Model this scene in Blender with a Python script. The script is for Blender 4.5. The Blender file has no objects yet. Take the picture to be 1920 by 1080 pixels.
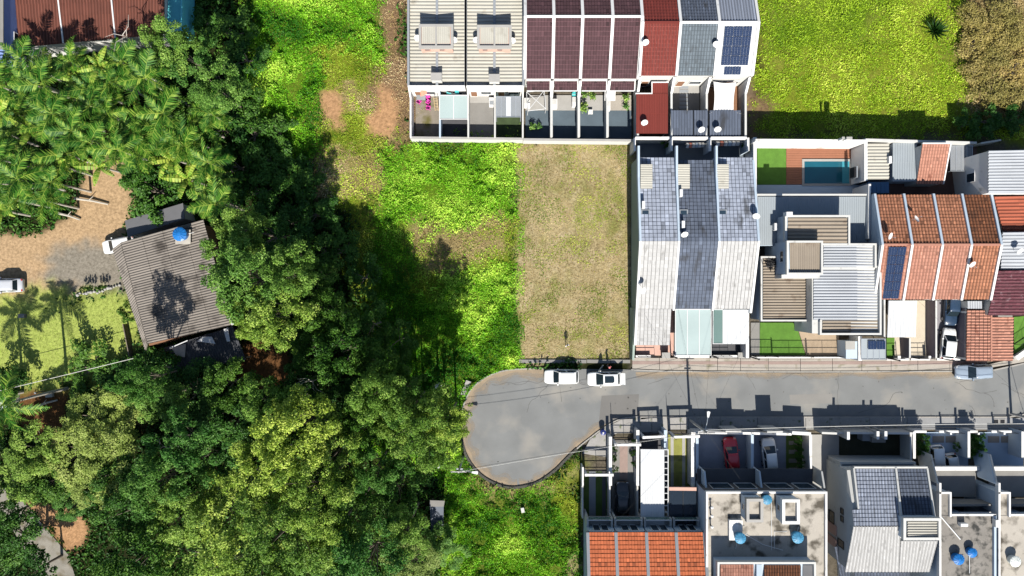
import bpy, bmesh, math, random
import numpy as np
from mathutils import Vector, Matrix
random.seed(7); RS = np.random.RandomState(7)
SC = bpy.context.scene; COL = SC.collection
# ---------------------------------------------------------------- camera, sky, sun, exposure
HC = 85.0; PPM = 1920/(2*HC*0.75)             # drone height, photo pixels per ground metre
cam = bpy.data.cameras.new('camera'); cam.lens = 24; cam.sensor_width = 36; cam.clip_end = 6000; cam.clip_start = 1
camo = bpy.data.objects.new('camera', cam); COL.objects.link(camo); camo.location = (0, 0, HC); SC.camera = camo
EL = math.radians(43); AZ = math.radians(3.2)  # sun stands at the bottom of the picture, a touch to the right
W = bpy.data.worlds.new('World'); SC.world = W; W.use_nodes = True
nt = W.node_tree; bg = nt.nodes['Background']; sk = nt.nodes.new('ShaderNodeTexSky')
sk.sky_type = 'NISHITA'; sk.sun_disc = False; sk.sun_elevation = EL; sk.sun_rotation = math.pi - AZ
sk.air_density = 1.0; sk.dust_density = 0.6; sk.ozone_density = 1.5
nt.links.new(sk.outputs[0], bg.inputs[0]); bg.inputs[1].default_value = 0.07
sl = bpy.data.lights.new('sun', 'SUN'); sl.energy = 5.0; sl.angle = math.radians(0.53); sl.color = (1, .955, .88)
so = bpy.data.objects.new('sun', sl); COL.objects.link(so)
sd = Vector((math.sin(AZ)*math.cos(EL), -math.cos(AZ)*math.cos(EL), math.sin(EL)))
so.rotation_euler = sd.to_track_quat('Z', 'Y').to_euler(); so.location = (0, 0, 60)
SC.view_settings.view_transform = 'Standard'; SC.view_settings.look = 'None'
SC.view_settings.exposure = 1.15; SC.view_settings.gamma = 1
SC.cycles.max_bounces = 5; SC.cycles.diffuse_bounces = 2; SC.cycles.transparent_max_bounces = 8

# ---------------------------------------------------------------- helpers
def P(px, py, z=0.0):
    k = (1 - z/HC)/PPM
    return Vector(((px-960)*k, (540-py)*k, z))
def T(ox, oy, s):
    return lambda x, y, z=0.0: P(ox+x/s, oy+y/s, z)
Z1 = T(750,0,4); Z2 = T(1090,0,4); Z3 = T(1170,240,4); Z4 = T(1170,440,4); Z5 = T(1400,240,4); Z6 = T(1600,240,4.5)
Z7 = T(1400,440,4); Z8 = T(1600,470,4.5); Y1 = T(980,640,4.5); Y2 = T(1270,680,4.5); Y3 = T(1060,780,3.6)
Y4 = T(1280,790,3.725); Y5 = T(1540,800,3.858); Y6 = T(1560,640,4.5); Y7 = T(830,660,4); L1 = T(0,0,3.6); L2 = T(0,260,3.6)
L3 = T(0,460,3.6); L5 = T(180,360,3.178); A5 = T(760,150,8.727); A8 = T(980,140,8.309); L6 = T(340,0,3.6); L8 = T(1390,0,3.623)
def lin(v): v /= 255.0; return v/12.92 if v <= .04045 else ((v+.055)/1.055)**2.4
def c(r, g, b, k=2.77): return tuple(min(.82, lin(v)/k) for v in (r, g, b))

MATS = {}
def mat(name, col, rough=.85, var=.18, scale=1.2, fine=.12, fscale=14, bump=0., metal=0., spec=.25, stain=None, stretch=(1,1,1), attr=0., sscale=.7, sth=.55, trans=0.):
    """procedural surface: base colour broken by two noises, optional stains, optional per-piece variation (face attribute rnd)"""
    if name in MATS: return MATS[name]
    col = tuple(v*.81 for v in col); stain = stain and tuple(v*.81 for v in stain)
    m = bpy.data.materials.new(name); m.use_nodes = True; N = m.node_tree.nodes; L = m.node_tree.links
    b = N['Principled BSDF']; b.inputs['Roughness'].default_value = rough; b.inputs['Metallic'].default_value = metal
    b.inputs['Specular IOR Level'].default_value = spec
    tc = N.new('ShaderNodeTexCoord'); mp = N.new('ShaderNodeMapping'); mp.inputs['Scale'].default_value = stretch
    geo = N.new('ShaderNodeNewGeometry'); L.new(geo.outputs['Position'], mp.inputs[0])
    def noise(s, d=4):
        n = N.new('ShaderNodeTexNoise'); n.inputs['Scale'].default_value = s; n.inputs['Detail'].default_value = d
        L.new(mp.outputs[0], n.inputs[0]); return n
    def math_(op, a, bb, cl=False):
        n = N.new('ShaderNodeMath'); n.operation = op; n.use_clamp = cl
        for i, v in enumerate((a, bb)):
            if isinstance(v, (int, float)): n.inputs[i].default_value = v
            else: L.new(v, n.inputs[i])
        return n.outputs[0]
    n1 = noise(scale); n2 = noise(fscale, 3)
    f = math_('ADD', math_('MULTIPLY', math_('SUBTRACT', n1.outputs['Fac'], .5), 2.6*var), math_('MULTIPLY', math_('SUBTRACT', n2.outputs['Fac'], .5), 2.6*fine))
    if attr:
        at = N.new('ShaderNodeAttribute'); at.attribute_name = 'rnd'
        f = math_('ADD', f, math_('MULTIPLY', math_('SUBTRACT', at.outputs['Fac'], .5), 2*attr))
    f = math_('ADD', f, 1.0)
    mx = N.new('ShaderNodeVectorMath'); mx.operation = 'SCALE'; mx.inputs[0].default_value = col; L.new(f, mx.inputs['Scale'])
    out = mx.outputs[0]
    if stain:
        n3 = noise(sscale, 6); rp = N.new('ShaderNodeMapRange'); rp.inputs[1].default_value = sth; rp.inputs[2].default_value = sth+.16
        L.new(n3.outputs['Fac'], rp.inputs[0])
        mi = N.new('ShaderNodeMix'); mi.data_type = 'RGBA'; L.new(rp.outputs[0], mi.inputs[0]); L.new(out, mi.inputs[6]); mi.inputs[7].default_value = (*stain, 1); out = mi.outputs[2]
    L.new(out, b.inputs['Base Color'])
    if bump:
        bp = N.new('ShaderNodeBump'); bp.inputs['Strength'].default_value = bump; bp.inputs['Distance'].default_value = .05
        L.new(n2.outputs['Fac'], bp.inputs['Height']); L.new(bp.outputs[0], b.inputs['Normal'])
    if trans:
        tr = N.new('ShaderNodeBsdfTransparent'); tr.inputs[0].default_value = (.75,.86,.85,1); ms = N.new('ShaderNodeMixShader'); ms.inputs[0].default_value = trans
        L.new(b.outputs[0], ms.inputs[1]); L.new(tr.outputs[0], ms.inputs[2]); L.new(ms.outputs[0], N['Material Output'].inputs[0])
    MATS[name] = m; return m
def leafmat(name, ca, cb, cc, transl=.25, hue=.06):
    m = bpy.data.materials.new(name); m.use_nodes = True; N = m.node_tree.nodes; L = m.node_tree.links
    b = N['Principled BSDF']; b.inputs['Roughness'].default_value = .55; b.inputs['Specular IOR Level'].default_value = .25
    at = N.new('ShaderNodeAttribute'); at.attribute_name = 'rnd'; r = N.new('ShaderNodeValToRGB')
    r.color_ramp.elements[0].color = (*ca, 1); r.color_ramp.elements[1].color = (*cc, 1); e = r.color_ramp.elements.new(.5); e.color = (*cb, 1)
    L.new(at.outputs['Fac'], r.inputs[0])
    oi = N.new('ShaderNodeObjectInfo'); h = N.new('ShaderNodeHueSaturation')
    mr = N.new('ShaderNodeMapRange'); mr.inputs[3].default_value = .5-hue; mr.inputs[4].default_value = .5+hue*.6; L.new(oi.outputs['Random'], mr.inputs[0]); L.new(mr.outputs[0], h.inputs['Hue'])
    mv = N.new('ShaderNodeMapRange'); mv.inputs[3].default_value = 1.22; mv.inputs[4].default_value = .66; L.new(oi.outputs['Random'], mv.inputs[0]); L.new(mv.outputs[0], h.inputs['Value'])
    L.new(r.outputs[0], h.inputs['Color']); L.new(h.outputs[0], b.inputs['Base Color'])
    t = N.new('ShaderNodeBsdfTranslucent'); L.new(h.outputs[0], t.inputs[0]); ms = N.new('ShaderNodeMixShader'); ms.inputs[0].default_value = transl
    L.new(b.outputs[0], ms.inputs[1]); L.new(t.outputs[0], ms.inputs[2]); L.new(ms.outputs[0], N['Material Output'].inputs[0])
    return m

ORG = {}
def setp(o, label=None, cat=None, group=None, kind=None):
    if label: o['label'] = label
    if cat: o['category'] = cat
    if group: o['group'] = group
    if kind: o['kind'] = kind
    return o
def thing(name, label, cat, loc, group=None, rz=0):
    o = bpy.data.objects.new(name, None); COL.objects.link(o); o.location = loc; o.rotation_euler = (0, 0, rz)
    o.empty_display_size = .3; ORG[o.name] = Vector(loc); return setp(o, label, cat, group)
class MB:
    """collects faces; build() links them as one mesh object"""
    def __init__(s): s.v = []; s.f = []; s.mi = []
    def add(s, vs, fs, mi=0):
        n = len(s.v); s.v += [tuple(v) for v in vs]; s.f += [[i+n for i in f] for f in fs]; s.mi += [mi]*len(fs); return s
    def hexa(s, b, t, mi=0):      # bottom 4, top 4 (same winding)
        return s.add(list(b)+list(t), [(3,2,1,0),(4,5,6,7),(0,1,5,4),(1,2,6,5),(2,3,7,6),(3,0,4,7)], mi)
    def box(s, x0, y0, z0, x1, y1, z1, mi=0):
        x0, x1 = min(x0,x1), max(x0,x1); y0, y1 = min(y0,y1), max(y0,y1)
        b = [(x0,y0,z0),(x1,y0,z0),(x1,y1,z0),(x0,y1,z0)]; return s.hexa(b, [(x,y,z1) for x,y,_ in b], mi)
    def prism(s, pts, z0, z1, mi=0):   # pts: xy, any winding
        a = sum(pts[i][0]*pts[(i+1)%len(pts)][1]-pts[(i+1)%len(pts)][0]*pts[i][1] for i in range(len(pts)))
        if a < 0: pts = pts[::-1]
        n = len(pts); vs = [(p[0],p[1],z0) for p in pts]+[(p[0],p[1],z1) for p in pts]
        return s.add(vs, [list(range(n))[::-1], list(range(n,2*n))]+[(i,(i+1)%n,n+(i+1)%n,n+i) for i in range(n)], mi)
    def bar(s, a, b, w, h, mi=0):      # box beam between two points, w wide, h high (below the line)
        a = Vector(a); b = Vector(b); d = (b-a); d = Vector((d.x,d.y,0))
        n = Vector((-d.y,d.x,0)).normalized()*w/2 if d.length > 1e-6 else Vector((w/2,0,0))
        dz = Vector((0,0,h)); B = [a-n-dz, b-n-dz, b+n-dz, a+n-dz]; return s.hexa(B, [p+dz for p in B], mi)
    def tube(s, pts, r, n=6, r1=None, mi=0, cap=True):
        pts = [Vector(p) for p in pts]; base = len(s.v); m = len(pts)
        for i, p in enumerate(pts):
            d = (pts[min(i+1,m-1)]-pts[max(i-1,0)]).normalized(); u = d.orthogonal().normalized(); w = d.cross(u)
            rr = r if r1 is None else r+(r1-r)*i/(m-1)
            for k in range(n):
                a = 2*math.pi*k/n; s.v.append(tuple(p+u*math.cos(a)*rr+w*math.sin(a)*rr))
        for i in range(m-1):
            for k in range(n):
                s.f.append([base+i*n+k, base+i*n+(k+1)%n, base+(i+1)*n+(k+1)%n, base+(i+1)*n+k]); s.mi.append(mi)
        if cap: s.f += [[base+k for k in range(n)][::-1], [base+(m-1)*n+k for k in range(n)]]; s.mi += [mi, mi]
        return s
    def lathe(s, cx, cy, prof, n=20, mi=0, rib=0.):
        base = len(s.v)
        for r, z in prof:
            for k in range(n):
                a = 2*math.pi*k/n; q = r*(1-(rib if k % 2 else 0)); s.v.append((cx+q*math.cos(a), cy+q*math.sin(a), z))
        for i in range(len(prof)-1):
            for k in range(n): s.f.append([base+i*n+k, base+i*n+(k+1)%n, base+(i+1)*n+(k+1)%n, base+(i+1)*n+k]); s.mi.append(mi)
        s.f += [[base+k for k in range(n)][::-1], [base+(len(prof)-1)*n+k for k in range(n)]]; s.mi += [mi, mi]; return s
    def build(s, name, m, parent=None, label=None, cat=None, group=None, kind=None, smooth=False, rnd=None):
        me = bpy.data.meshes.new(name)
        if parent is not None: o0 = ORG[parent.name]
        else:
            xs = np.array(s.v); lo = xs.min(0); hi = xs.max(0); o0 = Vector(((lo[0]+hi[0])/2, (lo[1]+hi[1])/2, lo[2]))
        me.from_pydata([(v[0]-o0.x, v[1]-o0.y, v[2]-o0.z) for v in s.v], [], s.f)
        for mm in (m if isinstance(m, (list, tuple)) else [m]): me.materials.append(mm)
        if isinstance(m, (list, tuple)): me.polygons.foreach_set('material_index', s.mi)
        if smooth: me.shade_smooth()
        if rnd is not None: at = me.attributes.new('rnd', 'FLOAT', 'FACE'); at.data.foreach_set('value', np.asarray(rnd, dtype=np.float32))
        me.update()
        o = bpy.data.objects.new(name, me); COL.objects.link(o); ORG[o.name] = o0
        if parent is not None: o.parent = parent
        else: o.location = o0
        return setp(o, label, cat, group, kind)
def npmesh(name, V, F, m, parent=None, rnd=None, smooth=False):
    """numpy arrays (n,3), (k,4) to a mesh object"""
    me = bpy.data.meshes.new(name); k = F.shape[1]
    me.vertices.add(len(V)); me.vertices.foreach_set('co', V.astype(np.float32).ravel())
    me.loops.add(F.size); me.loops.foreach_set('vertex_index', F.astype(np.int32).ravel())
    me.polygons.add(len(F)); me.polygons.foreach_set('loop_start', (np.arange(len(F))*k).astype(np.int32))
    me.materials.append(m)
    if rnd is not None: at = me.attributes.new('rnd', 'FLOAT', 'FACE'); at.data.foreach_set('value', rnd.astype(np.float32))
    me.update(calc_edges=True)
    me.shade_smooth() if smooth else me.shade_flat()
    o = bpy.data.objects.new(name, me); COL.objects.link(o); o.parent = parent; ORG[o.name] = Vector((0,0,0)); return o
def copy_tree(o, parent=None):
    q = o.copy(); COL.objects.link(q); q.parent = parent; ORG[q.name] = ORG.get(o.name, Vector((0,0,0)))
    for ch in o.children: copy_tree(ch, q)
    return q
class Stock:
    """first call hands out the thing itself, later calls copies of it and its parts"""
    def __init__(s, fn): s.fn = fn; s.o = None
    def __call__(s, loc, rz=0, label=None, group=None, sc=1.0):
        if s.o is None: s.o = o = s.fn()
        else: o = copy_tree(s.o)
        o.location = loc; o.rotation_euler = (0, 0, rz); o.scale = (sc,)*3 if isinstance(sc, (int, float)) else sc
        if label: o['label'] = label
        if group: o['group'] = group
        return o
def vnoise(x, y, seed=0):
    xi = np.floor(x).astype(np.int64); yi = np.floor(y).astype(np.int64); fx = x-xi; fy = y-yi
    def h(a, b):
        n = (a*374761393 + b*668265263 + seed*974634777) & 0xffffffff; n = ((n ^ (n >> 13))*1274126177) & 0xffffffff
        return ((n ^ (n >> 16)) & 0xffff)/65535.0
    sx = fx*fx*(3-2*fx); sy = fy*fy*(3-2*fy)
    return (h(xi,yi)*(1-sx)+h(xi+1,yi)*sx)*(1-sy)+(h(xi,yi+1)*(1-sx)+h(xi+1,yi+1)*sx)*sy
def fbm(x, y, seed=0, o=4):
    t = 0; a = .5
    for i in range(o): t = t+a*vnoise(x*2**i, y*2**i, seed+i); a *= .5
    return t/(1-.5**o)
def inpoly(x, y, poly):
    r = np.zeros(x.shape, bool); n = len(poly)
    for i in range(n):
        x0, y0 = poly[i]; x1, y1 = poly[(i+1) % n]
        if y0 == y1: continue
        cnd = ((y0 > y) != (y1 > y)) & (x < (x1-x0)*(y-y0)/(y1-y0)+x0); r ^= cnd
    return r
# ---------------------------------------------------------------- materials
WHITE = mat('white_paint', (0.62, 0.61, 0.59), .7, .05, .8, .03, stain=(0.33, 0.31, 0.27), sscale=1.0, sth=.60)
OFFW = mat('off_white_paint', (0.46, 0.455, 0.43), .75, .08, .8, .05, stain=(0.25, 0.24, 0.21), sscale=1.1, sth=.62)
GREYP = mat('grey_paint', (0.22, 0.235, 0.25), .75, .1, .8, .05)
BLUEG = mat('blue_grey_and_shade_tint', (0.38, 0.45, 0.52), .75, .08, .8, .05)  # blue tint puts shade into white walls; plain colour on post and garment
SAGE = mat('sage_render', (0.22, 0.27, 0.235), .85, .1, .6, .05)
CONC = mat('concrete', (0.19, 0.182, 0.168), .9, .14, .9, .1, bump=.2)
CONCL = mat('pale_concrete', (0.3, 0.29, 0.27), .9, .12, .9, .08, bump=.15)
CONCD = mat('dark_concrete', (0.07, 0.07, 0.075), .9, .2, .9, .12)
STAINC = mat('stained_concrete', (0.34, 0.31, 0.265), .92, .16, .5, .16, stain=(0.075, 0.065, 0.05), sscale=.7, sth=.50, bump=.2)
MOULDC = mat('mouldy_concrete', (0.19, 0.175, 0.155), .92, .2, .7, .2, stain=(0.035, 0.035, 0.032), sscale=1.1, sth=.50, bump=.2)
ASPH = mat('asphalt', (0.155, 0.158, 0.155), .93, .20, .32, .16, fscale=30, stain=(0.215, 0.205, 0.185), sscale=.2, sth=.52, bump=.15)
PAVE = mat('pavement_concrete', (0.31, 0.28, 0.24), .92, .14, .7, .16, stain=(0.17, 0.155, 0.1), sscale=.8, sth=.56, bump=.2)
PAVRED = mat('red_paving', (0.25, 0.185, 0.16), .9, .15, 1.2, .12)
KERBM = mat('kerb_concrete', (0.28, 0.265, 0.24), .9, .15, 1.5, .1)
TERRAC = mat('terracotta_paving', (0.25, 0.105, 0.06), .85, .1, 1, .08)
BRICKY = mat('pinkish_brick', (.48,.30,.24), .85, .1, 1.2, .1)
DECKB = mat('brown_wood', (.20,.10,.055), .8, .2, 1.5, .15, stretch=(1,6,1))
DARKG = mat('dark_gloss', (.012,.014,.018), .25, .1, 1, 0, spec=.5)
GLASS = mat('window_glass', (.02,.035,.05), .08, .1, 1, 0, spec=.6)
POOLW = mat('pool_water', (.012,.085,.12), .05, .12, .7, .05, spec=.6)
TEALG = mat('pale_polycarbonate', (0.3, 0.365, 0.355), .35, .08, .5, .05, spec=.4)
GREYG = mat('smoky_polycarbonate', (.28,.29,.31), .3, .1, .6, .05, trans=.35)
DGLASS = mat('dark_polycarbonate', (.02,.03,.045), .2, .1, .6, .05, trans=.2)
GREENG = mat('greenish_glass', (.16,.24,.22), .15, .1, .6, .05, trans=.35)
STEEL = mat('galvanised_steel', (.42,.45,.48), .4, .1, 1, .05, metal=.6)
BLACKM = mat('black_metal', (.015,.015,.017), .5, .1, 1, 0)
WMET = mat('white_metal', (0.55, 0.55, 0.54), .5, .05, 1, .02)
SOLAR = mat('solar_cells', (.014,.026,.062), .18, .15, 2, .05, spec=.6)
SOLARF = mat('solar_grid', (.55,.58,.62), .35, .05, 1, 0, metal=.4)
RUBBER = mat('rubber', (.012,.012,.012), .8, .1, 1, 0)
ALLOY = mat('alloy', (.45,.46,.48), .35, .05, 1, 0, metal=.8)
POLEC = mat('pole_concrete', (.34,.33,.31), .9, .1, 2, .1)
CABLE = mat('cable_black', (.03,.03,.03), .6, .1, 1, 0)
CABLEW = mat('cable_white', (.55,.54,.50), .6, .1, 1, 0)
BLUET = mat('blue_tank_plastic', (.012,.13,.38), .4, .1, 1, .03)
CYANT = mat('faded_blue_tank', (.05,.20,.33), .5, .12, 2, .05)
WTANK = mat('white_tank', (.60,.62,.58), .5, .08, 2, .04)
TURQ = mat('turquoise_render', (.10,.42,.47), .8, .1, .6, .06)
YELL = mat('yellow_paint', (.50,.36,.06), .8, .12, 1, .06)
BARK = mat('bark', (.17,.14,.11), .9, .2, 2, .2)
PALMT = mat('palm_trunk', (.36,.33,.28), .9, .2, 2, .2)
DEADW = mat('dead_wood', (.38,.34,.30), .9, .2, 2, .2)
ROOFM = dict(
 beige=mat('beige_fibre_cement', (0.38, 0.365, 0.315), .9, .1, .5, .08, attr=.05, stain=(0.22, 0.2, 0.16), sscale=.6, sth=.6),
 purple=mat('plum_concrete_tile', (0.058, 0.028, 0.032), .85, .12, .5, .1, attr=.14),
 red=mat('red_metal_tile', (0.155, 0.03, 0.022), .6, .1, .5, .06, attr=.06),
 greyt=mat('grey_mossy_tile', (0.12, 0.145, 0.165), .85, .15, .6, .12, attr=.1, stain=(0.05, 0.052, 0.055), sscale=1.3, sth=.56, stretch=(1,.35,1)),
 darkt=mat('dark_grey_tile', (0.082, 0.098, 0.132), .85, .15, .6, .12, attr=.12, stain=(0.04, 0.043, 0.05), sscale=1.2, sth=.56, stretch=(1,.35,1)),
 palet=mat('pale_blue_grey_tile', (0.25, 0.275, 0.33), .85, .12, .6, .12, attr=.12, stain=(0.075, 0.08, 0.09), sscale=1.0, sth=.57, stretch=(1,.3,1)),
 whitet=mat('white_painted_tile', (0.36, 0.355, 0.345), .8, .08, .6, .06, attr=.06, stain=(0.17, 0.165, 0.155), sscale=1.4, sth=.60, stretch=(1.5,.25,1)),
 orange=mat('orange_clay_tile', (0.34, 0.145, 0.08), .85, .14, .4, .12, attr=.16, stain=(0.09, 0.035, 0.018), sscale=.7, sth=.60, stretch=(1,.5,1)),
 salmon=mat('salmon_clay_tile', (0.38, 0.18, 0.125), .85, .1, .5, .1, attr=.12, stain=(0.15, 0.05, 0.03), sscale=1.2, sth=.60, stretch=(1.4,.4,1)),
 brownc=mat('brown_clay_tile', (0.17, 0.065, 0.03), .85, .16, .4, .12, attr=.18, stain=(0.03, 0.016, 0.01), sscale=.45, sth=.58),
 vivid=mat('vivid_orange_tile', (0.40, 0.105, 0.04), .8, .1, .5, .1, attr=.14),
 maroon=mat('maroon_metal_tile', (0.095, 0.024, 0.033), .6, .12, .6, .1, attr=.1, stain=(0.2, 0.13, 0.14), sscale=1.2, sth=.60),
 shadebrown=mat('shade_browned_sheet', (.13,.045,.03), .75, .2, .5, .12, attr=.12),  # orange roof sheet browned so its colour carries the shadow
 zinc=mat('pale_zinc_sheet', (0.27, 0.3, 0.32), .5, .08, .4, .05, attr=.04),
 zincw=mat('white_sheet', (0.50, 0.51, 0.515), .5, .06, .4, .04, attr=.03),
 ribw=mat('white_ribbed_sheet', (0.33, 0.345, 0.365), .6, .1, .4, .06, attr=.06),
 ribo=mat('orange_ribbed_sheet', (0.3, 0.08, 0.042), .7, .14, .4, .1, attr=.12),
 tan=mat('tan_fibre_cement', (0.24, 0.2, 0.155), .9, .12, .5, .1, attr=.07, stain=(0.12, 0.085, 0.06), sscale=.7, sth=.6),
 old=mat('old_grey_fibre_cement', (0.17, 0.15, 0.13), .93, .16, .35, .14, attr=.1, stain=(0.055, 0.047, 0.04), sscale=.5, sth=.54),
 felt=mat('grey_felt', (0.12, 0.12, 0.125), .93, .14, .8, .1),
 rot=mat('blackened_sheet', (.05,.052,.058), .9, .25, .7, .2, stain=(.16,.15,.14), sscale=1.2, sth=.62),
)
ROOFM['beige']['joint'] = (-1.6,-1); ROOFM['zincw']['joint'] = (-.6,0); ROOFM['zinc']['joint'] = (-1.5,0); ROOFM['purple']['joint'] = (-.5, 3.2); ROOFM['whitet']['joint'] = (-4.5, -1.5); ROOFM['palet']['joint'] = (-2.6, -2.2); ROOFM['vivid']['joint'] = (-.6, -2.4); ROOFM['red']['joint'] = (-3.5, 2.2)
def roof(parent, name, a, b, cc, d, prof, m, pitch=.3, course=.4, amp=None, step=.04, th=.07, joint=None):
    """a-b along the top edge (across the ribs), a-d down the slope; real ribs, courses and edges"""
    joint = joint or m.get('joint') or (-2.2,-2.2)
    a, b, cc, d = map(Vector, (a, b, cc, d)); Lu = ((b-a).length+(cc-d).length)/2; Lv = ((d-a).length+(cc-b).length)/2
    nt_ = max(1, round(Lu/pitch)); nc = max(1, round(Lv/course))
    shp = {'tile': [(0,0),(.14,.75),(.32,1),(.5,.75),(.62,0)], 'flat': [(0,0),(.10,0),(.12,1),(.98,1)], 'corr': [(0,.5),(.25,1),(.5,.5),(.75,0)],
           'trap': [(0,0),(.15,1),(.5,1),(.65,0)], 'seam': [(0,0),(.06,1),(.12,1),(.18,0)], 'plain': [(0,0)]}[prof]
    amp = amp if amp is not None else {'tile': .07, 'flat': .05, 'corr': .05, 'trap': .09, 'seam': .04, 'plain': 0}[prof]
    us = [(i+p)/nt_ for i in range(nt_) for p, h in shp]+[1.0]; hs = [h for i in range(nt_) for p, h in shp]+[shp[0][1]]
    us = np.array(us); hs = np.array(hs)*amp; nu = len(us)
    vs = []; st = []; rowk = []; tiled = prof in ('tile','flat')
    for j in range(nc):
        if tiled: vs += [j/nc, (j+.90)/nc, (j+.90)/nc]; st += [0., step, 0.]; rowk += [0, 1, 2]     # face, riser, open joint
        else: vs += [j/nc, (j+1)/nc]; st += [0., step]; rowk += [0, 1]
    if tiled: vs.append(1.); st.append(0.); rowk = rowk
    vs = np.array(vs); st = np.array(st); nv = len(vs)
    A, B, C_, D = (np.array(q) for q in (a, b, cc, d))
    U, Vv = np.meshgrid(us, vs); U = U[..., None]; Vv = Vv[..., None]
    n = (b-a).cross(d-a); n = -n if n.z < 0 else n; n = np.array(n.normalized())
    X = (A*(1-U)+B*U)*(1-Vv)+(D*(1-U)+C_*U)*Vv + n*(hs[None, :]+st[:, None])[..., None]
    if tiled: X = X+n*(np.random.RandomState(int(abs(a.x*7))+3).normal(0,.007,X.shape[:2]))[..., None]
    X = X.reshape(-1, 3); idx = np.arange(nu*nv).reshape(nv, nu)
    F = np.stack([idx[:-1,:-1], idx[1:,:-1], idx[1:,1:], idx[:-1,1:]], -1).reshape(-1, 4)
    flip = ((b-a).cross(d-a)).z > 0
    if flip: F = F[:, ::-1]
    per = 3 if tiled else 2; npn = len(shp); rk = np.array((rowk*2)[:nv-1]); ui = np.arange(nu-1)
    tid = (np.arange(nv-1)//per)[:, None]*997+(ui//npn)[None, :]
    rnd = (np.sin(tid*12.9898+a.x*3.1)*43758.5453) % 1
    hh = (np.sin(tid*78.233+a.y*1.7)*24634.63) % 1; rnd = np.where(hh > .965, 1.9, np.where(hh < .03, -1.1, rnd)) if tiled else rnd    # odd replaced or dirty tiles
    if prof == 'flat': rnd[:, ui % npn == 0] = joint[0]
    if prof == 'tile': rnd[:, ui % npn == npn-1] = joint[0]*.6
    if prof in ('trap','corr','seam'): rnd[:, ui % npn == npn-1] = joint[0]*.5
    if tiled: rnd[rk == 2] = joint[1]
    rnd = rnd.ravel()
    # thickness: underside and edges
    k = len(X); under = np.array([A, B, C_, D])-n*th; X = np.vstack([X, under, A[None]+n*0, B[None], C_[None], D[None]])
    ex = np.array([[k,k+1,k+2,k+3],[k,k+4,k+5,k+1],[k+1,k+5,k+6,k+2],[k+2,k+6,k+7,k+3],[k+3,k+7,k+4,k]])
    F = np.vstack([F, ex]); rnd = np.concatenate([rnd, np.full(5, .5)])
    o0 = np.array(ORG[parent.name]); o = npmesh(name, X-o0, F, m, parent, rnd); ORG[o.name] = ORG[parent.name]; o['kind'] = 'stuff'; return o
def block(parent, name, tops, m, z0=0., drop=.12, inset=0.):
    """walls under a roof quad: straight down from its corners"""
    t = [Vector(p) for p in tops]
    if inset:
        ctr = sum(t, Vector())/4; t = [p+(Vector((ctr.x-p.x, ctr.y-p.y, 0)).normalized()*inset) for p in t]
    ar = sum(t[i].x*t[(i+1)%4].y-t[(i+1)%4].x*t[i].y for i in range(4))
    if ar < 0: t = t[::-1]
    return MB().hexa([(p.x,p.y,z0) for p in t], [(p.x,p.y,p.z-drop) for p in t]).build(name, m, parent)
def rim(parent, name, pts, m, w=.18, h=.5, closed=True):
    """parapet: bars with tops along pts"""
    mb = MB(); n = len(pts)
    for i in range(n if closed else n-1):
        a = Vector(pts[i]); b = Vector(pts[(i+1)%n]); d = (b-a); d.z = 0
        if d.length < 1e-6: continue
        e = d.normalized()*w*.5*.98; mb.bar(a-e+Vector((0,0,.003*(i%2))), b+e+Vector((0,0,.003*(i%2))), w, h)
    return mb.build(name, m, parent)
def sheet(name, pts, m, z=.06, label=None, kind='structure', th=.04):
    """paved or planted yard surface with a small real thickness"""
    return MB().prism([(p[0], p[1]) for p in pts], z-th-.05, z).build(name, m, None, label, None, None, kind)
def rect(f, x0, y0, x1, y1, z=0.): return [f(x0,y0,z), f(x1,y0,z), f(x1,y1,z), f(x0,y1,z)]
def wall(a, b, h0, h1, m, label, t=.16, capm=None, group='yard boundary walls', hb=None):
    """free-standing boundary wall; a, b ground points; optional second height"""
    a = Vector((a[0],a[1],0)); b = Vector((b[0],b[1],0)); d = (b-a).normalized(); n = Vector((-d.y,d.x,0))*t/2
    w = thing('boundary_wall', label, 'wall', (a+b)/2, group)
    B = [a-n, b-n, b+n, a+n]; hs = [h0, h1, h1, h0]
    MB().hexa([p-Vector((0,0,.08)) for p in B], [p+Vector((0,0,h)) for p, h in zip(B, hs)]).build('wall_body', m, w)
    n2 = n*1.25; B = [a-n2, b-n2, b+n2, a+n2]
    MB().hexa([p+Vector((0,0,h+.002)) for p, h in zip(B, hs)], [p+Vector((0,0,h+.05)) for p, h in zip(B, hs)]).build('coping', capm or m, w)
    return w
def wtop(f, x0, y0, x1, y1, z, m, label, z1=None, **k):
    """wall given by the picture position of its top edge"""
    z1 = z if z1 is None else z1; return wall(f(x0,y0,z), f(x1,y1,z1), z, z1, m, label, **k)
def window(parent, a, b, z0, z1, n, fm=WHITE, gm=GLASS, name='window'):
    """framed window on a facade between ground points a and b; n outward normal (2d)"""
    a = Vector((a[0],a[1],0)); b = Vector((b[0],b[1],0)); n = Vector((n[0],n[1],0)).normalized(); d = (b-a).normalized()
    def slab(mb, p, q, za, zb, o0, o1): B = [p+n*o0, q+n*o0, q+n*o1, p+n*o1]; mb.hexa([v+Vector((0,0,za)) for v in B], [v+Vector((0,0,zb)) for v in B])
    f = MB(); slab(f, a-d*.06, a, z0-.06, z1+.06, .0, .07); slab(f, b, b+d*.06, z0-.06, z1+.06, .0, .07); slab(f, a, b, z1, z1+.06, .0, .07); slab(f, a, b, z0-.06, z0, .0, .09)
    fo = f.build(name, fm, parent)
    g = MB(); slab(g, a, b, z0, z1, .0, .03); g.build('pane', gm, fo); return fo

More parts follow.
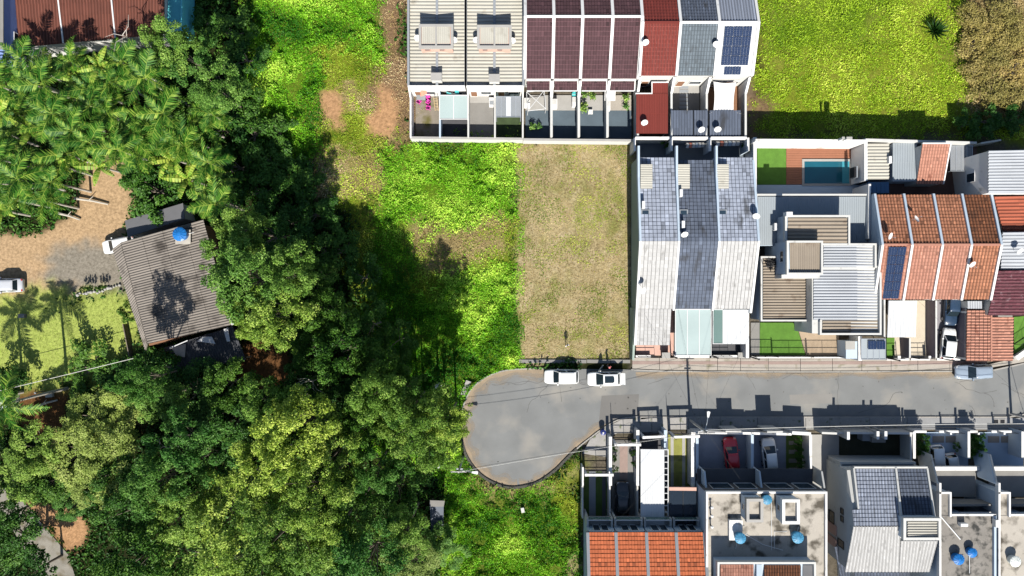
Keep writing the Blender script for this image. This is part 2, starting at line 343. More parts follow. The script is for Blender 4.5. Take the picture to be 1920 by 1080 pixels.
# ---------------------------------------------------------------- ground
lot_px = [(966,262),(1190,262),(1184,676),(973,678)]
CL = {}  # class -> colour
def cl(i, *rgb): CL[i] = c(*rgb)
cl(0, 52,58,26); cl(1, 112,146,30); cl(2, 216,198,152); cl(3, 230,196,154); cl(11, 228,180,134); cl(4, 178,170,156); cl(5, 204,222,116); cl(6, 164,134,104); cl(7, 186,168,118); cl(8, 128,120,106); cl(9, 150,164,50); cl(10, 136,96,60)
ZONES = [
 (8, [(1085,250),(2100,250),(2100,700),(1180,700),(1185,260)]), (8, [(1090,815),(2100,780),(2100,1200),(1090,1200)]), (8, [(762,-80),(1415,-80),(1415,262),(765,262)]),
 (1, [(455,-80),(700,-80),(724,70),(716,140),(690,185),(650,230),(620,300),(470,300)]), (9, [(590,70),(720,110),(716,140),(690,185),(620,215),(600,150)]),
 (6, [(686,-80),(766,-80),(770,262),(764,296),(700,310),(672,262),(690,200),(712,130),(720,70)]), (7, [(600,165),(700,170),(745,240),(735,300),(700,330),(600,300)]), (9, [(640,200),(700,215),(720,280),(660,330),(600,300)]),
 (11, [(606,160),(632,170),(648,195),(642,215),(656,255),(636,240),(598,205)]), (11, [(712,150),(736,170),(744,215),(728,262),(688,258),(684,222),(710,200)]),
 (7, [(590,290),(720,300),(740,380),(690,410),(600,380)]), (9, [(600,240),(760,270),(980,262),(980,700),(700,700),(640,400)]), (7, [(600,270),(735,300),(715,380),(660,380),(600,330)]),
 (1, [(720,275),(975,262),(975,420),(800,430),(700,430)]), (1, [(830,500),(978,500),(982,700),(830,720)]), (7, [(760,430),(940,420),(960,470),(880,500),(780,510)]),
 (1, [(690,440),(760,440),(780,560),(850,560),(850,860),(690,860)]),
 (2, lot_px), (6, [(1398,140),(1415,150),(1428,210),(1412,260),(1396,260)]),
 (9, [(1405,-80),(2100,-80),(2100,262),(1428,262),(1424,150)]), (1, [(1430,-80),(1720,-80),(1640,70),(1430,110)]), (7, [(1800,-80),(2100,-80),(2100,220),(1815,220)]),
 (1, [(830,700),(935,700),(868,760),(864,820),(900,900),(960,920),(1045,885),(1092,850),(1092,1200),(830,1200)]), (9, [(1040,880),(1092,850),(1092,1000),(1040,960)]), (7, [(880,880),(960,925),(1040,905),(1050,925),(950,945),(880,905)]), (2, [(1062,880),(1085,885),(1080,905),(1060,905)]), (2, [(1058,1055),(1085,1055),(1085,1090),(1058,1090)]),
 (3, [(-80,430),(70,445),(150,395),(205,340),(208,300),(235,310),(255,385),(232,430),(215,470),(232,540),(150,545),(60,568),(-80,568)]),
 (4, [(95,470),(205,440),(232,475),(240,540),(150,538),(60,545)]), (5, [(-80,562),(60,562),(150,545),(240,540),(290,690),(240,690),(130,728),(-80,752)]),
 (10, [(30,738),(125,728),(130,800),(110,850),(40,800)]), (11, [(90,800),(125,810),(95,880),(85,850)]), (11, [(40,930),(150,965),(165,1000),(130,1040)]), (7, [(210,760),(275,760),(270,800),(230,800)]), (10, [(455,640),(540,635),(545,735),(450,735)]), (3, [(160,300),(240,300),(215,390),(140,410)]),
]
gx = np.concatenate([np.linspace(-2500,-90,12), np.linspace(-84,-67,12), np.arange(-66,66.01,.34), np.linspace(67,84,12), np.linspace(90,2500,12)])
gy = np.concatenate([np.linspace(-2500,-70,12), np.linspace(-64,-41,12), np.arange(-40,40.01,.34), np.linspace(41,64,12), np.linspace(70,2500,12)])
GX, GY = np.meshgrid(gx, gy); PXg = GX*PPM+960; PYg = 540-GY*PPM
jx = PXg+(fbm(GX*.5,GY*.5,3)-.5)*42; jy = PYg+(fbm(GX*.5,GY*.5,9)-.5)*42
def zone_at(px, py, jitter=True):
    X = (px-960)/PPM; Yv = (540-py)/PPM; jr = np.random.RandomState(5).normal(size=(2,)+px.shape)
    qx = px+(fbm(X*.35,Yv*.35,3)-.5)*70+(vnoise(X*2.1,Yv*2.1,13)-.5)*22+jr[0]*9; qy = py+(fbm(X*.35,Yv*.35,9)-.5)*70+(vnoise(X*2.1,Yv*2.1,19)-.5)*22+jr[1]*9
    z = np.zeros(px.shape, int)
    for k, poly in ZONES:
        f = .0 if k == 8 else .28 if poly is lot_px else (.3 if k in (3,10,11) else .8 if k == 4 else 1)
        z[inpoly(px+(qx-px)*f, py+(qy-py)*f, poly)] = k
    return z
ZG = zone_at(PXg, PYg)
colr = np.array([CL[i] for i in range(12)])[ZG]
n1 = fbm(GX*.35,GY*.35,21); n2 = fbm(GX*1.3,GY*1.3,33)
grassy = np.isin(ZG, [1,9]); mix = np.clip((n1-.5)*3.2+(n2-.5)*1.5+.35, 0, 1)[...,None]
colr = np.where(grassy[...,None], colr*(1-.5*mix)+np.array(c(165,160,80))*.5*mix, colr)
mixd = np.clip((n2-.52)*3.5+(n1-.5)*2.5, 0, .85)[...,None]; colr = np.where((ZG==2)[...,None], colr*(1-mixd)+np.array(c(160,168,86))*mixd, colr)
for _ in range(2): colr[1:-1,1:-1] = (colr[1:-1,1:-1]*2+colr[:-2,1:-1]+colr[2:,1:-1]+colr[1:-1,:-2]+colr[1:-1,2:])/6
colr[(ZG==2)&(PXg<972)&(PXg>950)] *= 1
pale = np.clip((fbm(GX*.9,GY*.9,77)-.55)*5,0,1)[...,None]; colr = np.where((ZG==2)[...,None], colr*(1-pale*.55)+np.array(c(240,222,184))*pale*.55, colr)
relief = np.isin(ZG, [0,1,6,7,9,10]); gz = -.09+np.where(relief, (fbm(GX*.6,GY*.6,5)-.45)*.22, 0)
gz = np.where((abs(GX)>70)|(abs(GY)>46), -.09, gz)
# keep the ground below the road
def build_ground():
    me = bpy.data.meshes.new('ground'); ny, nx = GX.shape
    V = np.stack([GX,GY,gz],-1).reshape(-1,3); idx = np.arange(nx*ny).reshape(ny,nx)
    F = np.stack([idx[:-1,:-1],idx[:-1,1:],idx[1:,1:],idx[1:,:-1]],-1).reshape(-1,4)
    me.vertices.add(len(V)); me.vertices.foreach_set('co', V.astype(np.float32).ravel()); me.loops.add(F.size); me.loops.foreach_set('vertex_index', F.astype(np.int32).ravel())
    me.polygons.add(len(F)); me.polygons.foreach_set('loop_start', (np.arange(len(F))*4).astype(np.int32)); me.update(calc_edges=True); me.shade_smooth()
    at = me.attributes.new('soil', 'FLOAT_COLOR', 'POINT'); at.data.foreach_set('color', np.concatenate([colr, np.ones(colr.shape[:2]+(1,))],-1).astype(np.float32).ravel())
    m = bpy.data.materials.new('soil_and_turf'); m.use_nodes = True; N = m.node_tree.nodes; L = m.node_tree.links; b = N['Principled BSDF']; b.inputs['Roughness'].default_value = .95; b.inputs['Specular IOR Level'].default_value = .1
    a = N.new('ShaderNodeAttribute'); a.attribute_name = 'soil'; tc = N.new('ShaderNodeTexCoord')
    hs = N.new('ShaderNodeMix'); hs.data_type = 'RGBA'; hs.blend_type = 'MULTIPLY'; hs.inputs[0].default_value = 1
    n = N.new('ShaderNodeTexNoise'); n.inputs['Scale'].default_value = 3.2; n.inputs['Detail'].default_value = 9; n.inputs['Roughness'].default_value = .72; L.new(tc.outputs['Object'], n.inputs[0])
    r = N.new('ShaderNodeValToRGB'); r.color_ramp.elements[0].position = .3; r.color_ramp.elements[0].color = (.52,.5,.46,1); r.color_ramp.elements[1].position = .72; r.color_ramp.elements[1].color = (1.35,1.33,1.3,1)
    L.new(n.outputs['Fac'], r.inputs[0]); L.new(a.outputs['Color'], hs.inputs[6]); L.new(r.outputs[0], hs.inputs[7]); L.new(hs.outputs[2], b.inputs['Base Color'])
    bp = N.new('ShaderNodeBump'); bp.inputs['Strength'].default_value = .6; bp.inputs['Distance'].default_value = .12; L.new(n.outputs['Fac'], bp.inputs['Height']); L.new(bp.outputs[0], b.inputs['Normal'])
    me.materials.append(m); o = bpy.data.objects.new('ground', me); COL.objects.link(o); o['kind'] = 'structure'; o['label'] = 'grass, bare soil and mown plot between the houses and the wood'
build_ground()
# ---------------------------------------------------------------- street, kerbs, pavements
def smooth_poly(pts, n=6):
    """Catmull-Rom through pixel points"""
    out = []
    for i in range(len(pts)-1):
        p0 = Vector(pts[max(i-1,0)]); p1 = Vector(pts[i]); p2 = Vector(pts[i+1]); p3 = Vector(pts[min(i+2,len(pts)-1)])
        for k in range(n):
            t = k/n; out.append(.5*((2*p1)+(p2-p0)*t+(2*p0-5*p1+4*p2-p3)*t*t+(3*p1-p0-3*p2+p3)*t**3))
    out.append(Vector(pts[-1])); return [(q[0], q[1]) for q in out]
north = [(2100,618),(1990,655),(1920,681),(1862,694),(1780,696),(1600,697),(1400,697),(1250,696),(1183,693),(1020,691),(960,693)]
bulb = smooth_poly([(1020,691),(960,693),(925,701),(898,716),(880,735),(868,765),(865,795),(868,835),(880,865),(900,889),(925,905),(955,914),(985,911),(1010,903),(1040,882),(1062,860),(1085,838),(1105,822),(1135,800),(1165,785),(1200,781)])
south = [(1400,781),(1700,781),(1890,781),(1950,770),(2100,745)]
road_px = north[:-2]+bulb+south
MB().prism([tuple(P(*q)[:2]) for q in road_px], -.3, .0).build('road', ASPH, None, 'grey asphalt street ending in a rounded turning head', None, None, 'structure')
MB().prism([tuple(P(*q)[:2]) for q in [(-90,845),(0,912),(42,938),(70,972),(128,1040),(150,1110),(92,1110),(28,1000),(0,962),(-90,880)]], -.3, .01).build('road', mat('rough_lane', (.20,.185,.155), .95, .3, .8, .25, stain=(.11,.09,.055), sscale=.6, sth=.5, bump=.3), None, 'short rough grey lane below the wood', None, None, 'structure')
KERBD = mat('fence_shadow_kerb', (.06,.058,.05), .95, .2, 1.5, .2)  # dark kerb tone stands for a low fence and its shadow
def kerb_run(px, label, w=.16, h=.13, m=KERBM):
    pts = [P(*q) for q in px]; k = 0
    root = thing('kerb', label, 'kerb', pts[0], 'street kerbs'); root['kind'] = 'structure'; del root['category']
    for i in range(len(pts)-1):
        a, b = pts[i], pts[i+1]; n = max(1, int((b-a).length/1.6))
        for j in range(n):
            p = a.lerp(b, j/n); q = a.lerp(b, (j+1)/n); e = (q-p).normalized()*.012
            dz = Vector((0,0,h+random.uniform(-.012,.008))); MB().bar(p+e+dz, q-e+dz, w, h+.2).build('kerb_stone', m, root)
kerb_run(bulb[:36], 'low concrete kerb round the upper turning head'); kerb_run(bulb[35:96], 'kerb darkened to stand for a low fence and its shadow, lower turning head', .3, .16, KERBD); kerb_run(bulb[95:], 'concrete kerb at the corner apron'); kerb_run(north[1:9], 'concrete kerb along the mown plot side of the street'); kerb_run([(1200,782)]+[(x,y+1) for x,y in south[:4]], 'concrete kerb along the gated front yards')
# north pavement: bays of concrete with a red strip; the plot frontage is bare
def pav(name, px, m, z, label): return MB().prism([tuple(P(*q)[:2]) for q in px], -.25, z).build(name, m, None, label, None, None, 'structure')
xs = [1185,1236,1290,1345,1388,1440,1500,1560,1615,1670,1720,1780,1850]
def northy(x): return float(np.interp(x, [1183,1250,1400,1600,1780,1862,1920], [692,695,696,696,695,693,680]))-1.5
pv = thing('pavement', 'pale concrete pavement with a worn red strip in front of the terrace gates', None, P(1500,684)); pv['kind'] = 'structure'
for i in range(len(xs)-1):
    x0, x1 = xs[i]+.4, xs[i+1]-.4; dz = random.uniform(-.01,.012)
    t0 = 671 if x0 < 1780 else 676
    MB().prism([tuple(P(*q)[:2]) for q in [(x0,t0),(x1,t0),(x1,northy(x1)),(x0,northy(x0))]], -.25, .11+dz).build('paving_bay', PAVE, pv)
    MB().prism([tuple(P(*q)[:2]) for q in [(x0,677+.3*i%1),(x1,677),(x1,683),(x0,683)]], .10, .128+dz).build('red_strip', PAVRED, pv)
pav('pavement', [(1850.5,690),(1850,684),(1900,672),(1960,650),(2050,616),(2050,634),(1990,652),(1919,678.5)], PAVE, .11, 'pavement curving past the tiled garage')
sp = thing('pavement', 'shaded speckled pavement along the tall gates', None, P(1500,793)); sp['kind'] = 'structure'
SPK = mat('speckled_paving', (.26,.25,.235), .92, .2, .8, .2, stain=(.07,.09,.03), sscale=1.6, sth=.58, bump=.2); SPK2 = mat('set_paving', (.22,.22,.22), .92, .12, 1, .15)
xs = [1146,1188,1222,1252,1290,1350,1420,1510,1555,1630,1700,1790,1892,1990]
for i in range(len(xs)-1):
    yb = 812 if xs[i] < 1250 else 805
    top = 783.4 if xs[i] >= 1200 else (798 if i == 0 else 788)
    MB().prism([tuple(P(*q)[:2]) for q in [(xs[i]+.4,top+ (6 if i==0 else 0)),(xs[i+1]-.4,783.4 if i else 790),(xs[i+1]-.4,yb),(xs[i]+.4,yb)]], -.25, .11+random.uniform(-.01,.012)).build('paving_bay', SPK if xs[i] < 1690 else SPK2, sp)
pav('pavement', [(1106,824),(1135,801.5),(1165,786.5),(1200,782.8),(1207,792),(1150,815),(1144,858),(1092,850)], SPK, .085, 'speckled concrete apron beside the corner gate')
for i, (x0, x1) in enumerate([(973,1010),(1010,1055),(1055,1100),(1100,1145),(1145,1182)]):
    MB().prism([tuple(P(*q)[:2]) for q in [(x0+.5,674),(x1-.5,674.5),(x1-.5,681),(x0+.5,680.5)]], -.2, .06+.015*(i%2)).build('edging_slab', CONC, pv)
# sand washed against the kerb
def drift(px, wid, label, seed):
    pts = [P(*q) for q in px]; n = len(pts); vs = []; rn = []; rr = random.Random(seed); nr = 5
    for i, p in enumerate(pts):
        d = (pts[min(i+1,n-1)]-pts[max(i-1,0)]).normalized(); nn = Vector((-d.y,d.x,0))
        for k in range(nr): vs.append(p+nn*(.08+wid*k/(nr-1)*(1+.3*math.sin(i*.7+seed)))+Vector((0,0,.004)))
    fs = [(i*nr+k,(i+1)*nr+k,(i+1)*nr+k+1,i*nr+k+1) for i in range(n-1) for k in range(nr-1)]; rn = [1-(k+.5)/(nr-1) for i in range(n-1) for k in range(nr-1)]
    m = bpy.data.materials.get('sand_drift')
    if m is None:
        m = bpy.data.materials.new('sand_drift'); m.use_nodes = True; N = m.node_tree.nodes; L = m.node_tree.links; b = N['Principled BSDF']; b.inputs['Base Color'].default_value = (*c(214,190,158),1); b.inputs['Roughness'].default_value = .95
        at = N.new('ShaderNodeAttribute'); at.attribute_name = 'rnd'; g = N.new('ShaderNodeNewGeometry'); no = N.new('ShaderNodeTexNoise'); no.inputs['Scale'].default_value = 1.1; no.inputs['Detail'].default_value = 8; L.new(g.outputs['Position'], no.inputs[0])
        x = N.new('ShaderNodeMath'); x.operation = 'ADD'; L.new(at.outputs['Fac'], x.inputs[0]); L.new(no.outputs['Fac'], x.inputs[1]); mr = N.new('ShaderNodeMapRange'); mr.inputs[1].default_value = .68; mr.inputs[2].default_value = 1.45; mr.inputs[4].default_value = .8; L.new(x.outputs[0], mr.inputs[0])
        tr = N.new('ShaderNodeBsdfTransparent'); ms = N.new('ShaderNodeMixShader'); L.new(mr.outputs[0], ms.inputs[0]); L.new(tr.outputs[0], ms.inputs[1]); L.new(b.outputs[0], ms.inputs[2]); L.new(ms.outputs[0], N['Material Output'].inputs[0])
    MB().add(vs, fs).build('sand_drift', m, None, label, None, None, 'stuff', rnd=rn)
drift(bulb[:70], 1.7, 'pale sand washed along the turning head kerb', 1); drift(bulb[70:], 1.1, 'pale sand along the lower turning head kerb', 2); drift([(x,696.5) for x in range(1840,1180,-12)], .9, 'pale grit along the pavement kerb', 3)
# drain grate and patches on the road
pat = mat('asphalt_patch', (.135,.13,.122), .93, .12, .4, .14, fscale=30)
MB().prism([tuple(P(*q)[:2]) for q in [(1128,742),(1198,739),(1196,779),(1150,790),(1122,800)]], -.1, .005).build('road_patch', pat, None, 'darker asphalt repair near the corner gate', None, None, 'structure')
MB().prism([tuple(P(*q)[:2]) for q in [(1480,740),(1560,738),(1562,756),(1482,758)]], -.1, .005).build('road_patch', mat('asphalt_patch2', (.19,.182,.168), .93, .12, .4, .14, fscale=30), None, 'paler asphalt repair in mid street', None, None, 'structure')
dg = thing('drain_cover', 'twin square drain covers in the shaded pavement', 'drain', P(1870,790,.12))
for x in (1866, 1878):
    q = P(x,790); MB().box(q.x-.36,q.y-.32,.1,q.x+.36,q.y+.32,.15).build('cover', CONCL, dg); MB().box(q.x-.28,q.y-.24,.1,q.x+.28,q.y+.24,.158).build('grate', BLACKM, dg)
ck = MB(); rr = random.Random(21)
for k in range(16):
    x, y = rr.uniform(890,1880), rr.uniform(705,775); p = P(x,y); a = rr.uniform(-.5,.5)+(math.pi/2 if k % 4 == 0 else 0)
    for j in range(rr.randint(5,14)):
        q = p+Vector((math.cos(a),math.sin(a),0))*rr.uniform(.3,.7); w = rr.uniform(.012,.028); n = Vector((-math.sin(a),math.cos(a),0))*w
        if inpoly(np.array([q.x*PPM+960]), np.array([540-q.y*PPM]), road_px)[0]: ck.add([v+Vector((0,0,.006)) for v in (p-n,q-n,q+n,p+n)], [(0,1,2,3)])
        p = q; a += rr.uniform(-.5,.5)
ck.build('road_cracks', mat('crack_tar', (.085,.082,.077), .9, .1, 1, 0), None, 'thin dark cracks wandering over the asphalt', None, None, 'stuff')
ts_ = MB()
for k in range(60):
    x, y = rr.uniform(880,1900), rr.uniform(705,778); p = P(x,y); r = rr.uniform(.03,.12)
    if inpoly(np.array([x]), np.array([y]), road_px)[0]: ts_.add([p+Vector((r*math.cos(i*.785)*rr.uniform(.6,1.2), r*math.sin(i*.785)*rr.uniform(.6,1.2), .005)) for i in range(8)], [tuple(range(8))])
ts_.build('oil_spots', mat('oil_stain', (.10,.098,.092), .8, .2, 2, .1), None, 'scattered dark drips on the asphalt', None, None, 'stuff')
# ---------------------------------------------------------------- reusable things
def mk_dish():
    t = thing('satellite_dish', 'x', 'dish', (0,0,0)); n = 16
    MB().tube([(0,0,0),(0,0,.75)], .03, 6).build('mast', STEEL, t)
    d = MB(); R = Matrix.Rotation(math.radians(38), 3, 'X'); base = Vector((0,-.05,.85)); vs = [base+R@Vector((0,0,-.09))]
    for r, z in ((.22,-.06),(.42,.03)):
        for k in range(n): a = 2*math.pi*k/n; vs.append(base+R@Vector((r*math.cos(a), r*.9*math.sin(a), z)))
    fs = [(0,1+k,1+(k+1)%n) for k in range(n)]+[(1+k,1+n+k,1+n+(k+1)%n,1+(k+1)%n) for k in range(n)]
    d.add(vs, fs); d.build('reflector', WMET, t, smooth=True)
    tip = base+R@Vector((0,-.1,.5)); MB().tube([base+R@Vector((0,-.38,0)), tip], .015, 5).tube([tip, tip+Vector((0,0,.12))], .04, 6).build('feed_arm', STEEL, t); return t
dish = Stock(mk_dish)
def mk_ac():
    t = thing('air_conditioner', 'x', 'air conditioner', (0,0,0)); MB().box(-.42,-.17,.05,.42,.17,.62).build('casing', WMET, t)
    MB().tube([(-.12,-.175,.33),(-.12,-.20,.33)], .22, 14).build('fan_grille', BLACKM, t)
    for s in (-.3,.3): MB().box(s-.03,-.2,-.02,s+.03,.2,.05).build('bracket', STEEL, t)
    return t
ac = Stock(mk_ac)
def mk_tank(m, nm='tank'):
    def f():
        t = thing('water_tank', 'x', 'water tank', (0,0,0))
        MB().lathe(0,0,[(.52,0),(.58,.1),(.64,.75),(.66,.8)],24,rib=.012).build('tank_body', m, t)
        l = MB().lathe(0,0,[(.72,.78),(.73,.86),(.60,.93),(.22,1.04),(.06,1.06)],24,rib=.045).build('lid', m, t)
        for k in range(12):
            a = 2*math.pi*k/12; MB().tube([(.18*math.cos(a),.18*math.sin(a),1.06),(.66*math.cos(a),.66*math.sin(a),.925)], .022, 4).build('rib', m, l)
        MB().tube([(.6,0,.12),(1.1,0,.12),(1.1,0,.02)], .03, 6).build('outlet_pipe', WMET, t); return t
    return Stock(f)
tank_blue = mk_tank(BLUET); tank_cyan = mk_tank(CYANT); tank_white = mk_tank(WTANK)
def mk_panel():
    t = bpy.data.meshes.new('solar_panel'); return t
def panels(parent, a, b, cc, d, nu, nv, gap=.022, lift=.14):
    """nu x nv photovoltaic modules laid over a roof quad, each one a part with its cell grid"""
    a, b, cc, d = map(Vector, (a, b, cc, d)); n = (b-a).cross(d-a).normalized(); n = -n if n.z < 0 else n
    pt = lambda u, v, h=0: ((a*(1-u)+b*u)*(1-v)+(d*(1-u)+cc*u)*v)+n*h
    for i in range(nu):
        for j in range(nv):
            u0, u1, v0, v1 = (i+gap)/nu, (i+1-gap)/nu, (j+gap)/nv, (j+1-gap)/nv
            q = [pt(u0,v0,lift), pt(u1,v0,lift), pt(u1,v1,lift), pt(u0,v1,lift)]
            if (q[1]-q[0]).cross(q[3]-q[0]).z < 0: q = q[::-1]
            p = MB().hexa(q, [x+n*.04 for x in q]).build('solar_panel', SOLARF, parent)
            g = MB(); e = .012; ku, kv = 3, 5
            for s in range(ku):
                for r in range(kv):
                    U = lambda s_: u0+(u1-u0)*s_; V = lambda s_: v0+(v1-v0)*s_
                    q = [pt(U((s+e)/ku),V((r+e)/kv),lift+.046), pt(U((s+1-e)/ku),V((r+e)/kv),lift+.046), pt(U((s+1-e)/ku),V((r+1-e)/kv),lift+.046), pt(U((s+e)/ku),V((r+1-e)/kv),lift+.046)]
                    if (q[1]-q[0]).cross(q[3]-q[0]).z < 0: q = q[::-1]
                    g.add(q, [(0,1,2,3)])
            o = g.build('cell_grid', SOLAR, p); o['kind'] = 'stuff'
def gate(a, b, h, label, m=BLACKM, postm=WHITE, nv=2, nh=3, post=.3, beam=False, z0=.1, bars=0, group='metal gates to the front yards', rail=.05):
    """gate leaf of square tube between two posts; bars adds fine vertical bars"""
    a = Vector((a[0],a[1],0)); b = Vector((b[0],b[1],0)); d = (b-a).normalized(); t = thing('gate', label, 'gate', (a+b)/2+Vector((0,0,0)), group)
    if post:
        for q in (a, b): MB().box(q.x-post/2,q.y-post/2,0,q.x+post/2,q.y+post/2,h+.15).build('post', postm, t)
    a2 = a+d*post/2; b2 = b-d*post/2
    if beam: MB().bar(a2+Vector((0,0,h+.149)), b2+Vector((0,0,h+.149)), .28, .22).build('lintel', postm, t)
    Hh = h-.09
    for k in range(nh): z = z0+(Hh-z0)*k/(nh-1); MB().bar(a2+Vector((0,0,z+rail)), b2+Vector((0,0,z+rail)), rail, rail).build('rail', m, t)
    for k in range(nv+1):
        q = a2.lerp(b2, k/nv); MB().box(q.x-rail*.45,q.y-rail*.45,z0+.01,q.x+rail*.45,q.y+rail*.45,Hh+rail*.6).build('stile', m, t)
    if bars:
        g = MB()
        for k in range(bars): q = a2.lerp(b2, (k+.5)/bars); g.box(q.x-.012,q.y-.012,z0,q.x+.012,q.y+.012,Hh)
        o = g.build('bar_infill', m, t); o['kind'] = 'stuff'
    return t
# ---- cars
def carpaint(name, col, rough=.28):
    m = mat(name, col, rough, .02, .5, .0, spec=.5); m.node_tree.nodes['Principled BSDF'].inputs['Coat Weight'].default_value = .5; return m
CARGL = mat('car_glass', (.012,.02,.026), .06, .05, 1, 0, spec=.6); LAMPW = mat('headlamp', (.6,.62,.62), .15, .02, 1, 0, spec=.6); LAMPR = mat('tail_lamp', (.35,.02,.015), .2, .02, 1, 0, spec=.5); TRIM = mat('black_trim', (.02,.02,.022), .6, .05, 1, 0)
def make_car(name, label, cat, loc, rz, paint, L=4.3, Wd=1.78, Hh=1.55, hood=.27, tail=.06, roofx=(.40,.86), belt=.95, roofm=None, rails=False, door=False, wagon=True, glassroof=False, group='cars parked by the houses'):
    """front points to -x; L, W, H in metres; hood/tail lengths as fractions, roof span as fractions of the length"""
    t = thing(name, label, cat, loc, group, rz); w = Wd/2
    ORG[t.name] = Vector((0,0,0))
    xs = [0,.012,.05,.12,.2,.3,.45,.6,.75,.88,.95,.985,1]; hw = [.60,.74,.88,.95,.975,.99,1,1,.99,.965,.93,.86,.74]
    hb = [.62,.70,.80,.86,.90,belt,belt,belt,belt,belt*.99,belt*.97,belt*.9,belt*.8]
    b = MB(); rings = []
    for x, q, z in zip(xs, hw, hb):
        X = -L/2+x*L; ww = w*q; zb = .30 if .0 < x < 1 else .40
        ring = [(X,0,zb),(X,ww*.86,zb),(X,ww*.97,.40),(X,ww,.58),(X,ww*.985,z*.86),(X,ww*.93,z-.03),(X,ww*.80,z+.01),(X,0,z+.035)]
        ring = ring+[(p[0],-p[1],p[2]) for p in ring[-2:0:-1]]; rings.append(ring)
    n = len(rings[0]); vs = [p for r in rings for p in r]; fs = []
    for i in range(len(rings)-1):
        for k in range(n): fs.append((i*n+k, (i+1)*n+k, (i+1)*n+(k+1)%n, i*n+(k+1)%n))
    fs += [tuple(range(n)), tuple(range((len(rings)-1)*n, len(rings)*n))[::-1]]
    b.add(vs, fs); body = b.build('body', paint, t, smooth=True)
    # cabin: base outline on the belt, roof outline above
    x0, x1 = -L/2+hood*L, L/2-tail*L; r0, r1 = -L/2+roofx[0]*L, -L/2+roofx[1]*L; wb, wr = w*.86, w*.70; zb, zr = belt-.02, Hh-.07
    B = {'fl': (x0,-wb), 'fr': (x0,wb), 'rl': (x1,-wb), 'rr': (x1,wb)}; R_ = {'fl': (r0,-wr), 'fr': (r0,wr), 'rl': (r1,-wr), 'rr': (r1,wr)}
    def quad(k0, k1, e, nm, mm=CARGL, out=.0, par=None, split=(0,1)):
        p = [Vector((*B[k0],zb)), Vector((*B[k1],zb)), Vector((*R_[k1],zr)), Vector((*R_[k0],zr))]
        def bl(u, v): return (p[0]*(1-u)+p[1]*u)*(1-v)+(p[3]*(1-u)+p[2]*u)*v
        s0, s1 = split; q = [bl(s0+e,.03), bl(s1-e,.03), bl(s1-e,.97), bl(s0+e,.97)]
        nn = (q[1]-q[0]).cross(q[3]-q[0]).normalized(); cx = sum(q, Vector())/4; nn = -nn if nn.dot(cx-Vector((0,0,.8))) < 0 else nn
        mid = [x.lerp(y,.5)+nn*.03 for x, y in ((q[0],q[1]),(q[3],q[2]))]
        V = [q[0]+nn*.012, mid[0]+nn*.012, q[1]+nn*.012, q[2]+nn*.012, mid[1]+nn*.012, q[3]+nn*.012]; return MB().add(V, [(0,1,4,5),(1,2,3,4)]).build(nm, mm, t)
    P8 = [Vector((*B[k],zb)) for k in ('fl','rl','rr','fr')]; Q8 = [Vector((*R_[k],zr)) for k in ('fl','rl','rr','fr')]
    MB().hexa(P8, Q8).build('pillars', paint, t)
    quad('fl','fr',.04,'windshield'); quad('rr','rl',.07,'rear_window')
    for s0, s1 in ((.03,.50),(.50,.97)): quad('fl','rl',.03,'side_window',split=(s0,s1)); quad('fr','rr',.03,'side_window',split=(s0,s1))
    rp = []; nn = 7
    for (cx, cy), a0 in (((r1-.12,wr-.12),0),((r0+.12,wr-.12),90),((r0+.12,-wr+.12),180),((r1-.12,-wr+.12),270)):
        for k in range(nn): a = math.radians(a0+90*k/(nn-1)); rp.append((cx+.16*math.cos(a), cy+.16*math.sin(a)))
    m = len(rp); ctr = ((r0+r1)/2, 0)
    vs = [(x,y,zr-.01) for x,y in rp]+[(ctr[0]+(x-ctr[0])*.96, y*.94, zr+.04) for x,y in rp]+[(ctr[0]+(x-ctr[0])*.6, y*.5, zr+.07) for x,y in rp]+[(ctr[0],0,zr+.075)]
    fs = [(i,(i+1)%m,m+(i+1)%m,m+i) for i in range(m)]+[(m+i,m+(i+1)%m,2*m+(i+1)%m,2*m+i) for i in range(m)]+[(2*m+i,2*m+(i+1)%m,3*m) for i in range(m)]
    MB().add(vs, fs).build('roof', roofm or paint, t, smooth=True)
    if glassroof: MB().add([(r0+.15,-.42,zr+.085),(r1-.55,-.42,zr+.085),(r1-.40,-.25,zr+.088),(r1-.40,.25,zr+.088),(r1-.55,.42,zr+.085),(r0+.15,.42,zr+.085)], [(0,1,2,3,4,5)]).build('sunroof', CARGL, t)
    if rails:
        for s in (-1,1): MB().tube([(r0+.2,s*(wr-.06),zr+.05),(r0+.3,s*(wr-.06),zr+.10),(r1-.3,s*(wr-.06),zr+.10),(r1-.2,s*(wr-.06),zr+.05)], .022, 5).build('roof_rail', TRIM, t)
    for fx in (.18,.80):
        for s in (-1,1):
            X = -L/2+fx*L; wh = MB().tube([(X,s*(w-.19),.32),(X,s*(w+.005),.32)], .32, 16).build('wheel', RUBBER, t); MB().tube([(X,s*(w-.02),.32),(X,s*(w+.012),.32)], .20, 10).build('rim', ALLOY, wh)
    for s in (-1,1):
        X = -L/2; MB().hexa([(X+.05,s*.52*w,.60),(X+.30,s*.60*w,.60),(X+.34,s*.91*w,.60),(X+.10,s*.80*w,.60)][::s], [(X+.08,s*.50*w,.775),(X+.34,s*.62*w,.83),(X+.42,s*.895*w,.80),(X+.14,s*.78*w,.765)][::s]).build('headlight', LAMPW, t)
        X = L/2; MB().hexa([(X-.12,s*.60*w,.62),(X-.02,s*.60*w,.62),(X-.03,s*.84*w,.62),(X-.16,s*.90*w,.62)][::-s], [(X-.14,s*.60*w,.88),(X-.03,s*.60*w,.84),(X-.05,s*.80*w,.84),(X-.2,s*.88*w,.88)][::-s]).build('taillight', LAMPR, t)
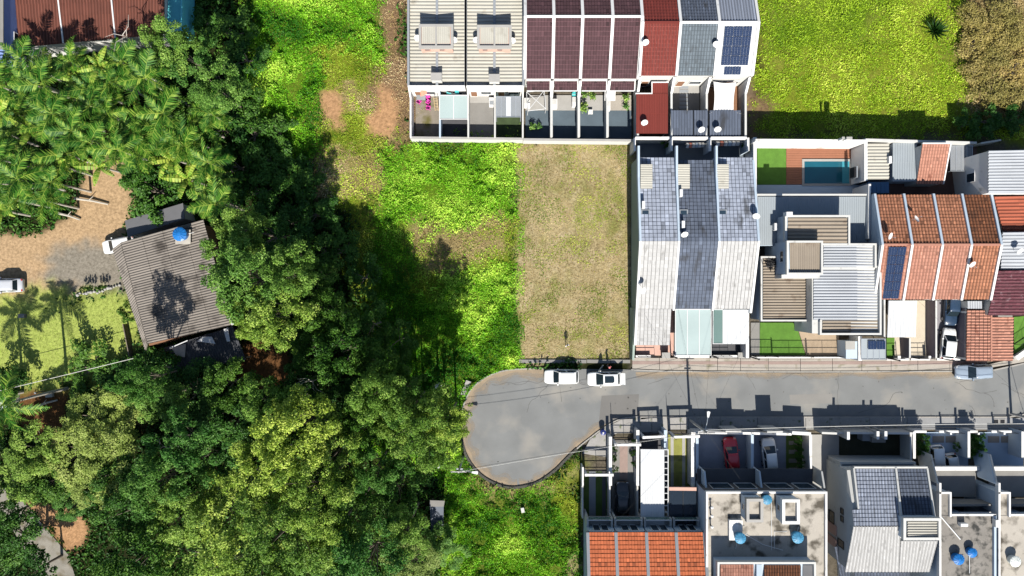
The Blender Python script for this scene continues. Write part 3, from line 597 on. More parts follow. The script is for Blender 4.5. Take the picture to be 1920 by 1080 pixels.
        mx = x0+.22*L*.6; MB().box(mx-.07,s*(w*.93),belt-.03,mx+.07,s*(w*.93+.2),belt+.10).build('mirror', TRIM if not wagon else paint, t)
    MB().box(-L/2-.02,-w*.45,.34,-L/2+.06,w*.45,.55).build('grille', TRIM, t)
    if door:
        hx = x0+.35; ang = math.radians(52); ddir = Vector((math.cos(ang), math.sin(ang), 0)); p = Vector((hx, w*.97, 0)); q = p+ddir*1.05; nrm = Vector((-ddir.y, ddir.x, 0))*.06
        d = MB().hexa([p+Vector((0,0,.35)), q+Vector((0,0,.35)), q+nrm+Vector((0,0,.35)), p+nrm+Vector((0,0,.35))], [p+Vector((0,0,belt)), q+Vector((0,0,belt)), q+nrm+Vector((0,0,belt)), p+nrm+Vector((0,0,belt))]).build('open_door', paint, t)
        MB().hexa([p+ddir*.15+nrm*.4+Vector((0,0,belt+.002)), q+nrm*.4+Vector((0,0,belt+.002)), q+nrm*.6+Vector((0,0,belt+.002)), p+ddir*.15+nrm*.6+Vector((0,0,belt+.002))], [p+ddir*.45+nrm*.4+Vector((0,0,Hh-.12)), q-ddir*.12+nrm*.4+Vector((0,0,Hh-.12)), q-ddir*.12+nrm*.6+Vector((0,0,Hh-.12)), p+ddir*.45+nrm*.6+Vector((0,0,Hh-.12))]).build('door_window', CARGL, d)
    ORG[t.name] = Vector(loc); return t
# ---- foliage
def leaf_quads(C, Nn, size, aspect=.55, seed=1, curl=.25):
    """one rhombus leaf per centre, lying across its normal"""
    r = np.random.RandomState(seed); n = len(C); t = r.normal(size=(n,3)); t -= (t*Nn).sum(1)[:,None]*Nn; t /= np.linalg.norm(t,axis=1)[:,None]+1e-9
    s = np.cross(Nn, t); L = size[:,None]
    V = np.stack([C-t*L*.5, C+s*L*aspect*.5+Nn*L*curl*.3, C+t*L*.5-Nn*L*curl*.3, C-s*L*aspect*.5+Nn*L*curl*.3], 1).reshape(-1,3)
    return V, np.arange(n*4).reshape(n,4)
def crown_mesh(name, m, R, zsc, ncl, nleaf, lsize, seed, lobes=5, spread=.25, flat=.5):
    r = np.random.RandomState(seed); th = r.uniform(0,2*np.pi,ncl); u = r.uniform(-.25,1,ncl); ph = np.sqrt(1-u*u)
    lob = 1+.22*np.sin(th*lobes+seed)+.16*np.sin(th*2.3+seed*1.7); rad = R*lob*(.55+.45*r.uniform(0,1,ncl)**.5)
    cen = np.stack([rad*ph*np.cos(th), rad*ph*np.sin(th), rad*u*zsc],1); cr = R*spread*r.uniform(.6,1.3,ncl)
    k = r.choice(ncl, nleaf, p=cr**2/np.sum(cr**2)); d = r.normal(size=(nleaf,3)); d[:,2] = np.abs(d[:,2])*.9+d[:,2]*.25; d /= np.linalg.norm(d,axis=1)[:,None]
    C = cen[k]+d*(cr[k]*r.uniform(.55,1.08,nleaf))[:,None]*np.array([1,1,.75])
    N = d*(1-flat)+np.array([0,0,1])*flat+r.normal(size=(nleaf,3))*.35; N /= np.linalg.norm(N,axis=1)[:,None]
    V, F = leaf_quads(C, N, lsize*r.uniform(.6,1.4,nleaf), seed=seed)
    tone = (np.clip(r.normal(.5,.16,ncl),0,1)[k]*.6+r.uniform(0,1,nleaf)*.4)
    o = npmesh(name, V, F, m, None, tone); me = o.data; bpy.data.objects.remove(o); return me, cen
def mk_tree(name, m, R, h, zsc, ncl, nleaf, lsize, seed, **k):
    def f():
        t = thing(name, 'x', 'tree', (0,0,0)); me, cen = crown_mesh('crown', m, R, zsc, ncl, nleaf, lsize, seed, **k)
        o = bpy.data.objects.new('crown', me); COL.objects.link(o); o.parent = t; o.location = (0,0,h-R*zsc*.85)
        hc = h-R*zsc*.85; tr = MB(); rr = np.random.RandomState(seed); tr.tube([(0,0,-.2),(.1,.05,hc*.4),(-.05,.1,hc*.8),(0,0,hc+R*zsc*.3)], .05*R+.06, 7, .03)
        for i in rr.choice(len(cen), min(9,len(cen)), replace=False):
            e = Vector(cen[i]); tr.tube([(0,0,hc*.62), (e.x*.45,e.y*.45,hc*.8+e.z*.4), (e.x*.95,e.y*.95,hc+e.z*.95)], .022*R+.02, 5, .015)
        tr.build('trunk', BARK, t); return t
    return Stock(f)
G = dict(
 yel=leafmat('leaf_yellow_green', c(40,74,18,.95), c(108,140,46,.95), c(186,204,104,.95), .3, .025),
 mid=leafmat('leaf_mid_green', c(34,70,22,1.), c(86,130,48,1.), c(154,188,98,1.), .35, .035),
 deep=leafmat('leaf_deep_green', c(30,68,16,1.4), c(60,108,30,1.4), c(108,150,60,1.4), .25, .02),
 grey=leafmat('leaf_grey_green', c(86,108,38,1.0), c(134,154,70,1.0), c(184,194,116,1.0), .35, .015),
 lush=leafmat('weed_lush', c(40,96,10,.92), c(112,170,26,.92), c(194,220,90,.92), .35, 0),
 mead=leafmat('weed_meadow', c(96,132,22,.95), c(158,186,42,.95), c(216,224,104,.95), .35, 0),
 dry=leafmat('grass_dry', c(120,98,56,1.35), c(188,164,108,1.35), c(236,218,170,1.35), .2, 0),
 palm=leafmat('palm_frond', c(26,76,16,1.6), c(72,134,34,1.6), c(172,200,84,1.6), .3, .02),
 scrub=leafmat('scrub_leaf', c(96,92,40,1.2), c(150,140,74,1.2), c(196,178,116,1.2), .25, .02),
 ban=leafmat('banana_leaf', c(70,128,26,1.5), c(112,162,44,1.5), c(180,200,84,1.5), .35, .02),
)
def mk_frond(Lf, nl, m, seed, droop=.5, wide=.55):
    """feather frond along +x: rachis and leaflets, one mesh"""
    r = np.random.RandomState(seed); V = []; F = []; rn = []; sp = lambda s: Vector((Lf*s*(1-.12*s), 0, Lf*(.34*s-droop*s*s)))
    mb = MB(); mb.tube([sp(s) for s in np.linspace(0,1,6)], .035, 4, .01); rn += [.95]*len(mb.f)
    for i in range(nl):
        s = .12+.86*i/(nl-1); p = sp(s); ll = wide*(math.sin(math.pi*min(1,s*.85+.18)))**.7*r.uniform(.8,1.1)*Lf*.42
        for sg in (-1,1):
            a = math.radians(r.uniform(48,66)); d = Vector((math.cos(a), sg*math.sin(a), r.uniform(-.35,-.05))); w = Vector((.055,0,.0))*Lf*.36
            q = p+d*ll; m_ = p+d*ll*.5+Vector((0,0,.03)); mb.add([p-w*.5, m_-w*.9, q, m_+w*.9, p+w*.5], [(0,1,3,4),(1,2,3)]); rn += [r.uniform(.1,.9)]*2
    o = mb.build('frond', m, None, rnd=rn); me = o.data
    me.transform(Matrix.Translation(o.location)); bpy.data.objects.remove(o); return me
FR = [mk_frond(3.3,26,G['palm'],i,(.42,.62,.85,.5)[i],(.62,.55,.6,.75)[i]) for i in range(4)]
def mk_leafblade(seed):
    r = np.random.RandomState(seed); mb = MB(); n = 9; Lf = 2.7; rn = []
    for sg in (-1,1):
        for i in range(n):
            s0, s1 = i/n, (i+1)/n; f = lambda s: Vector((Lf*s, 0, Lf*(.45*s-.55*s*s))); wd = lambda s: .42*math.sin(math.pi*min(1,s*.9+.08))**.6
            tear = r.uniform(0,.02); a, b = f(s0+tear*.3), f(s1-tear)
            mb.add([a, b, b+Vector((-.03,sg*wd(s1),-.16)), a+Vector((.03,sg*wd(s0),-.16))], [(0,1,2,3)]); rn.append(r.uniform(.3,1))
    o = mb.build('leaf', G['ban'], None, rnd=rn); me = o.data; me.transform(Matrix.Translation(o.location)); bpy.data.objects.remove(o); return me
BL = [mk_leafblade(i) for i in range(2)]
def make_palm(loc, h, label, seed, nf=13, sc=1.0, meshes=None, name='palm_tree', cat='palm', group='palms of the dense grove', part='frond', tilt=0.):
    r = random.Random(seed); meshes = meshes or FR; t = thing(name, label, cat, loc, group); off = Vector((r.uniform(-.4,.4), r.uniform(-.4,.4), h))
    ORG[t.name] = Vector((0,0,0))
    MB().tube([(0,0,-.2),(off.x*.3,off.y*.3,h*.5),tuple(off)], .15*sc+.02, 8, .10*sc).build('trunk', PALMT, t); ORG[t.name] = Vector(loc)
    for i in range(nf):
        o = bpy.data.objects.new(part, meshes[i % len(meshes)]); COL.objects.link(o); o.parent = t; o.location = off-Vector((0,0,.05*i/nf))
        a = 2*math.pi*(i*.382+r.uniform(-.04,.04)); inner = i/nf
        o.rotation_euler = (r.uniform(-.35,.35), math.radians(-46*(1-inner)+16*inner+r.uniform(-9,9)), a); s = sc*r.uniform(.65,1.2)*(1 if inner > .2 else .75); o.scale = (s,s,s)
    return t
# ---- people
def make_person(label, loc, rz, shirt, trousers, cap=None, arms='phone'):
    """standing figure grown from a joint skeleton, one skinned surface coloured by body region"""
    V = []; E = []; Rd = []
    def v(p, r): V.append(p); Rd.append(r); return len(V)-1
    def ch(*ids):
        for a, b in zip(ids, ids[1:]): E.append((a,b))
    pel = v((0,0,.95),.13); wst = v((0,0,1.10),.115); chst = v((0,.01,1.32),.14); nk = v((0,.01,1.47),.055); hd0 = v((0,-.01,1.57),.075); hd1 = v((0,-.02,1.66),.095); hd2 = v((0,-.01,1.74),.06); nose = v((0,-.11,1.645),.016)
    ch(pel,wst,chst,nk,hd0,hd1,hd2); ch(hd1,nose)
    for s in (-1,1):
        hip = v((s*.10,0,.88),.085); kn = v((s*.11,-.02,.48),.06); an = v((s*.11,.02,.09),.042); toe = v((s*.13,-.15,.04),.038); ch(pel,hip,kn,an,toe)
        sh = v((s*.19,.01,1.40),.062); el = v((s*.27,-.02,1.12),.045) if arms == 'down' else v((s*.25,-.10,1.13),.045)
        wr = v((s*.27,-.12,.88),.033) if arms == 'down' else v((s*.10,-.34,1.17),.033)
        d = (Vector(V[wr])-Vector(V[el])).normalized(); pm = v(tuple(Vector(V[wr])+d*.06),.034); ch(chst,sh,el,wr,pm)
        side = Vector((0,0,1)).cross(d).normalized() if abs(d.z) < .9 else Vector((0,1,0))
        for k, ln in enumerate((.075,.085,.08,.065)):
            f0 = Vector(V[pm])+d*.03+side*(k-1.5)*.02; f1 = v(tuple(f0+d*.03),.009); f2 = v(tuple(f0+d*ln+Vector((0,0,-.02))),.008); ch(pm,f1,f2)
        th = v(tuple(Vector(V[wr])+d*.03+side*.045),.010); th2 = v(tuple(Vector(V[wr])+d*.075+side*.055),.009); ch(wr,th,th2)
    me = bpy.data.meshes.new('body'); me.from_pydata(V, E, []); o = bpy.data.objects.new('person', me); COL.objects.link(o)
    sm = o.modifiers.new('skin','SKIN'); 
    for i, r in enumerate(Rd): me.skin_vertices[0].data[i].radius = (r, r*.85 if i < 3 else r)
    me.skin_vertices[0].data[0].use_root = True; ss = o.modifiers.new('sub','SUBSURF'); ss.levels = 1; ss.render_levels = 1
    dg_ = bpy.context.evaluated_depsgraph_get(); ev = o.evaluated_get(dg_); m2 = bpy.data.meshes.new_from_object(ev); o.modifiers.clear(); o.data = m2; m2.materials.clear()
    skin = mat('skin', (.36,.21,.15), .6, .03, 1, 0); hair = mat('hair', (.03,.02,.015), .7, .1, 1, 0); shoe = mat('shoe', (.05,.05,.05), .7, .1, 1, 0)
    for mm in (skin, shirt, trousers, hair, shoe): m2.materials.append(mm)
    for p in m2.polygons:
        x, y, z = p.center; i = 0
        if z < .10: i = 4
        elif z < .98 and abs(x) < .22 and y > -.2 and not (arms == 'down' and abs(x) > .2): i = 2
        elif z < 1.47 and (abs(x) < .19 and y > -.14 or (z > 1.17 and y > -.10)): i = 1
        elif z > 1.69 or (z > 1.58 and y > .03): i = 3
        p.material_index = i
    m2.shade_smooth(); o.location = loc; o.rotation_euler = (0,0,rz); setp(o, label, 'person'); ORG[o.name] = Vector((0,0,0))
    if cap:
        MB().lathe(0,-.01,[(.135,1.70),(.13,1.74),(.10,1.79),(.03,1.815)],16).add([(-.10,-.12,1.705),(.10,-.12,1.705),(.08,-.24,1.695),(-.08,-.24,1.695)],[(0,1,2,3),(3,2,1,0)]).build('cap', cap, o, smooth=True)
    return o
# ---------------------------------------------------------------- houses
def lerp(a, b, t): return Vector(a).lerp(Vector(b), t)
def slope_wall(parent, name, pts, m, w=.28, h=.55, up=.22):
    """party wall following the roof line: one closed band above and below the tiles"""
    mb = MB()
    for a, b in zip(pts, pts[1:]):
        mb.bar(Vector(a)+Vector((0,0,up)), Vector(b)+Vector((0,0,up)), w, h)
    return mb.build(name, m, parent)
def gable(name, label, group, RL, RR, FL, FRt, BLk, BR, pf, mf, mbk, wallm, pm, left=True, right=False, pitch=.33, course=.42, ridge=None, pw=.28, ins=.05):
    base = (FL+FRt+BLk+BR)/4; base.z = 0; t = thing(name, label, 'house', base, group)
    dx = Vector((ins+.02,0,0))
    f = roof(t, 'front_roof_tiles', RL+dx, RR-dx, FRt-dx, FL+dx, pf, mf, pitch, course)
    b = roof(t, 'back_roof_tiles', RL+dx, RR-dx, BR-dx, BLk+dx, pf, mbk, pitch, course)
    block(t, 'wall', [RL+dx, RR-dx, FRt-dx, FL+dx], wallm); block(t, 'wall', [RL+dx*1.05+Vector((0,.02,0)), RR-dx*1.05+Vector((0,.02,0)), BR-dx, BLk+dx], wallm)
    if ridge: MB().bar(RL+dx+Vector((0,0,.16)), RR-dx+Vector((0,0,.16)), .26, .12).build('ridge_cap', ridge, t)
    if left: slope_wall(t, 'party_wall', [FL,RL,BLk], pm, pw)
    if right: slope_wall(t, 'party_wall', [FRt,RR,BR], pm, pw)
    return t
def front(t, a, b, n, z=0., doors=1):
    """door and windows on the facade between ground points a, b"""
    a = Vector((a[0],a[1],0)); b = Vector((b[0],b[1],0))
    if doors: d = window(t, lerp(a,b,.12), lerp(a,b,.34), z+.12, z+2.15, n, WHITE, DECKB, 'door'); window(t, lerp(a,b,.50), lerp(a,b,.85), z+1.0, z+2.1, n)
    else: window(t, lerp(a,b,.2), lerp(a,b,.45), z+1.0, z+2.1, n); window(t, lerp(a,b,.6), lerp(a,b,.85), z+1.0, z+2.1, n)

# ---- row A: two beige-roofed pairs at the top of the picture
def pair_house(x0, xm, x1, label, box, vent, tags):
    zE, zR, zP = 3.45, 3.95, 4.05; t = thing('house', label, 'house', Z1(xm,300,0), 'beige-roofed twin houses behind the long wall')
    m = ROOFM['beige']; g = 8
    W_ = [Z1(xm-g,-90,zR), Z1(xm-g,612,zR), Z1(x0+g,612,zE), Z1(x0+g,-90,zE)]; E_ = [Z1(xm+g,-90,zR), Z1(xm+g,612,zR), Z1(x1-g,612,zE), Z1(x1-g,-90,zE)]
    roof(t, 'west_roof_sheets', *W_, 'trap', m, .42, 3.4, amp=.09, step=.03); roof(t, 'east_roof_sheets', *E_, 'trap', m, .42, 3.4, amp=.09, step=.03)
    a, b = Z1(x0+4,640,zP), Z1(x1-4,640,zP); nb = Z1(x0+4,-90,zP)
    MB().box(a.x,a.y,0,b.x,nb.y,3.3).build('wall', OFFW, t)
    MB().box(a.x-.002,a.y-.17,0,b.x+.002,a.y-.002,zP).build('front_parapet', WHITE, t)
    for x, w in ((x0,.26),(xm,.3),(x1,.26)): MB().bar(Z1(x,640,zP+.06), Z1(x,-90,zP+.06), w, .75).build('party_wall', GREYP, t)
    f = a.y-.17
    for q0, q1 in ((a.x, Z1(xm,640,zP).x), (Z1(xm,640,zP).x, b.x)): front(t, (q0,f), (q1,f), (0,-1))
    bx0, by0, bx1, by1 = box; zb = 5.75
    p, q = Z1(bx0,by0,zb), Z1(bx1,by1,zb); o = MB().box(p.x,p.y,3.3,q.x,q.y,zb-.25).build('tank_room', BRICKY, t)
    rim(t, 'tank_room_parapet', [Z1(bx0,by0,zb), Z1(bx1,by0,zb), Z1(bx1,by1,zb), Z1(bx0,by1,zb)], CONCL, .3, .42)
    xm2 = (bx0+bx1)/2
    for u0, u1 in ((bx0+14,xm2-6),(xm2+6,bx1-14)):
        roof(t, 'tank_room_sheets', Z1(u0,by0+12,zb-.1), Z1(u1,by0+12,zb-.1), Z1(u1,by1-8,zb-.32), Z1(u0,by1-8,zb-.32), 'corr', m, .22, 2.0)
        window(t, Vector((Z1(u0+15,by1,zb).x, q.y-.0,0)), Vector((Z1(u0+52,by1,zb).x, q.y,0)), 4.55, 5.0, (0,-1), BRICKY)
    MB().bar(Z1(xm2,by0,zb+.02), Z1(xm2,by1,zb+.02), .2, .4).build('party_wall', CONCL, t)
    vx, vy = vent; p, q = Z1(vx-38,vy-25,4.95), Z1(vx+38,vy+25,4.95); MB().box(p.x,p.y,3.4,q.x,q.y,4.95).build('chimney', OFFW, t); MB().box(p.x-.06,p.y+.06,4.952,q.x+.06,q.y-.06,5.03).build('chimney_cap', CONCL, t)
    for (dx_, dy_) in tags: dish(Z1(dx_,dy_,3.8)+Vector((0,0,-.05)), random.uniform(-.4,.4), f'white satellite dish beside the {"western" if x0 < 100 else "eastern"} tank room of the beige roofs', 'dishes by the beige tank rooms')
    return t
pair_house(62, 277, 491, 'twin house under cream ribbed sheets at the soil bank end', (150,190,390,350), (272,575), [(140,300),(410,315)])
pair_house(493, 708, 926, 'twin house under cream ribbed sheets beside the plum-tiled terrace', (588,195,828,350), (707,585), [(575,315),(842,320)])
# long back wall of the row
wtop(Z1, 75,1032, 922,1042, 1.9, OFFW, 'long pale wall between the mown plot and the twin-house yards', t=.22, capm=CONCL)
wtop(Z1, 924,1046, 1765,1054, 1.9, OFFW, 'long cream wall between the mown plot and the plum-tiled terrace yards', t=.22, capm=CONCL)
# yard dividers of the twin houses
for i, (x, m, lb) in enumerate([(80,WHITE,'white yard wall beside the dry soil bank'), (300,BLUEG,'yard wall left of the pale glazed patio canopy'), (512,OFFW,'yard wall between glazed canopy and bare grey patio'), (712,OFFW,'yard wall between bare patio and smoky canopy'), (921,OFFW,'yard wall between smoky canopy and the metal frame yard')]):
    a = P(750+x/4, 179, 0); a = Vector((Z1(x,900,2.2).x, Z1(0,712,0).y, 0)); e = Vector((a.x, Z1(0,1030,2.9).y+.14, 0)); k = a+Vector((0,-1.0,0))
    wall(a, k, 3.9, 2.25, m, lb+', sloping end by the house'); wall(k+Vector((0,-.01,0)), e, 2.2, 2.2, m, lb)
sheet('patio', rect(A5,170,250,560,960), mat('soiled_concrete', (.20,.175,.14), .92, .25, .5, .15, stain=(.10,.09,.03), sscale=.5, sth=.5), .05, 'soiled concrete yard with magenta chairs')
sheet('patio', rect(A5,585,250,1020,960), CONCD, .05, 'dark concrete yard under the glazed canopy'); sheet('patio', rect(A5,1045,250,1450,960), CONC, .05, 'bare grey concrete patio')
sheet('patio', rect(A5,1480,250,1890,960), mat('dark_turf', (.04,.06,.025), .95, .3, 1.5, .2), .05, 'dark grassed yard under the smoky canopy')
def canopy(label, f, x0, y0, x1, y1, z, m, nbay=2, frame=WMET, legs=True, drop=.25, group='glazed patio canopies', tint=None):
    t = thing('patio_canopy', label, 'canopy', f((x0+x1)/2,(y0+y1)/2,0), group)
    for i in range(nbay):
        u0, u1 = x0+(x1-x0)*i/nbay, x0+(x1-x0)*(i+1)/nbay; q = [f(u0+1,y0,z), f(u1-1,y0,z), f(u1-1,y1,z-drop), f(u0+1,y1,z-drop)]
        q = q if (q[1]-q[0]).cross(q[3]-q[0]).z > 0 else q[::-1]
        MB().hexa([p-Vector((0,0,.03)) for p in q], q).build('roof_pane', tint[i] if tint else m, t)
    for i in range(nbay+1): u = x0+(x1-x0)*i/nbay; MB().bar(f(u,y0,z+.05), f(u,y1,z+.05-drop), .07, .1).build('rafter', frame, t)
    MB().bar(f(x0,y1,z+.06-drop), f(x1,y1,z+.06-drop), .08, .12).build('beam', frame, t); MB().bar(f(x0,y0,z+.06), f(x1,y0,z+.06), .08, .12).build('beam', frame, t)
    if legs:
        for u in (x0, x1): q = f(u,y1,z-drop); MB().box(q.x-.05,q.y-.05,0,q.x+.05,q.y+.05,q.z-.06).build('post', frame, t)
    return t
canopy('pale glazed patio canopy with white frame behind the twin house', Z1, 297,714, 506,892, 2.7, TEALG, 2)
canopy('smoky striped patio canopy over red and blue things', Z1, 722,724, 905,876, 2.6, GREYG, 5, STEEL, tint=[GREYG,GREYG,ROOFM['zincw'],GREYG,GREYG])
# ---- row A: plum-tiled terrace of four
ex = [984,1035.5,1087.5,1142.5,1195.5]; rx = [985,1039,1093,1149,1204.5]; names = ['next to the twin houses','with the crossed metal frame in its yard removed','with the potted plants yard','next to the red roof']
lab = ['plum-tiled terrace house beside the cream-roofed twin', 'plum-tiled terrace house with a clothes airer yard', 'plum-tiled terrace house with potted plants in its yard', 'plum-tiled terrace house beside the red-roofed one']
for i in range(4):
    zr, zf = 6.3, 3.5
    RL, RR = P(rx[i],31.5,zr), P(rx[i+1],31.5,zr); FL, F2 = P(ex[i],147.5,zf), P(ex[i+1],147.5,zf)
    RR.x = RR.x; bl = Vector((RL.x, RL.y+7.5, 3.6)); br = Vector((RR.x, RR.y+7.5, 3.6))
    FL.x = RL.x = (FL.x+RL.x)/2; F2.x = RR.x = (F2.x+RR.x)/2; bl.x = FL.x; br.x = F2.x
    t = gable('house', lab[i], 'plum-tiled terrace', RL, RR, FL, F2, bl, br, 'flat', ROOFM['purple'], ROOFM['purple'], OFFW, WHITE, True, i == 3, .34, .52, ridge=WHITE, pw=.34)
    d = Vector((.25,0,0)); zl = 2.95
    a, b = Vector((FL.x,FL.y,zl))+d, Vector((F2.x,F2.y,zl))-d; cc = b+Vector((0,-1.15,-.35)); dd = a+Vector((0,-1.15,-.35))
    roof(t, 'porch_roof_tiles', a, b, cc, dd, 'flat', ROOFM['purple'], .30, .38); MB().bar(a+Vector((0,.02,.24)), b+Vector((0,.02,.24)), .3, .35).build('flashing', WHITE, t)
    MB().bar(b+Vector((.02,0,.12)), cc+Vector((.02,0,.12)), .12, .2).build('porch_edge', WHITE, t); MB().bar(dd+Vector((0,-.05,.06)), cc+Vector((0,-.05,.06)), .1, .14).build('gutter', WMET, t)
    front(t, (a.x,a.y-.1), (b.x,b.y-.1), (0,-1))
    ya = FL.y; yd = [WHITE,WHITE,WHITE,WHITE][i]
    if i:
        k0 = Vector((FL.x,ya-.3,0)); k1 = Vector((FL.x-.05,ya-1.9,0)); e = Vector((FL.x-.05, P(0,259,2.9).y+.3, 0))
        wall(k0, k1, 3.6, 2.3, WHITE, f'white sloping wall end at the porch of the {lab[i]}', t=.26); wall(k1+Vector((0,-.01,0)), e, 2.25, 2.25, OFFW, f'tall yard wall west of the {lab[i]} yard', t=.24)
    PATF = mat('slate_yard_wall_shade', (.075,.10,.12), .9, .2, .6, .1); sheet('patio', [(FL.x+.15,ya-1.0),(F2.x-.15,ya-1.0),(F2.x-.15,ya-2.9),(FL.x+.15,ya-2.9)], CONCL if i != 3 else PAVE, .06, 'pale concrete terrace strip behind the plum-tiled house')
    sheet('patio', [(FL.x+.15,ya-2.905),(F2.x-.15,ya-2.905),(F2.x-.15,P(0,259,2.9).y+.2),(FL.x+.15,P(0,259,2.9).y+.2)], PATF, .05, 'slate yard of the plum-tiled house, wall shade put into its dark tone')  # dark floor colour carries the shadow of the long wall
# ---- row A: red, grey and solar houses
rx = [1205,1275,1347.5,1422]; ex = [1199,1269,1340,1410]
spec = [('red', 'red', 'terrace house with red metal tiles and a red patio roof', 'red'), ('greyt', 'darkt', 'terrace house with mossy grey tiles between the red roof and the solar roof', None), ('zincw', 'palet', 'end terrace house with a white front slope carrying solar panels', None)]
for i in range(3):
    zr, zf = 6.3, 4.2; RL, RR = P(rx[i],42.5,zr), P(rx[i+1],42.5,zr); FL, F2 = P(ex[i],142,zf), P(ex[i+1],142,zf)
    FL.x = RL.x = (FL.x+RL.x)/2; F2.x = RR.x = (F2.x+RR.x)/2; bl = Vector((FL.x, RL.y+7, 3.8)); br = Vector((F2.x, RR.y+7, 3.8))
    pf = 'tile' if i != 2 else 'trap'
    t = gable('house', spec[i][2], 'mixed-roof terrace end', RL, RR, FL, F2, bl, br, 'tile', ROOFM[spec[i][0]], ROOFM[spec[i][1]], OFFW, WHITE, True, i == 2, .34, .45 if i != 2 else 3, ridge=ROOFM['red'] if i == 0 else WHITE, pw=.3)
    front(t, (FL.x+.3,FL.y), (F2.x-.3,F2.y), (0,-1))
    if i == 2:
        sp_ = lambda u, v: lerp(lerp(RL,RR,u), lerp(FL,F2,u), v); panels(t, sp_(.14,.07), sp_(.85,.07), sp_(.85,.80), sp_(.14,.80), 3, 4); panels(t, sp_(.24,.825), sp_(.68,.825), sp_(.68,.98), sp_(.24,.98), 2, 1)
dish(Z2(470,335,5.4), .3, 'white satellite dish on the red metal tile roof'); dish(Z2(1000,350,5.3), -.5, 'white satellite dish on the wall between mossy grey and solar roofs')
ya = P(0,142,4.2).y; y2 = P(0,258,2.4).y
for x, lb in ((1196,'yard wall between plum terrace and red patio roof'), (1259,'yard wall between red patio roof and white patio'), (1325,'pale yard wall between white patio and shade sail'), (1398,'outer yard wall east of the shade sail')):
    X = (x-960)*(1-2.4/HC)/PPM; wall((X,ya-.1), (X,ya-1.6), 3.9, 2.45, WHITE, lb+', sloping end at the house', t=.22); wall((X,ya-1.61), (X,y2), 2.4, 2.4, OFFW, lb, t=.2)
t = thing('patio_roof', 'red ribbed patio roof in the yard of the red-tiled house', 'roof', Z2(540,850,0)); zz = 2.7
for q in (rect(Z2,532,618,650,700,zz), rect(Z2,412,701,650,1000,zz)):
    q[2].z -= .1; q[3].z -= .1; roof(t, 'red_sheets', q[0], q[1], q[2], q[3], 'corr', ROOFM['red'], .2, 2.5)
for x, y in ((420,990),(640,990),(540,700),(640,630)): q = Z2(x,y,2.5); MB().box(q.x-.06,q.y-.06,0,q.x+.06,q.y+.06,2.5).build('post', WHITE, t)
rim(t, 'white_edge', [Z2(410,700,zz+.1), Z2(530,700,zz+.1), Z2(530,616,zz+.1), Z2(652,616,zz+.1)], WHITE, .12, .2, False)
sheet('patio', rect(Z2,665,570,885,700), CONCL, .05, 'white concrete patio with stepping stones'); sheet('patio', rect(Z2,665,701,885,830), CONC, .05, 'grey concrete patio with stepping stones')
for k in range(6): q = Z2(768,655+k*30,0); MB().box(q.x-.55,q.y-.18,.02,q.x+.55,q.y+.18,.085).build('stepping_stone', GREYP, None, 'grey stepping stone set in the white patio', 'paving stone', 'stepping stones of the white patio')
sheet('patio', rect(Z2,945,600,1200,830), DECKB, .05, 'brown deck under the shade sail')
t = thing('patio_roof', 'dark grey ribbed roof along the back wall with three dishes', 'roof', Z2(930,930,0)); zz = 2.65
for x0, x1 in ((672,838),(846,950),(962,1196)): roof(t, 'dark_sheets', Z2(x0,828,zz), Z2(x1,828,zz), Z2(x1,1025,zz-.35), Z2(x0,1025,zz-.35), 'corr', ROOFM['darkt'], .33, .9, amp=.09)
for x in (690,840,960,1190): q = Z2(x,1015,2.2); MB().box(q.x-.06,q.y-.06,0,q.x+.06,q.y+.06,2.25).build('post', WHITE, t)
t = thing('shade_sail', 'white four-cornered shade sail stretched over a brown deck', 'shade sail', Z2(1070,720,0)); n = 10; vs = []
cr = [Z2(992,612,2.9), Z2(1162,617,2.9), Z2(1142,842,2.6), Z2(990,840,2.6)]
for i in range(n+1):
    for j in range(n+1):
        u, v = i/n, j/n; u2 = u+.05*math.sin(math.pi*v)*(1-2*u); v2 = v+.04*math.sin(math.pi*u)*(1-2*v)
        p = lerp(lerp(cr[0],cr[1],u2), lerp(cr[3],cr[2],u2), v2); vs.append(p-Vector((0,0,.25*math.sin(math.pi*u)*math.sin(math.pi*v))))
MB().add(vs, [(i*(n+1)+j,(i+1)*(n+1)+j,(i+1)*(n+1)+j+1,i*(n+1)+j+1) for i in range(n) for j in range(n)]).build('cloth', WHITE, t, smooth=True)
for p, (ox, oy) in zip(cr, ((-.5,.3),(.6,.3),(.9,-.2),(-.5,-.2))): MB().tube([p, p+Vector((ox,oy,.1))], .012, 4).build('guy_rope', CABLEW, t)
for x, y in ((475,915),(902,968),(1025,966)):
    q = Z2(x,y,3.2); MB().tube([(q.x-.35,q.y-.45,1.9),(q.x,q.y,2.6)], .03, 6)
    dish(q+Vector((-.05,-.05,-.75)), random.uniform(-.3,.3), 'white satellite dish on a mast above the ' + ('red patio roof' if x < 500 else 'dark grey ribbed patio roof'), 'dishes along the back wall')

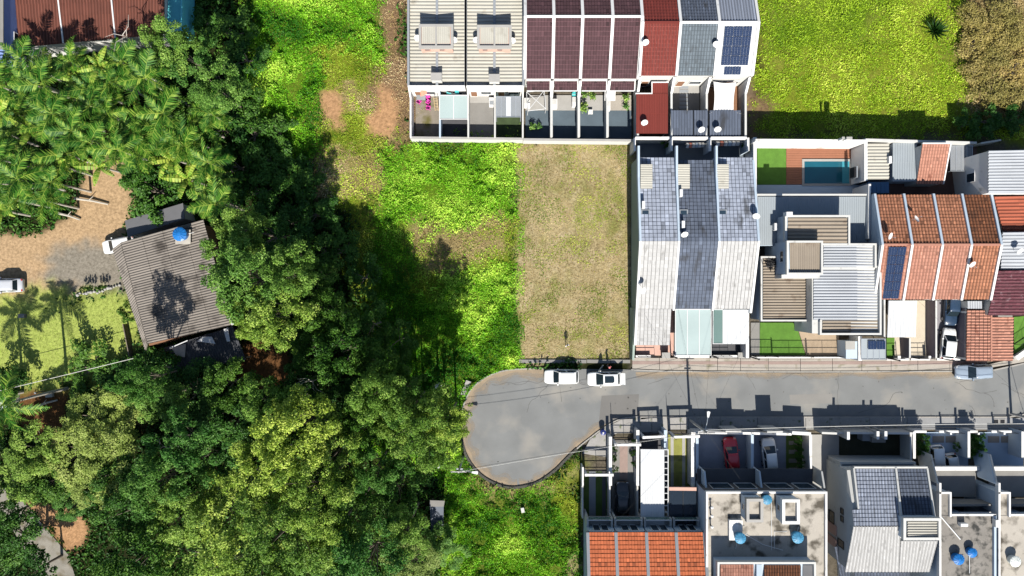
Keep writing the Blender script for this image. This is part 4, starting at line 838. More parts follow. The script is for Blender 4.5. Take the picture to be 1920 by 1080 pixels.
# ---- row B: three long houses beside the mown plot
Xg = [1182.5,1249.5,1319.5,1388.5]; XB = [(x-960)/PPM for x in Xg]
zr, zb_, zf = 6.2, 4.4, 3.6; yr = P(0,452,zr).y; yb = P(0,300,zb_).y; yf = P(0,579,zf).y; yl = P(0,647,2.75).y
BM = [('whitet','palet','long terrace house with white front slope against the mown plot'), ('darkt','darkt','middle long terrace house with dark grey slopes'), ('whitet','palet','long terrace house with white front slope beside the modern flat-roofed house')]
tB = []
for i in range(3):
    x0, x1 = XB[i], XB[i+1]; mf, mk, lb = BM[i]
    yB = yb+(.3 if i != 1 else 0)-.0
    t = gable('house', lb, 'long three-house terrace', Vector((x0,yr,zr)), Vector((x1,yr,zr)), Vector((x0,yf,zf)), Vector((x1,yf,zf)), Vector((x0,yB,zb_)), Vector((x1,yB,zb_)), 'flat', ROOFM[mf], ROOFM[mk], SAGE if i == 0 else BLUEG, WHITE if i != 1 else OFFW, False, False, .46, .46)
    tB.append(t)
    slope_wall(t, 'front_party_wall', [Vector((x0+.02,yl if i == 0 else yf-.2,2.75 if i == 0 else zf-.05)), Vector((x0+.02,yr-.01,zr))], WHITE, .24)
    slope_wall(t, 'back_party_wall', [Vector((x0+.02,yr+.01,zr)), Vector((x0+.02,yb-2.2,zb_+.75)), Vector((x0+.02,yb+1.5,zb_+.7))], BLUEG, .24, .7)  # back half takes the blue shade tint, front half stays white
    if i == 2:
        slope_wall(t, 'front_party_wall', [Vector((x1-.02,yf-.5,zf-.1)), Vector((x1-.02,yr-.01,zr))], WHITE, .26); slope_wall(t, 'back_party_wall', [Vector((x1-.02,yr+.01,zr)), Vector((x1-.02,yb,zb_))], BLUEG, .26)
    front(t, (x0+.3,yf), (x1-.3,yf), (0,-1))
    # lean-to, skylight hatch
    zz = 5.35; sx = [120,400,692][i]; roof(t, 'lean_to_sheets', Z3(sx+4,272,zz), Z3(sx+4,455,zz-.0), Z3(sx+92,455,zz-.2), Z3(sx+92,272,zz-.2), 'corr', ROOFM['beige'], .2, 2); block(t, 'lean_to_wall', rect(Z3,sx+8,276,sx+86,450,zz-.12), OFFW, 3.6, .1)
    hx = [128,414,706][i]; q0, q1 = Z3(hx,612,5.55), Z3(hx+62,702,5.5); o = MB().box(q0.x,q0.y,4.9,q1.x,q1.y,5.68).build('skylight', GREYP, t); MB().box(q0.x+.12,q0.y-.12,5.6,q1.x-.12,q1.y+.12,5.70).build('pane', GLASS, o)
# outer gable wall down to the plot is sage; front extension roofs
t = tB[0]; roof(t, 'carport_roof_tiles', Vector((XB[0]+.1,yf-.02,zf+.02)), Vector((XB[1]-.25,yf-.02,zf+.02)), Vector((XB[1]-.25,yl,2.75)), Vector((XB[0]+.1,yl,2.75)), 'flat', ROOFM['whitet'], .46, .46)
wall((XB[0]-.02,yf+.05), (XB[0]-.02,P(0,672,0).y), 3.3, 1.9, SAGE, 'sage green side wall of the end carport facing the mown plot', t=.2)
ax = (XB[1]+.15, XB[2]-.12); c2 = canopy('pale frosted carport canopy in front of the dark grey terrace house', Z4, 386,560, 654,905, 2.9, TEALG, 3, WMET, drop=.35)
c3 = canopy('small greenish glass canopy beside the white carport sheet', Z4, 668,562, 742,818, 2.8, GREENG, 1, WMET, drop=.2)
t = thing('carport', 'white sheet carport in front of the long terrace house', 'carport', Z4(840,690,0)); roof(t, 'white_sheets', Z4(745,562,2.85), Z4(938,562,2.85), Z4(936,820,2.6), Z4(742,820,2.6), 'seam', ROOFM['zincw'], .5, 4)
for x in (750,930): q = Z4(x,812,2.5); MB().box(q.x-.05,q.y-.05,0,q.x+.05,q.y+.05,2.5).build('post', WMET, t)
ac(Z3(140,580,5.6), math.pi/2, 'white air conditioner on the first pale back slope by the mown plot'); ac(Z3(420,492,5.3), math.pi/2, 'white air conditioner high on the dark grey back slope'); ac(Z3(436,727,5.9), math.pi/2, 'white air conditioner below the dark slope skylight')
dish(Z3(440,800,5.9), .2, 'white satellite dish near the ridge of the dark grey roof'); dish(Z3(975,665,5.6), -.4, 'white satellite dish on the outer wall above the modern house'); dish(Z4(130,420,5.1), .8, 'small dish on the white front slope beside the plot')
sheet('patio', rect(Z3,100,90,950,330), mat('dark_yard_paving', (.11,.13,.15), .9, .2, .7, .1), .05, 'dark paved back yards of the long terrace')
ywb = Z3(0,75,2.6).y
for x, lb in ((XB[0],'back yard wall against the mown plot corner'), (XB[1],'first divider of the long terrace back yards'), (XB[2],'second divider of the long terrace back yards'), (XB[3],'tall divider between terrace back yard and pool lawn')): wall((x,yb+1.4), (x,ywb), 2.75, 2.75, BLUEG if x != XB[0] else OFFW, lb, capm=WHITE, t=.2)
for i in range(3): wall((XB[i]+.12,ywb), (XB[i+1]-.12,ywb), 2.6, 2.6, WHITE, f'white back wall of {["the plot-side","the middle","the pool-side"][i]} terrace yard', t=.24)
# front yards of row B
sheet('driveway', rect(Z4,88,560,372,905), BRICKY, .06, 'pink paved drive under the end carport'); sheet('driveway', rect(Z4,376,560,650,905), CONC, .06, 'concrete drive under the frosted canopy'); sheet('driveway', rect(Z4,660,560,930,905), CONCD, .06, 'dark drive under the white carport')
def low_wall(f, x0, x1, y, label, h=.5): return wtop(f, x0,y,x1,y, h, WHITE, label, t=.22, group='white front walls along the pavement')
low_wall(Z4, 88,200,912,'white front wall below the brick-paved carport gate'); low_wall(Z4, 375,640,915,'white front sill below the frosted canopy'); low_wall(Z4, 655,900,912,'white front sill below the white carport')
gate(Z4(92,905), Z4(228,905), 1.9, 'black grid gate before the pink paved drive', nv=2, nh=3, post=0); gate(Z4(658,903), Z4(780,903), 1.9, 'black grid gate beside the white carport', nv=2, nh=3, post=0)
for (x, y, lb) in ((350,905,'black steel post at the end carport'), (646,905,'black steel post between frosted and glass canopies'), (945,915,'black steel post at the modern house lawn')):
    q = Z4(x,y,0); t = thing('gate_post', lb, 'post', q, 'tall black gate posts'); MB().box(q.x-.07,q.y-.07,0,q.x+.07,q.y+.07,3.1).build('shaft', BLACKM, t); MB().box(q.x-.10,q.y-.10,3.1,q.x+.10,q.y+.10,3.16).build('cap', BLACKM, t)
for x, lb in ((315,'concrete letterbox block at the brick-paved carport'), (885,'concrete letterbox block at the white carport')): q = Z4(x,905,.9); t = thing('letterbox', lb, 'letterbox', (q.x,q.y,0)); MB().box(q.x-.45,q.y-.3,0,q.x+.45,q.y+.3,.9).build('block', CONC, t); MB().box(q.x-.5,q.y-.35,.9,q.x+.5,q.y+.35,.97).build('cap', CONCL, t)
wtop(Z4, 925,680,925,925, 2.2, WHITE, 'white wall between carport and modern house lawn', t=.3)

# ---- modern flat-roofed house with pool
t = thing('house', 'modern white house of stacked volumes with ribbed roofs behind parapets', 'house', P(1530,480,0))
def vol(f, x0, y0, x1, y1, z, m, nm='wall', z0=0.): a, b = f(x0,y0,z), f(x1,y1,z); return MB().box(a.x,a.y,z0,b.x,b.y,z-.35).build(nm, m, t)
vol(Z5, 72,498,912,880, 3.5, BLUEG); roof(t, 'rear_roof_sheets', Z5(84,515,3.45), Z5(905,515,3.45), Z5(905,880,3.2), Z5(84,880,3.2), 'seam', ROOFM['zinc'], .26, 9, step=0)
rim(t, 'rear_parapet', [Z5(75,880,3.6), Z5(75,500,3.6), Z5(912,500,3.6), Z5(912,830,3.6)], OFFW, .2, .6, False)
vol(Z5, 292,658,772,872, 5.9, BLUEG, z0=3.0); roof(t, 'upper_roof_sheets', Z5(308,672,5.6), Z5(308,868,5.6), Z5(752,868,5.72), Z5(752,672,5.72), 'trap', ROOFM['tan'], .42, 7, step=0)
rim(t, 'upper_parapet', [Z5(295,870,5.9), Z5(295,660,5.9), Z5(770,660,5.9), Z5(770,870,5.9)], OFFW, .22, .6, False)
vol(Z7, 560,68,975,260, 5.7, OFFW, z0=3.0); vol(Z7, 500,250,1012,742, 5.4, OFFW); roof(t, 'main_roof_sheets', Z7(575,78,5.45), Z7(575,245,5.45), Z7(948,245,5.3), Z7(948,78,5.3), 'trap', ROOFM['ribw'], .34, 8, step=0)
roof(t, 'main_roof_sheets', Z7(500,246,5.15), Z7(500,640,5.15), Z7(995,640,5.0), Z7(995,246,5.0), 'trap', ROOFM['ribw'], .34, 8, step=0); roof(t, 'main_roof_sheets', Z7(568,642,5.1), Z7(568,735,5.1), Z7(995,735,5.0), Z7(995,642,5.0), 'trap', ROOFM['tan'], .34, 8, step=0)
rim(t, 'main_parapet', [Z7(560,72,5.75), Z7(968,72,5.75), Z7(968,240,5.75), Z7(1005,245,5.5), Z7(1005,745,5.5), Z7(556,745,5.5), Z7(556,660,5.5)], OFFW, .22, .6, False)
vol(Z7, 305,50,570,296, 7.0, BLUEG); roof(t, 'tower_roof_sheets', Z7(322,62,6.75), Z7(552,62,6.75), Z7(552,284,6.6), Z7(322,284,6.6), 'corr', ROOFM['tan'], .25, 4); rim(t, 'tower_parapet', rect(Z7,308,52,566,292,7.05), OFFW, .22, .5)
MB().box(*Z7(262,300,5.6)[:2], 3., *Z7(548,328,5.6)[:2], 5.6).build('tower_ledge', OFFW, t)
vol(Z7, 108,165,492,640, 3.7, BLUEG); roof(t, 'side_roof_sheets', Z7(122,175,3.5), Z7(122,635,3.5), Z7(488,635,3.4), Z7(488,175,3.4), 'trap', ROOFM['tan'], .34, 8, step=0); rim(t, 'side_parapet', [Z7(490,644,3.75), Z7(112,644,3.75), Z7(112,168,3.75), Z7(230,168,3.75)], OFFW, .2, .6, False)
yf_ = Z7(0,644,3.75).y-.1; window(t, (Z7(150,0,0).x,yf_), (Z7(260,0,0).x,yf_), .2, 2.2, (0,-1)); window(t, (Z7(300,0,0).x,yf_), (Z7(420,0,0).x,yf_), .9, 2.2, (0,-1))
xw = Z7(305,0,7.0).x; window(t, (xw,Z7(0,120,7).y), (xw,Z7(0,200,7).y), 5.0, 5.9, (-1,0))
q = Z5(322,645,6.3); MB().box(q.x-.35,q.y-.25,5.3,q.x+.35,q.y+.25,6.3).build('chimney', WHITE, t)
ac(Z5(212,742,4.2)-Vector((0,0,.3)), math.pi/2, 'white air conditioner on the west face of the modern house')
# netting heap
t = thing('netting_heap', 'tangled black netting heaped on the ribbed roof beside the tower', 'netting', Z7(180,215,3.6)); nb = MB(); rr = random.Random(4)
for k in range(26):
    a = Z7(180,215,3.6); p = [a+Vector((rr.gauss(0,.45), rr.gauss(0,.4), abs(rr.gauss(.1,.12)))) for _ in range(4)]; nb.tube(p, .035, 5)
nb.build('strands', BLACKM, t)['kind'] = 'stuff'
# pool yard
wtop(Z5, 66,92,905,98, 4.0, WHITE, 'tall white wall behind the pool and lawn', t=.25); wtop(Z5, 62,70,62,490, 3.1, WHITE, 'white wall between terrace and pool lawn', t=.3); wtop(Z5, 893,88,893,395, 3.3, WHITE, 'white wall with a wall unit beside the pool', t=.3); wtop(Z5, 922,420,916,830, 3.9, WHITE, 'white wall between modern house and orange terrace', t=.22)
TURF = mat('clipped_turf', (.075,.165,.022), .95, .25, 1.2, .3, fscale=22, bump=.3)
sheet('lawn', rect(Z5,78,138,294,425), TURF, .07, 'clipped lawn beside the pool'); 
t = thing('deck', 'terracotta board deck round the pool', None, Z5(450,250,0)); t['kind'] = 'structure'
x0, x1 = Z5(296,0,0).x, Z5(790,0,0).x; px0, px1, py0, py1 = Z5(430,0,0).x, Z5(770,0,0).x, Z5(0,250,0).y, Z5(0,418,0).y; dy = (Z5(0,138,0).y-Z5(0,425,0).y)/16
for k in range(16):
    ya_ = Z5(0,138,0).y-k*dy; yb2 = ya_-dy+.02
    for a, b in ([(x0,x1)] if ya_ > py0+.35 and yb2 > py0+.3 or ya_ < py1 else [(x0,px0-.28),(px1+.28,x1)]):
        if b-a > .1: MB().box(a,ya_,-.03,b,yb2,.06+.004*(k%2)).build('deck_board', TERRAC, t)
t = thing('swimming_pool', 'small rectangular pool with teal water and pale coping', 'pool', ((px0+px1)/2,(py0+py1)/2,0))
MB().box(px0,py0,-.06,px1,py1,.02).build('water', POOLW, t); rim(t, 'coping', [(px0-.13,py0+.13,.1),(px1+.13,py0+.13,.1),(px1+.13,py1-.13,.1),(px0-.13,py1-.13,.1)], CONCL, .28, .2); MB().box(px1-.9,py1,-.03,px1-.02,py0,.025).build('step', mat('pool_step', (.05,.24,.30), .1, .1, 1, 0), t)
sheet('terrace', rect(Z5,76,427,905,512), BLUEG, .05, 'pale tiled strip between pool and house')  # blue tint puts the shade into white tiles
q = Z5(800,330,1.8); t = thing('wall_unit', 'black pool pump unit on the white wall', 'pump', (q.x,q.y,1.2)); MB().box(q.x-.12,q.y-.65,1.2,q.x+.2,q.y+.55,2.3).build('housing', BLACKM, t); MB().box(q.x+.1,q.y-.75,1.15,q.x+.26,q.y+.62,2.38).build('back_plate', STEEL, t)
for x, w_, lb_ in ((690,.12,'slim white post on the tall pool wall'),(735,.3,'white chimney block on the tall pool wall')):
    q = Z5(x,92,4.0); t = thing('wall_pillar', lb_, 'pillar', (q.x,q.y,4.0)); MB().box(q.x-w_,q.y-.12,3.9,q.x+w_,q.y+.12,5.1).build('shaft', WHITE, t); MB().box(q.x-w_-.04,q.y-.16,5.1,q.x+w_+.04,q.y+.16,5.16).build('cap', CONCL, t)
# front garden of the modern house
sheet('lawn', [Z7(100,660), Z7(345,660), Z7(375,690), Z7(440,905), Z7(95,905)], TURF, .07, 'bright front lawn of the modern house'); sheet('driveway', [Z7(380,690), Z7(690,700), Z7(690,905), Z7(445,905)], mat('ribbed_paving', (.30,.23,.16), .9, .15, 1, .15), .06, 'brown paved drive of the modern house'); sheet('path', rect(Z7,30,660,96,905), CONC, .06, 'concrete path beside the front lawn')
gate(Z7(30,905), Z7(188,905), 2.0, 'black open grid gate by the lawn path', nv=2, nh=3, post=.1, postm=BLACKM, bars=14); gate(Z7(190,905), Z7(445,905), 1.9, 'black bar fence along the bright front lawn', nv=2, nh=3, post=.1, postm=BLACKM, bars=26); gate(Z7(450,905), Z7(685,905), 1.9, 'black bar gate before the brown paved drive', nv=2, nh=3, post=.1, postm=BLACKM, bars=24)
low_wall(Z7, 30,480,918,'white front sill below the lawn fence',.35); low_wall(Z7, 485,750,918,'white front sill below the brown drive gate',.35)
t = thing('shed', 'small white utility room beside the drive of the modern house', 'shed', Z7(780,860,0)); MB().box(*Z7(745,800,2.3)[:2],0,*Z7(830,930,2.3)[:2],2.3).build('wall', BLUEG, t); MB().box(*Z7(740,798,2.36)[:2],2.302,*Z7(812,862,2.36)[:2],2.42).build('roof', CONCL, t)
wtop(Z7, 850,762,850,945, 2.3, WHITE, 'white front wall beside the glass entrance canopy', t=.35)
c4 = canopy('glass entrance canopy with one solar panel at the front wall', Z7, 862,782, 1042,935, 2.6, ROOFM['zinc'], 4, STEEL, drop=.15); panels(c4, Z7(905,795,2.66), Z7(1038,795,2.66), Z7(1038,860,2.6), Z7(905,860,2.6), 2, 1, lift=.08)

# ---- row D: orange terrace of four
rxD = [1653.3,1708.9,1765.6,1820,1876.7]; zr, zb_, zf = 6.4, 4.7, 4.6
XD = [(x-960)*(1-zr/HC)/PPM for x in rxD]; yr = P(0,459,zr).y; yb = P(0,365,zb_).y; yf = P(0,561.5,zf).y
lb = ['orange terrace house with solar panels on its front slope', 'orange terrace house with a bare salmon front slope beside the solar roof', 'orange terrace house with a dish at the foot of its salmon slope', 'orange terrace house with browned tiles at the row end']
for i in range(4):
    x0, x1 = XD[i], XD[i+1]
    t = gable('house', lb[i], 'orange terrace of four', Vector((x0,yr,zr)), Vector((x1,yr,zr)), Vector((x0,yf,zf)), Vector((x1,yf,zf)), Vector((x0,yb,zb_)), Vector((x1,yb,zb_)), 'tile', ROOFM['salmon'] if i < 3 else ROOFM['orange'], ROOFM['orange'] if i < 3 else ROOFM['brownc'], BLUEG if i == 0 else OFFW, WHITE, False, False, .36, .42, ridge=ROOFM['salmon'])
    for xx, on in ((x0+.02,True),(x1-.02,i == 3)):
        if on: slope_wall(t, 'front_party_wall', [Vector((xx,yf-.1,zf)), Vector((xx,yr-.01,zr))], WHITE, .26); slope_wall(t, 'back_party_wall', [Vector((xx,yr+.01,zr)), Vector((xx,yb+.1,zb_))], BLUEG, .26)  # white front half, blue shade tint painted on the back half
    front(t, (x0+.3,yf), (x1-.3,yf), (0,-1))
    if i == 0: sp_ = lambda u, v: lerp(lerp(Vector((x0,yr,zr)),Vector((x1,yr,zr)),u), lerp(Vector((x0,yf,zf)),Vector((x1,yf,zf)),u), v); panels(t, sp_(.22,.03), sp_(.83,.03), sp_(.83,.98), sp_(.28,.98), 2, 6)
dish(Z8(962,115,5.6), .5, 'white satellite dish on the salmon front slope'); dish(Z6(495,775,5.7), 2.2, 'white antenna dish on the orange back slope'); dish(Z6(275,915,6.1), 1., 'small dish near the ridge above the solar slope'); dish(Z8(1360,5,5.), 0.4, 'white dish on the white ribbed roof at the picture edge')
# back-yard sheds of row D
def shed(label, a, b, cc, d, m, prof, wm, pitch=.3, group='back-yard sheds', open_=False):
    t = thing('shed', label, 'shed', Vector(((a.x+cc.x)/2,(a.y+cc.y)/2,0)), group); roof(t, 'roof_sheets', a, b, cc, d, prof, m, pitch, 2.2 if prof != 'tile' else .42)
    if open_:
        for p in (a, b, cc, d): MB().box(p.x-.06,p.y-.06,0,p.x+.06,p.y+.06,p.z-.05).build('post', STEEL, t)
    else: block(t, 'wall', [a,b,cc,d], wm, 0, .1, .12)
    return t
shed('cream ribbed shed roof in the yard behind the solar terrace house', Z6(118,130,3.0), Z6(118,432,3.0), Z6(298,432,2.85), Z6(298,130,2.85), ROOFM['beige'], 'trap', OFFW, .4)
shed('pale grey sheet shed between cream and orange shed roofs', Z6(332,126,2.9), Z6(540,126,2.9), Z6(530,450,2.7), Z6(328,450,2.7), ROOFM['zinc'], 'seam', BLUEG, .3)
ts = shed('salmon tiled shed in the orange terrace back yards', Z6(585,135,4.6), Z6(818,135,4.6), Z6(758,474,2.7), Z6(532,474,2.7), ROOFM['salmon'], 'tile', OFFW, .33)
slope_wall(ts, 'white_edge', [Z6(582,130,4.6), Z6(820,130,4.6), Z6(758,474,2.7)], WHITE, .14, .3, .1)
canopy('glazed lean-to over the back yard with dark drums', Z6, 822,150, 1005,362, 2.6, GREYG, 4, STEEL)
ac(Z6(290,275,2.8), math.pi/2, 'white air conditioner on the cream shed roof'); 
sheet('patio', rect(Z6,120,130,1040,560), mat('brown_yard_tiles', (.13,.075,.06), .9, .2, .8, .1), .05, 'brown tiled back yards of the orange terrace')
shed('dark blue glass annex roof behind the solar terrace house', Z6(120,455,2.4), Z6(300,455,2.4), Z6(300,548,2.3), Z6(120,548,2.3), mat('blue_glass_roof', (.05,.12,.22), .2, .1, 1, 0), 'seam', BLUEG, .55)
DRUM = mat('dark_drum', (.03,.025,.022), .6, .2, 2, .1)
for x, y in ((885,430),(928,425),(885,482),(932,478)): q = Z6(x,y,0); t = thing('drum', 'dark round drum in the brown tiled back yard', 'drum', q, 'four drums in the back yard'); MB().lathe(q.x,q.y,[(.26,.0),(.29,.3),(.26,.6),(.29,.62),(.28,.8)],16).build('body', DRUM, t); MB().lathe(q.x,q.y,[(.22,.801),(.22,.83),(.03,.84)],16).build('lid', BARK, t)
wtop(Z6, 970,372,970,560, 2.2, WHITE, 'white wall end beside the dark drums', t=.14); wtop(Z6, 86,98,1040,125, 3.6, OFFW, 'back wall of the orange terrace yards by the meadow', t=.2)
wall(P(1815,276)[:2], P(1852,270)[:2], 2.3, 2.3, OFFW, 'short pale wall before the ribbed house at the meadow edge')
# ---- east strip: ribbed roofs at the picture edge
def simple_house(label, a, b, cc, d, m, prof, wm, pitch, course=2.5, group='ribbed-roof houses at the street bend'):
    t = thing('house', label, 'house', Vector(((a.x+cc.x)/2,(a.y+cc.y)/2,0)), group); roof(t, 'roof_sheets', a, b, cc, d, prof, m, pitch, course); block(t, 'wall', [a,b,cc,d], wm, 0, .1, .1); return t
t = simple_house('white ribbed roof house beside the dark meadow shadow', Z6(1138,190,6.8), Z6(1138,552,6.0), Z6(1900,552,6.0), Z6(1900,175,6.8), ROOFM['ribw'], 'trap', WHITE, .36)
xw = Z6(1138,0,6.4).x+.08; window(t, (xw,Z6(0,340,5).y), (xw,Z6(0,435,5).y), 2.6, 4.0, (-1,0)); front(t, (xw+.5,Z6(0,552,5).y+.1), (xw+4,Z6(0,552,5).y+.1), (0,-1))
sheet('patio', rect(Z6,1045,300,1240,600), CONC, .05, 'concrete passage west of the ribbed house')
t = simple_house('orange ribbed roof house beside the browned terrace tiles', Z6(1185,578,4.9), Z6(1262,866,4.2), Z6(1950,866,4.2), Z6(1950,560,4.9), ROOFM['ribo'], 'trap', OFFW, .42); front(t, (Z6(1300,0,0).x,Z6(0,866,4.2).y+.1), (Z6(1500,0,0).x,Z6(0,866,4.2).y+.1), (0,-1), doors=0)
t = simple_house('pale blue-white ribbed roof with a dark dish shadow', Z6(1258,878,5.2), P(1876,505,4.3), P(2020,505,4.3), Z6(1900,868,5.2), ROOFM['ribw'], 'trap', OFFW, .40)
t = simple_house('maroon ribbed roof house above the tiled garage', Z8(1222,168,4.6), Z8(1135,546,3.7), Z8(1900,546,3.7), Z8(1900,160,4.6), ROOFM['maroon'], 'tile', OFFW, .38, .42); front(t, (Z8(1180,0,0).x,Z8(0,546,3.7).y+.1), (Z8(1400,0,0).x,Z8(0,546,3.7).y+.1), (0,-1), doors=0)
# tiled garage
t = thing('garage', 'low garage with salmon clay tiles and a central ridge at the pavement', 'garage', Z8(1150,720,0)); zz, ze = 3.15, 2.55
roof(t, 'west_roof_tiles', Z8(1165,502,zz), Z8(1165,932,zz), Z8(950,930,ze), Z8(958,500,ze), 'tile', ROOFM['salmon'], .36, .42); roof(t, 'east_roof_tiles', Z8(1168,560,zz), Z8(1168,932,zz), Z8(1345,930,ze), Z8(1350,560,ze), 'tile', ROOFM['salmon'], .36, .42)
MB().bar(Z8(1166,502,zz+.1), Z8(1166,934,zz+.1), .2, .12).build('ridge_cap', ROOFM['salmon'], t)
for x in (965,1160,1335):
    for y in (520 if x < 1200 else 575,915): q = Z8(x,y,2.5); MB().box(q.x-.12,q.y-.12,0,q.x+.12,q.y+.12,2.45).build('post', WHITE, t)
MB().box(*Z8(960,505,2.3)[:2],0,*Z8(1340,512,2.3)[:2],2.3).build('wall', OFFW, t)
t = shed('small pale sheet roof between browned terrace and garage', Z8(962,425,2.9), Z8(1085,425,2.9), Z8(1085,488,2.75), Z8(962,488,2.75), ROOFM['ribw'], 'trap', OFFW, .3)
sheet('driveway', rect(Z8,955,500,1340,925), CONC, .05, 'garage floor under the salmon tiles'); sheet('lawn', [Z8(1352,560), Z8(1800,520), Z8(1800,640), Z8(1440,830), Z8(1352,870)], TURF, .07, 'clipped green lawn beside the garage')
wall(Z8(1352,905), Z8(1640,700), .5, .5, WHITE, 'low white wall edging the lawn at the bend', t=.5, group='white front walls along the pavement')
gate(Z8(1352,790), Z8(1560,650), 1.3, 'black bar fence across the lawn at the bend', nv=3, nh=2, post=0, bars=20)
# drives in front of row D
sheet('driveway', rect(Z8,285,420,640,905), mat('sandy_concrete', (.46,.40,.31), .92, .12, .8, .1), .05, 'sandy concrete drives before the solar terrace house'); sheet('driveway', rect(Z8,700,420,945,912), mat('lilac_paving', (.20,.19,.20), .9, .12, 1, .08), .05, 'grey paved drive with two cars')
sheet('lawn', rect(Z8,278,735,345,905), TURF, .075, 'narrow grass strip before the solar terrace house')
t = thing('carport', 'pale sheet carport before the solar terrace house', 'carport', Z8(410,570,0)); roof(t, 'pale_sheets', Z8(298,422,2.8), Z8(538,422,2.8), Z8(524,730,2.55), Z8(284,730,2.55), 'seam', ROOFM['zincw'], .3, 5)
for x, y in ((292,720),(520,720)): q = Z8(x,y,2.5); MB().box(q.x-.05,q.y-.05,0,q.x+.05,q.y+.05,2.45).build('post', WMET, t)
PURP = mat('mauve_shade_render', (.17,.145,.165), .85, .1, 1, .05)  # mauve tone puts the shaded wall face into the colour
for (x, y0, y1, h, lb) in ((262,400,730,2.4,'side wall of the modern house drive'), (476,738,905,1.9,'short wall in painted mauve shade between two small gates'), (698,420,908,1.9,'wall in painted mauve shade west of the drive with two cars'), (948,420,915,2.0,'wall in painted mauve shade between the two-car drive and the garage')): wtop(Z8, x,y0,x,y1, h, PURP if x > 300 else OFFW, lb, t=.16, capm=OFFW)
gate(Z8(278,900), Z8(362,900), 1.8, 'small black gate before the grass strip', nv=1, nh=3, post=.08, postm=BLACKM); gate(Z8(480,900), Z8(608,900), 1.8, 'black grid gate before the sandy drive', nv=2, nh=4, post=.08, postm=BLACKM)
for x0, x1, lb in ((280,470,'white front sill before the grass strip'), (485,645,'white front sill before the sandy drive'), (705,900,'white front sill before the two-car drive')): low_wall(Z8, x0,x1,916,lb,.3)
for x in (385,645): q = Z8(x,900,1.2); t = thing('letterbox', 'small pale letterbox pillar at the pavement before the orange terrace', 'letterbox', (q.x,q.y,0), 'letterbox pillars of the orange terrace'); MB().box(q.x-.14,q.y-.14,0,q.x+.14,q.y+.14,1.2).build('pillar', CONCL, t); MB().box(q.x-.18,q.y-.18,1.2,q.x+.18,q.y+.18,1.27).build('cap', WHITE, t)
for x, y, lb in ((275,905,'black steel post at the glass entrance canopy'), (715,905,'black steel post at the two-car drive')): q = Z8(x,y,0); t = thing('gate_post', lb, 'post', q, 'tall black gate posts'); MB().box(q.x-.06,q.y-.06,0,q.x+.06,q.y+.06,3.0).build('shaft', BLACKM, t); MB().box(q.x-.09,q.y-.09,3.0,q.x+.09,q.y+.09,3.06).build('cap', BLACKM, t)
# ---- row F: vivid orange terrace at the turning head
exF = [150,340,545,745,935]; ze, zr = 5.2, 7.4; XF = [Y3(x,780,ze).x for x in exF]; ye = Y3(0,782,ze).y; yr = ye-8.2
lbF = ['vivid orange terrace house beside the weedy verge', 'vivid orange terrace house with the black car in its drive', 'vivid orange terrace house with the white sheet carport', 'vivid orange terrace house beside the flat-roofed twin']
for i in range(4):
    x0, x1 = XF[i], XF[i+1]
    t = gable('house', lbF[i], 'vivid orange terrace', Vector((x0,yr,zr)), Vector((x1,yr,zr)), Vector((x0,ye,ze)), Vector((x1,ye,ze)), Vector((x0,yr-6,5.6)), Vector((x1,yr-6,5.6)), 'flat', ROOFM['vivid'], ROOFM['vivid'], BLUEG, GREYP, True, i == 3, .34, .48, pw=.36)
    yb = ye+.02; a, b = x0+.2, x1-.2
    MB().box(a,yb,2.75,b,yb+1.0,2.9).build('balcony_slab', CONCL, t); rl = MB().box(a+.02,yb+.90,2.902,b-.02,yb+.96,3.95).build('balcony_glass', GREENG, t); MB().box(a,yb+.88,3.952,b,yb+.98,4.02).build('handrail', WMET, rl)
    for s in (a, b): MB().box(s-.12,yb,.0,s+.12,yb+1.0,3.6).build('wing_wall', OFFW, t)
    for u in (.25,.55): window(t, (x0+(x1-x0)*u,yb-.02), (x0+(x1-x0)*(u+.22),yb-.02), 3.0, 4.8, (0,1))
    window(t, (x0+(x1-x0)*.2,yb-.02), (x0+(x1-x0)*.75,yb-.02), .1, 2.3, (0,1), BLACKM)
# front yards of row F
DKG = mat('turf_with_shade_tone', (.06,.10,.022), .95, .3, 1.2, .25)  # darker turf copy with the yard shade put into its colour
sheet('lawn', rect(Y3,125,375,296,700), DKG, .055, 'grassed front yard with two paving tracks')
for x in (182,262): sheet('path', rect(Y3,x-22 if x < 200 else x-14,375,x+22 if x < 200 else x+10,698), GREYP if x < 200 else CONCD, .075, 'paving track in the grassed corner yard')
sheet('driveway', rect(Y3,312,165,492,705), CONC, .05, 'concrete drive with the black car'); sheet('path', rect(Y3,366,186,420,430), PAVRED, .07, 'pinkish paver strip down the planted drive')
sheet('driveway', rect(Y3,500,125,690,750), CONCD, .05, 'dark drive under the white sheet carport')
sheet('lawn', rect(Y3,694,125,850,485), mat('straw_turf', (.20,.20,.05), .95, .3, 1, .25), .05, 'grass drive with two concrete tracks')
for x in (722,800): sheet('path', rect(Y3,x-12,125,x+8,484), CONCL, .07, 'pale concrete wheel track in the grass drive')
def wf(x, y0, y1, h, m, lb, **k): return wtop(Y3, x,y0,x,y1, h, m, lb, **k)
wf(118,345,470,1.9,WHITE,'white outer wall of the corner yard'); wf(116,472,690,1.5,OFFW,'low outer wall of the corner yard beside the verge')
wf(304,140,470,2.0,WHITE,'white wall between corner yard and planted drive',t=.3); wf(300,472,700,1.7,OFFW,'lower wall end beside the black car'); wf(489,95,470,2.0,WHITE,'white wall between planted drive and carport',t=.3); wf(487,472,705,1.7,OFFW,'lower wall between black car and carport'); wf(862,110,480,2.0,WHITE,'wide white wall beside the grass drive',t=.38); wf(676,95,225,2.0,BLUEG,'wall with blue shade painted in, between carport gate and grass drive',t=.3)
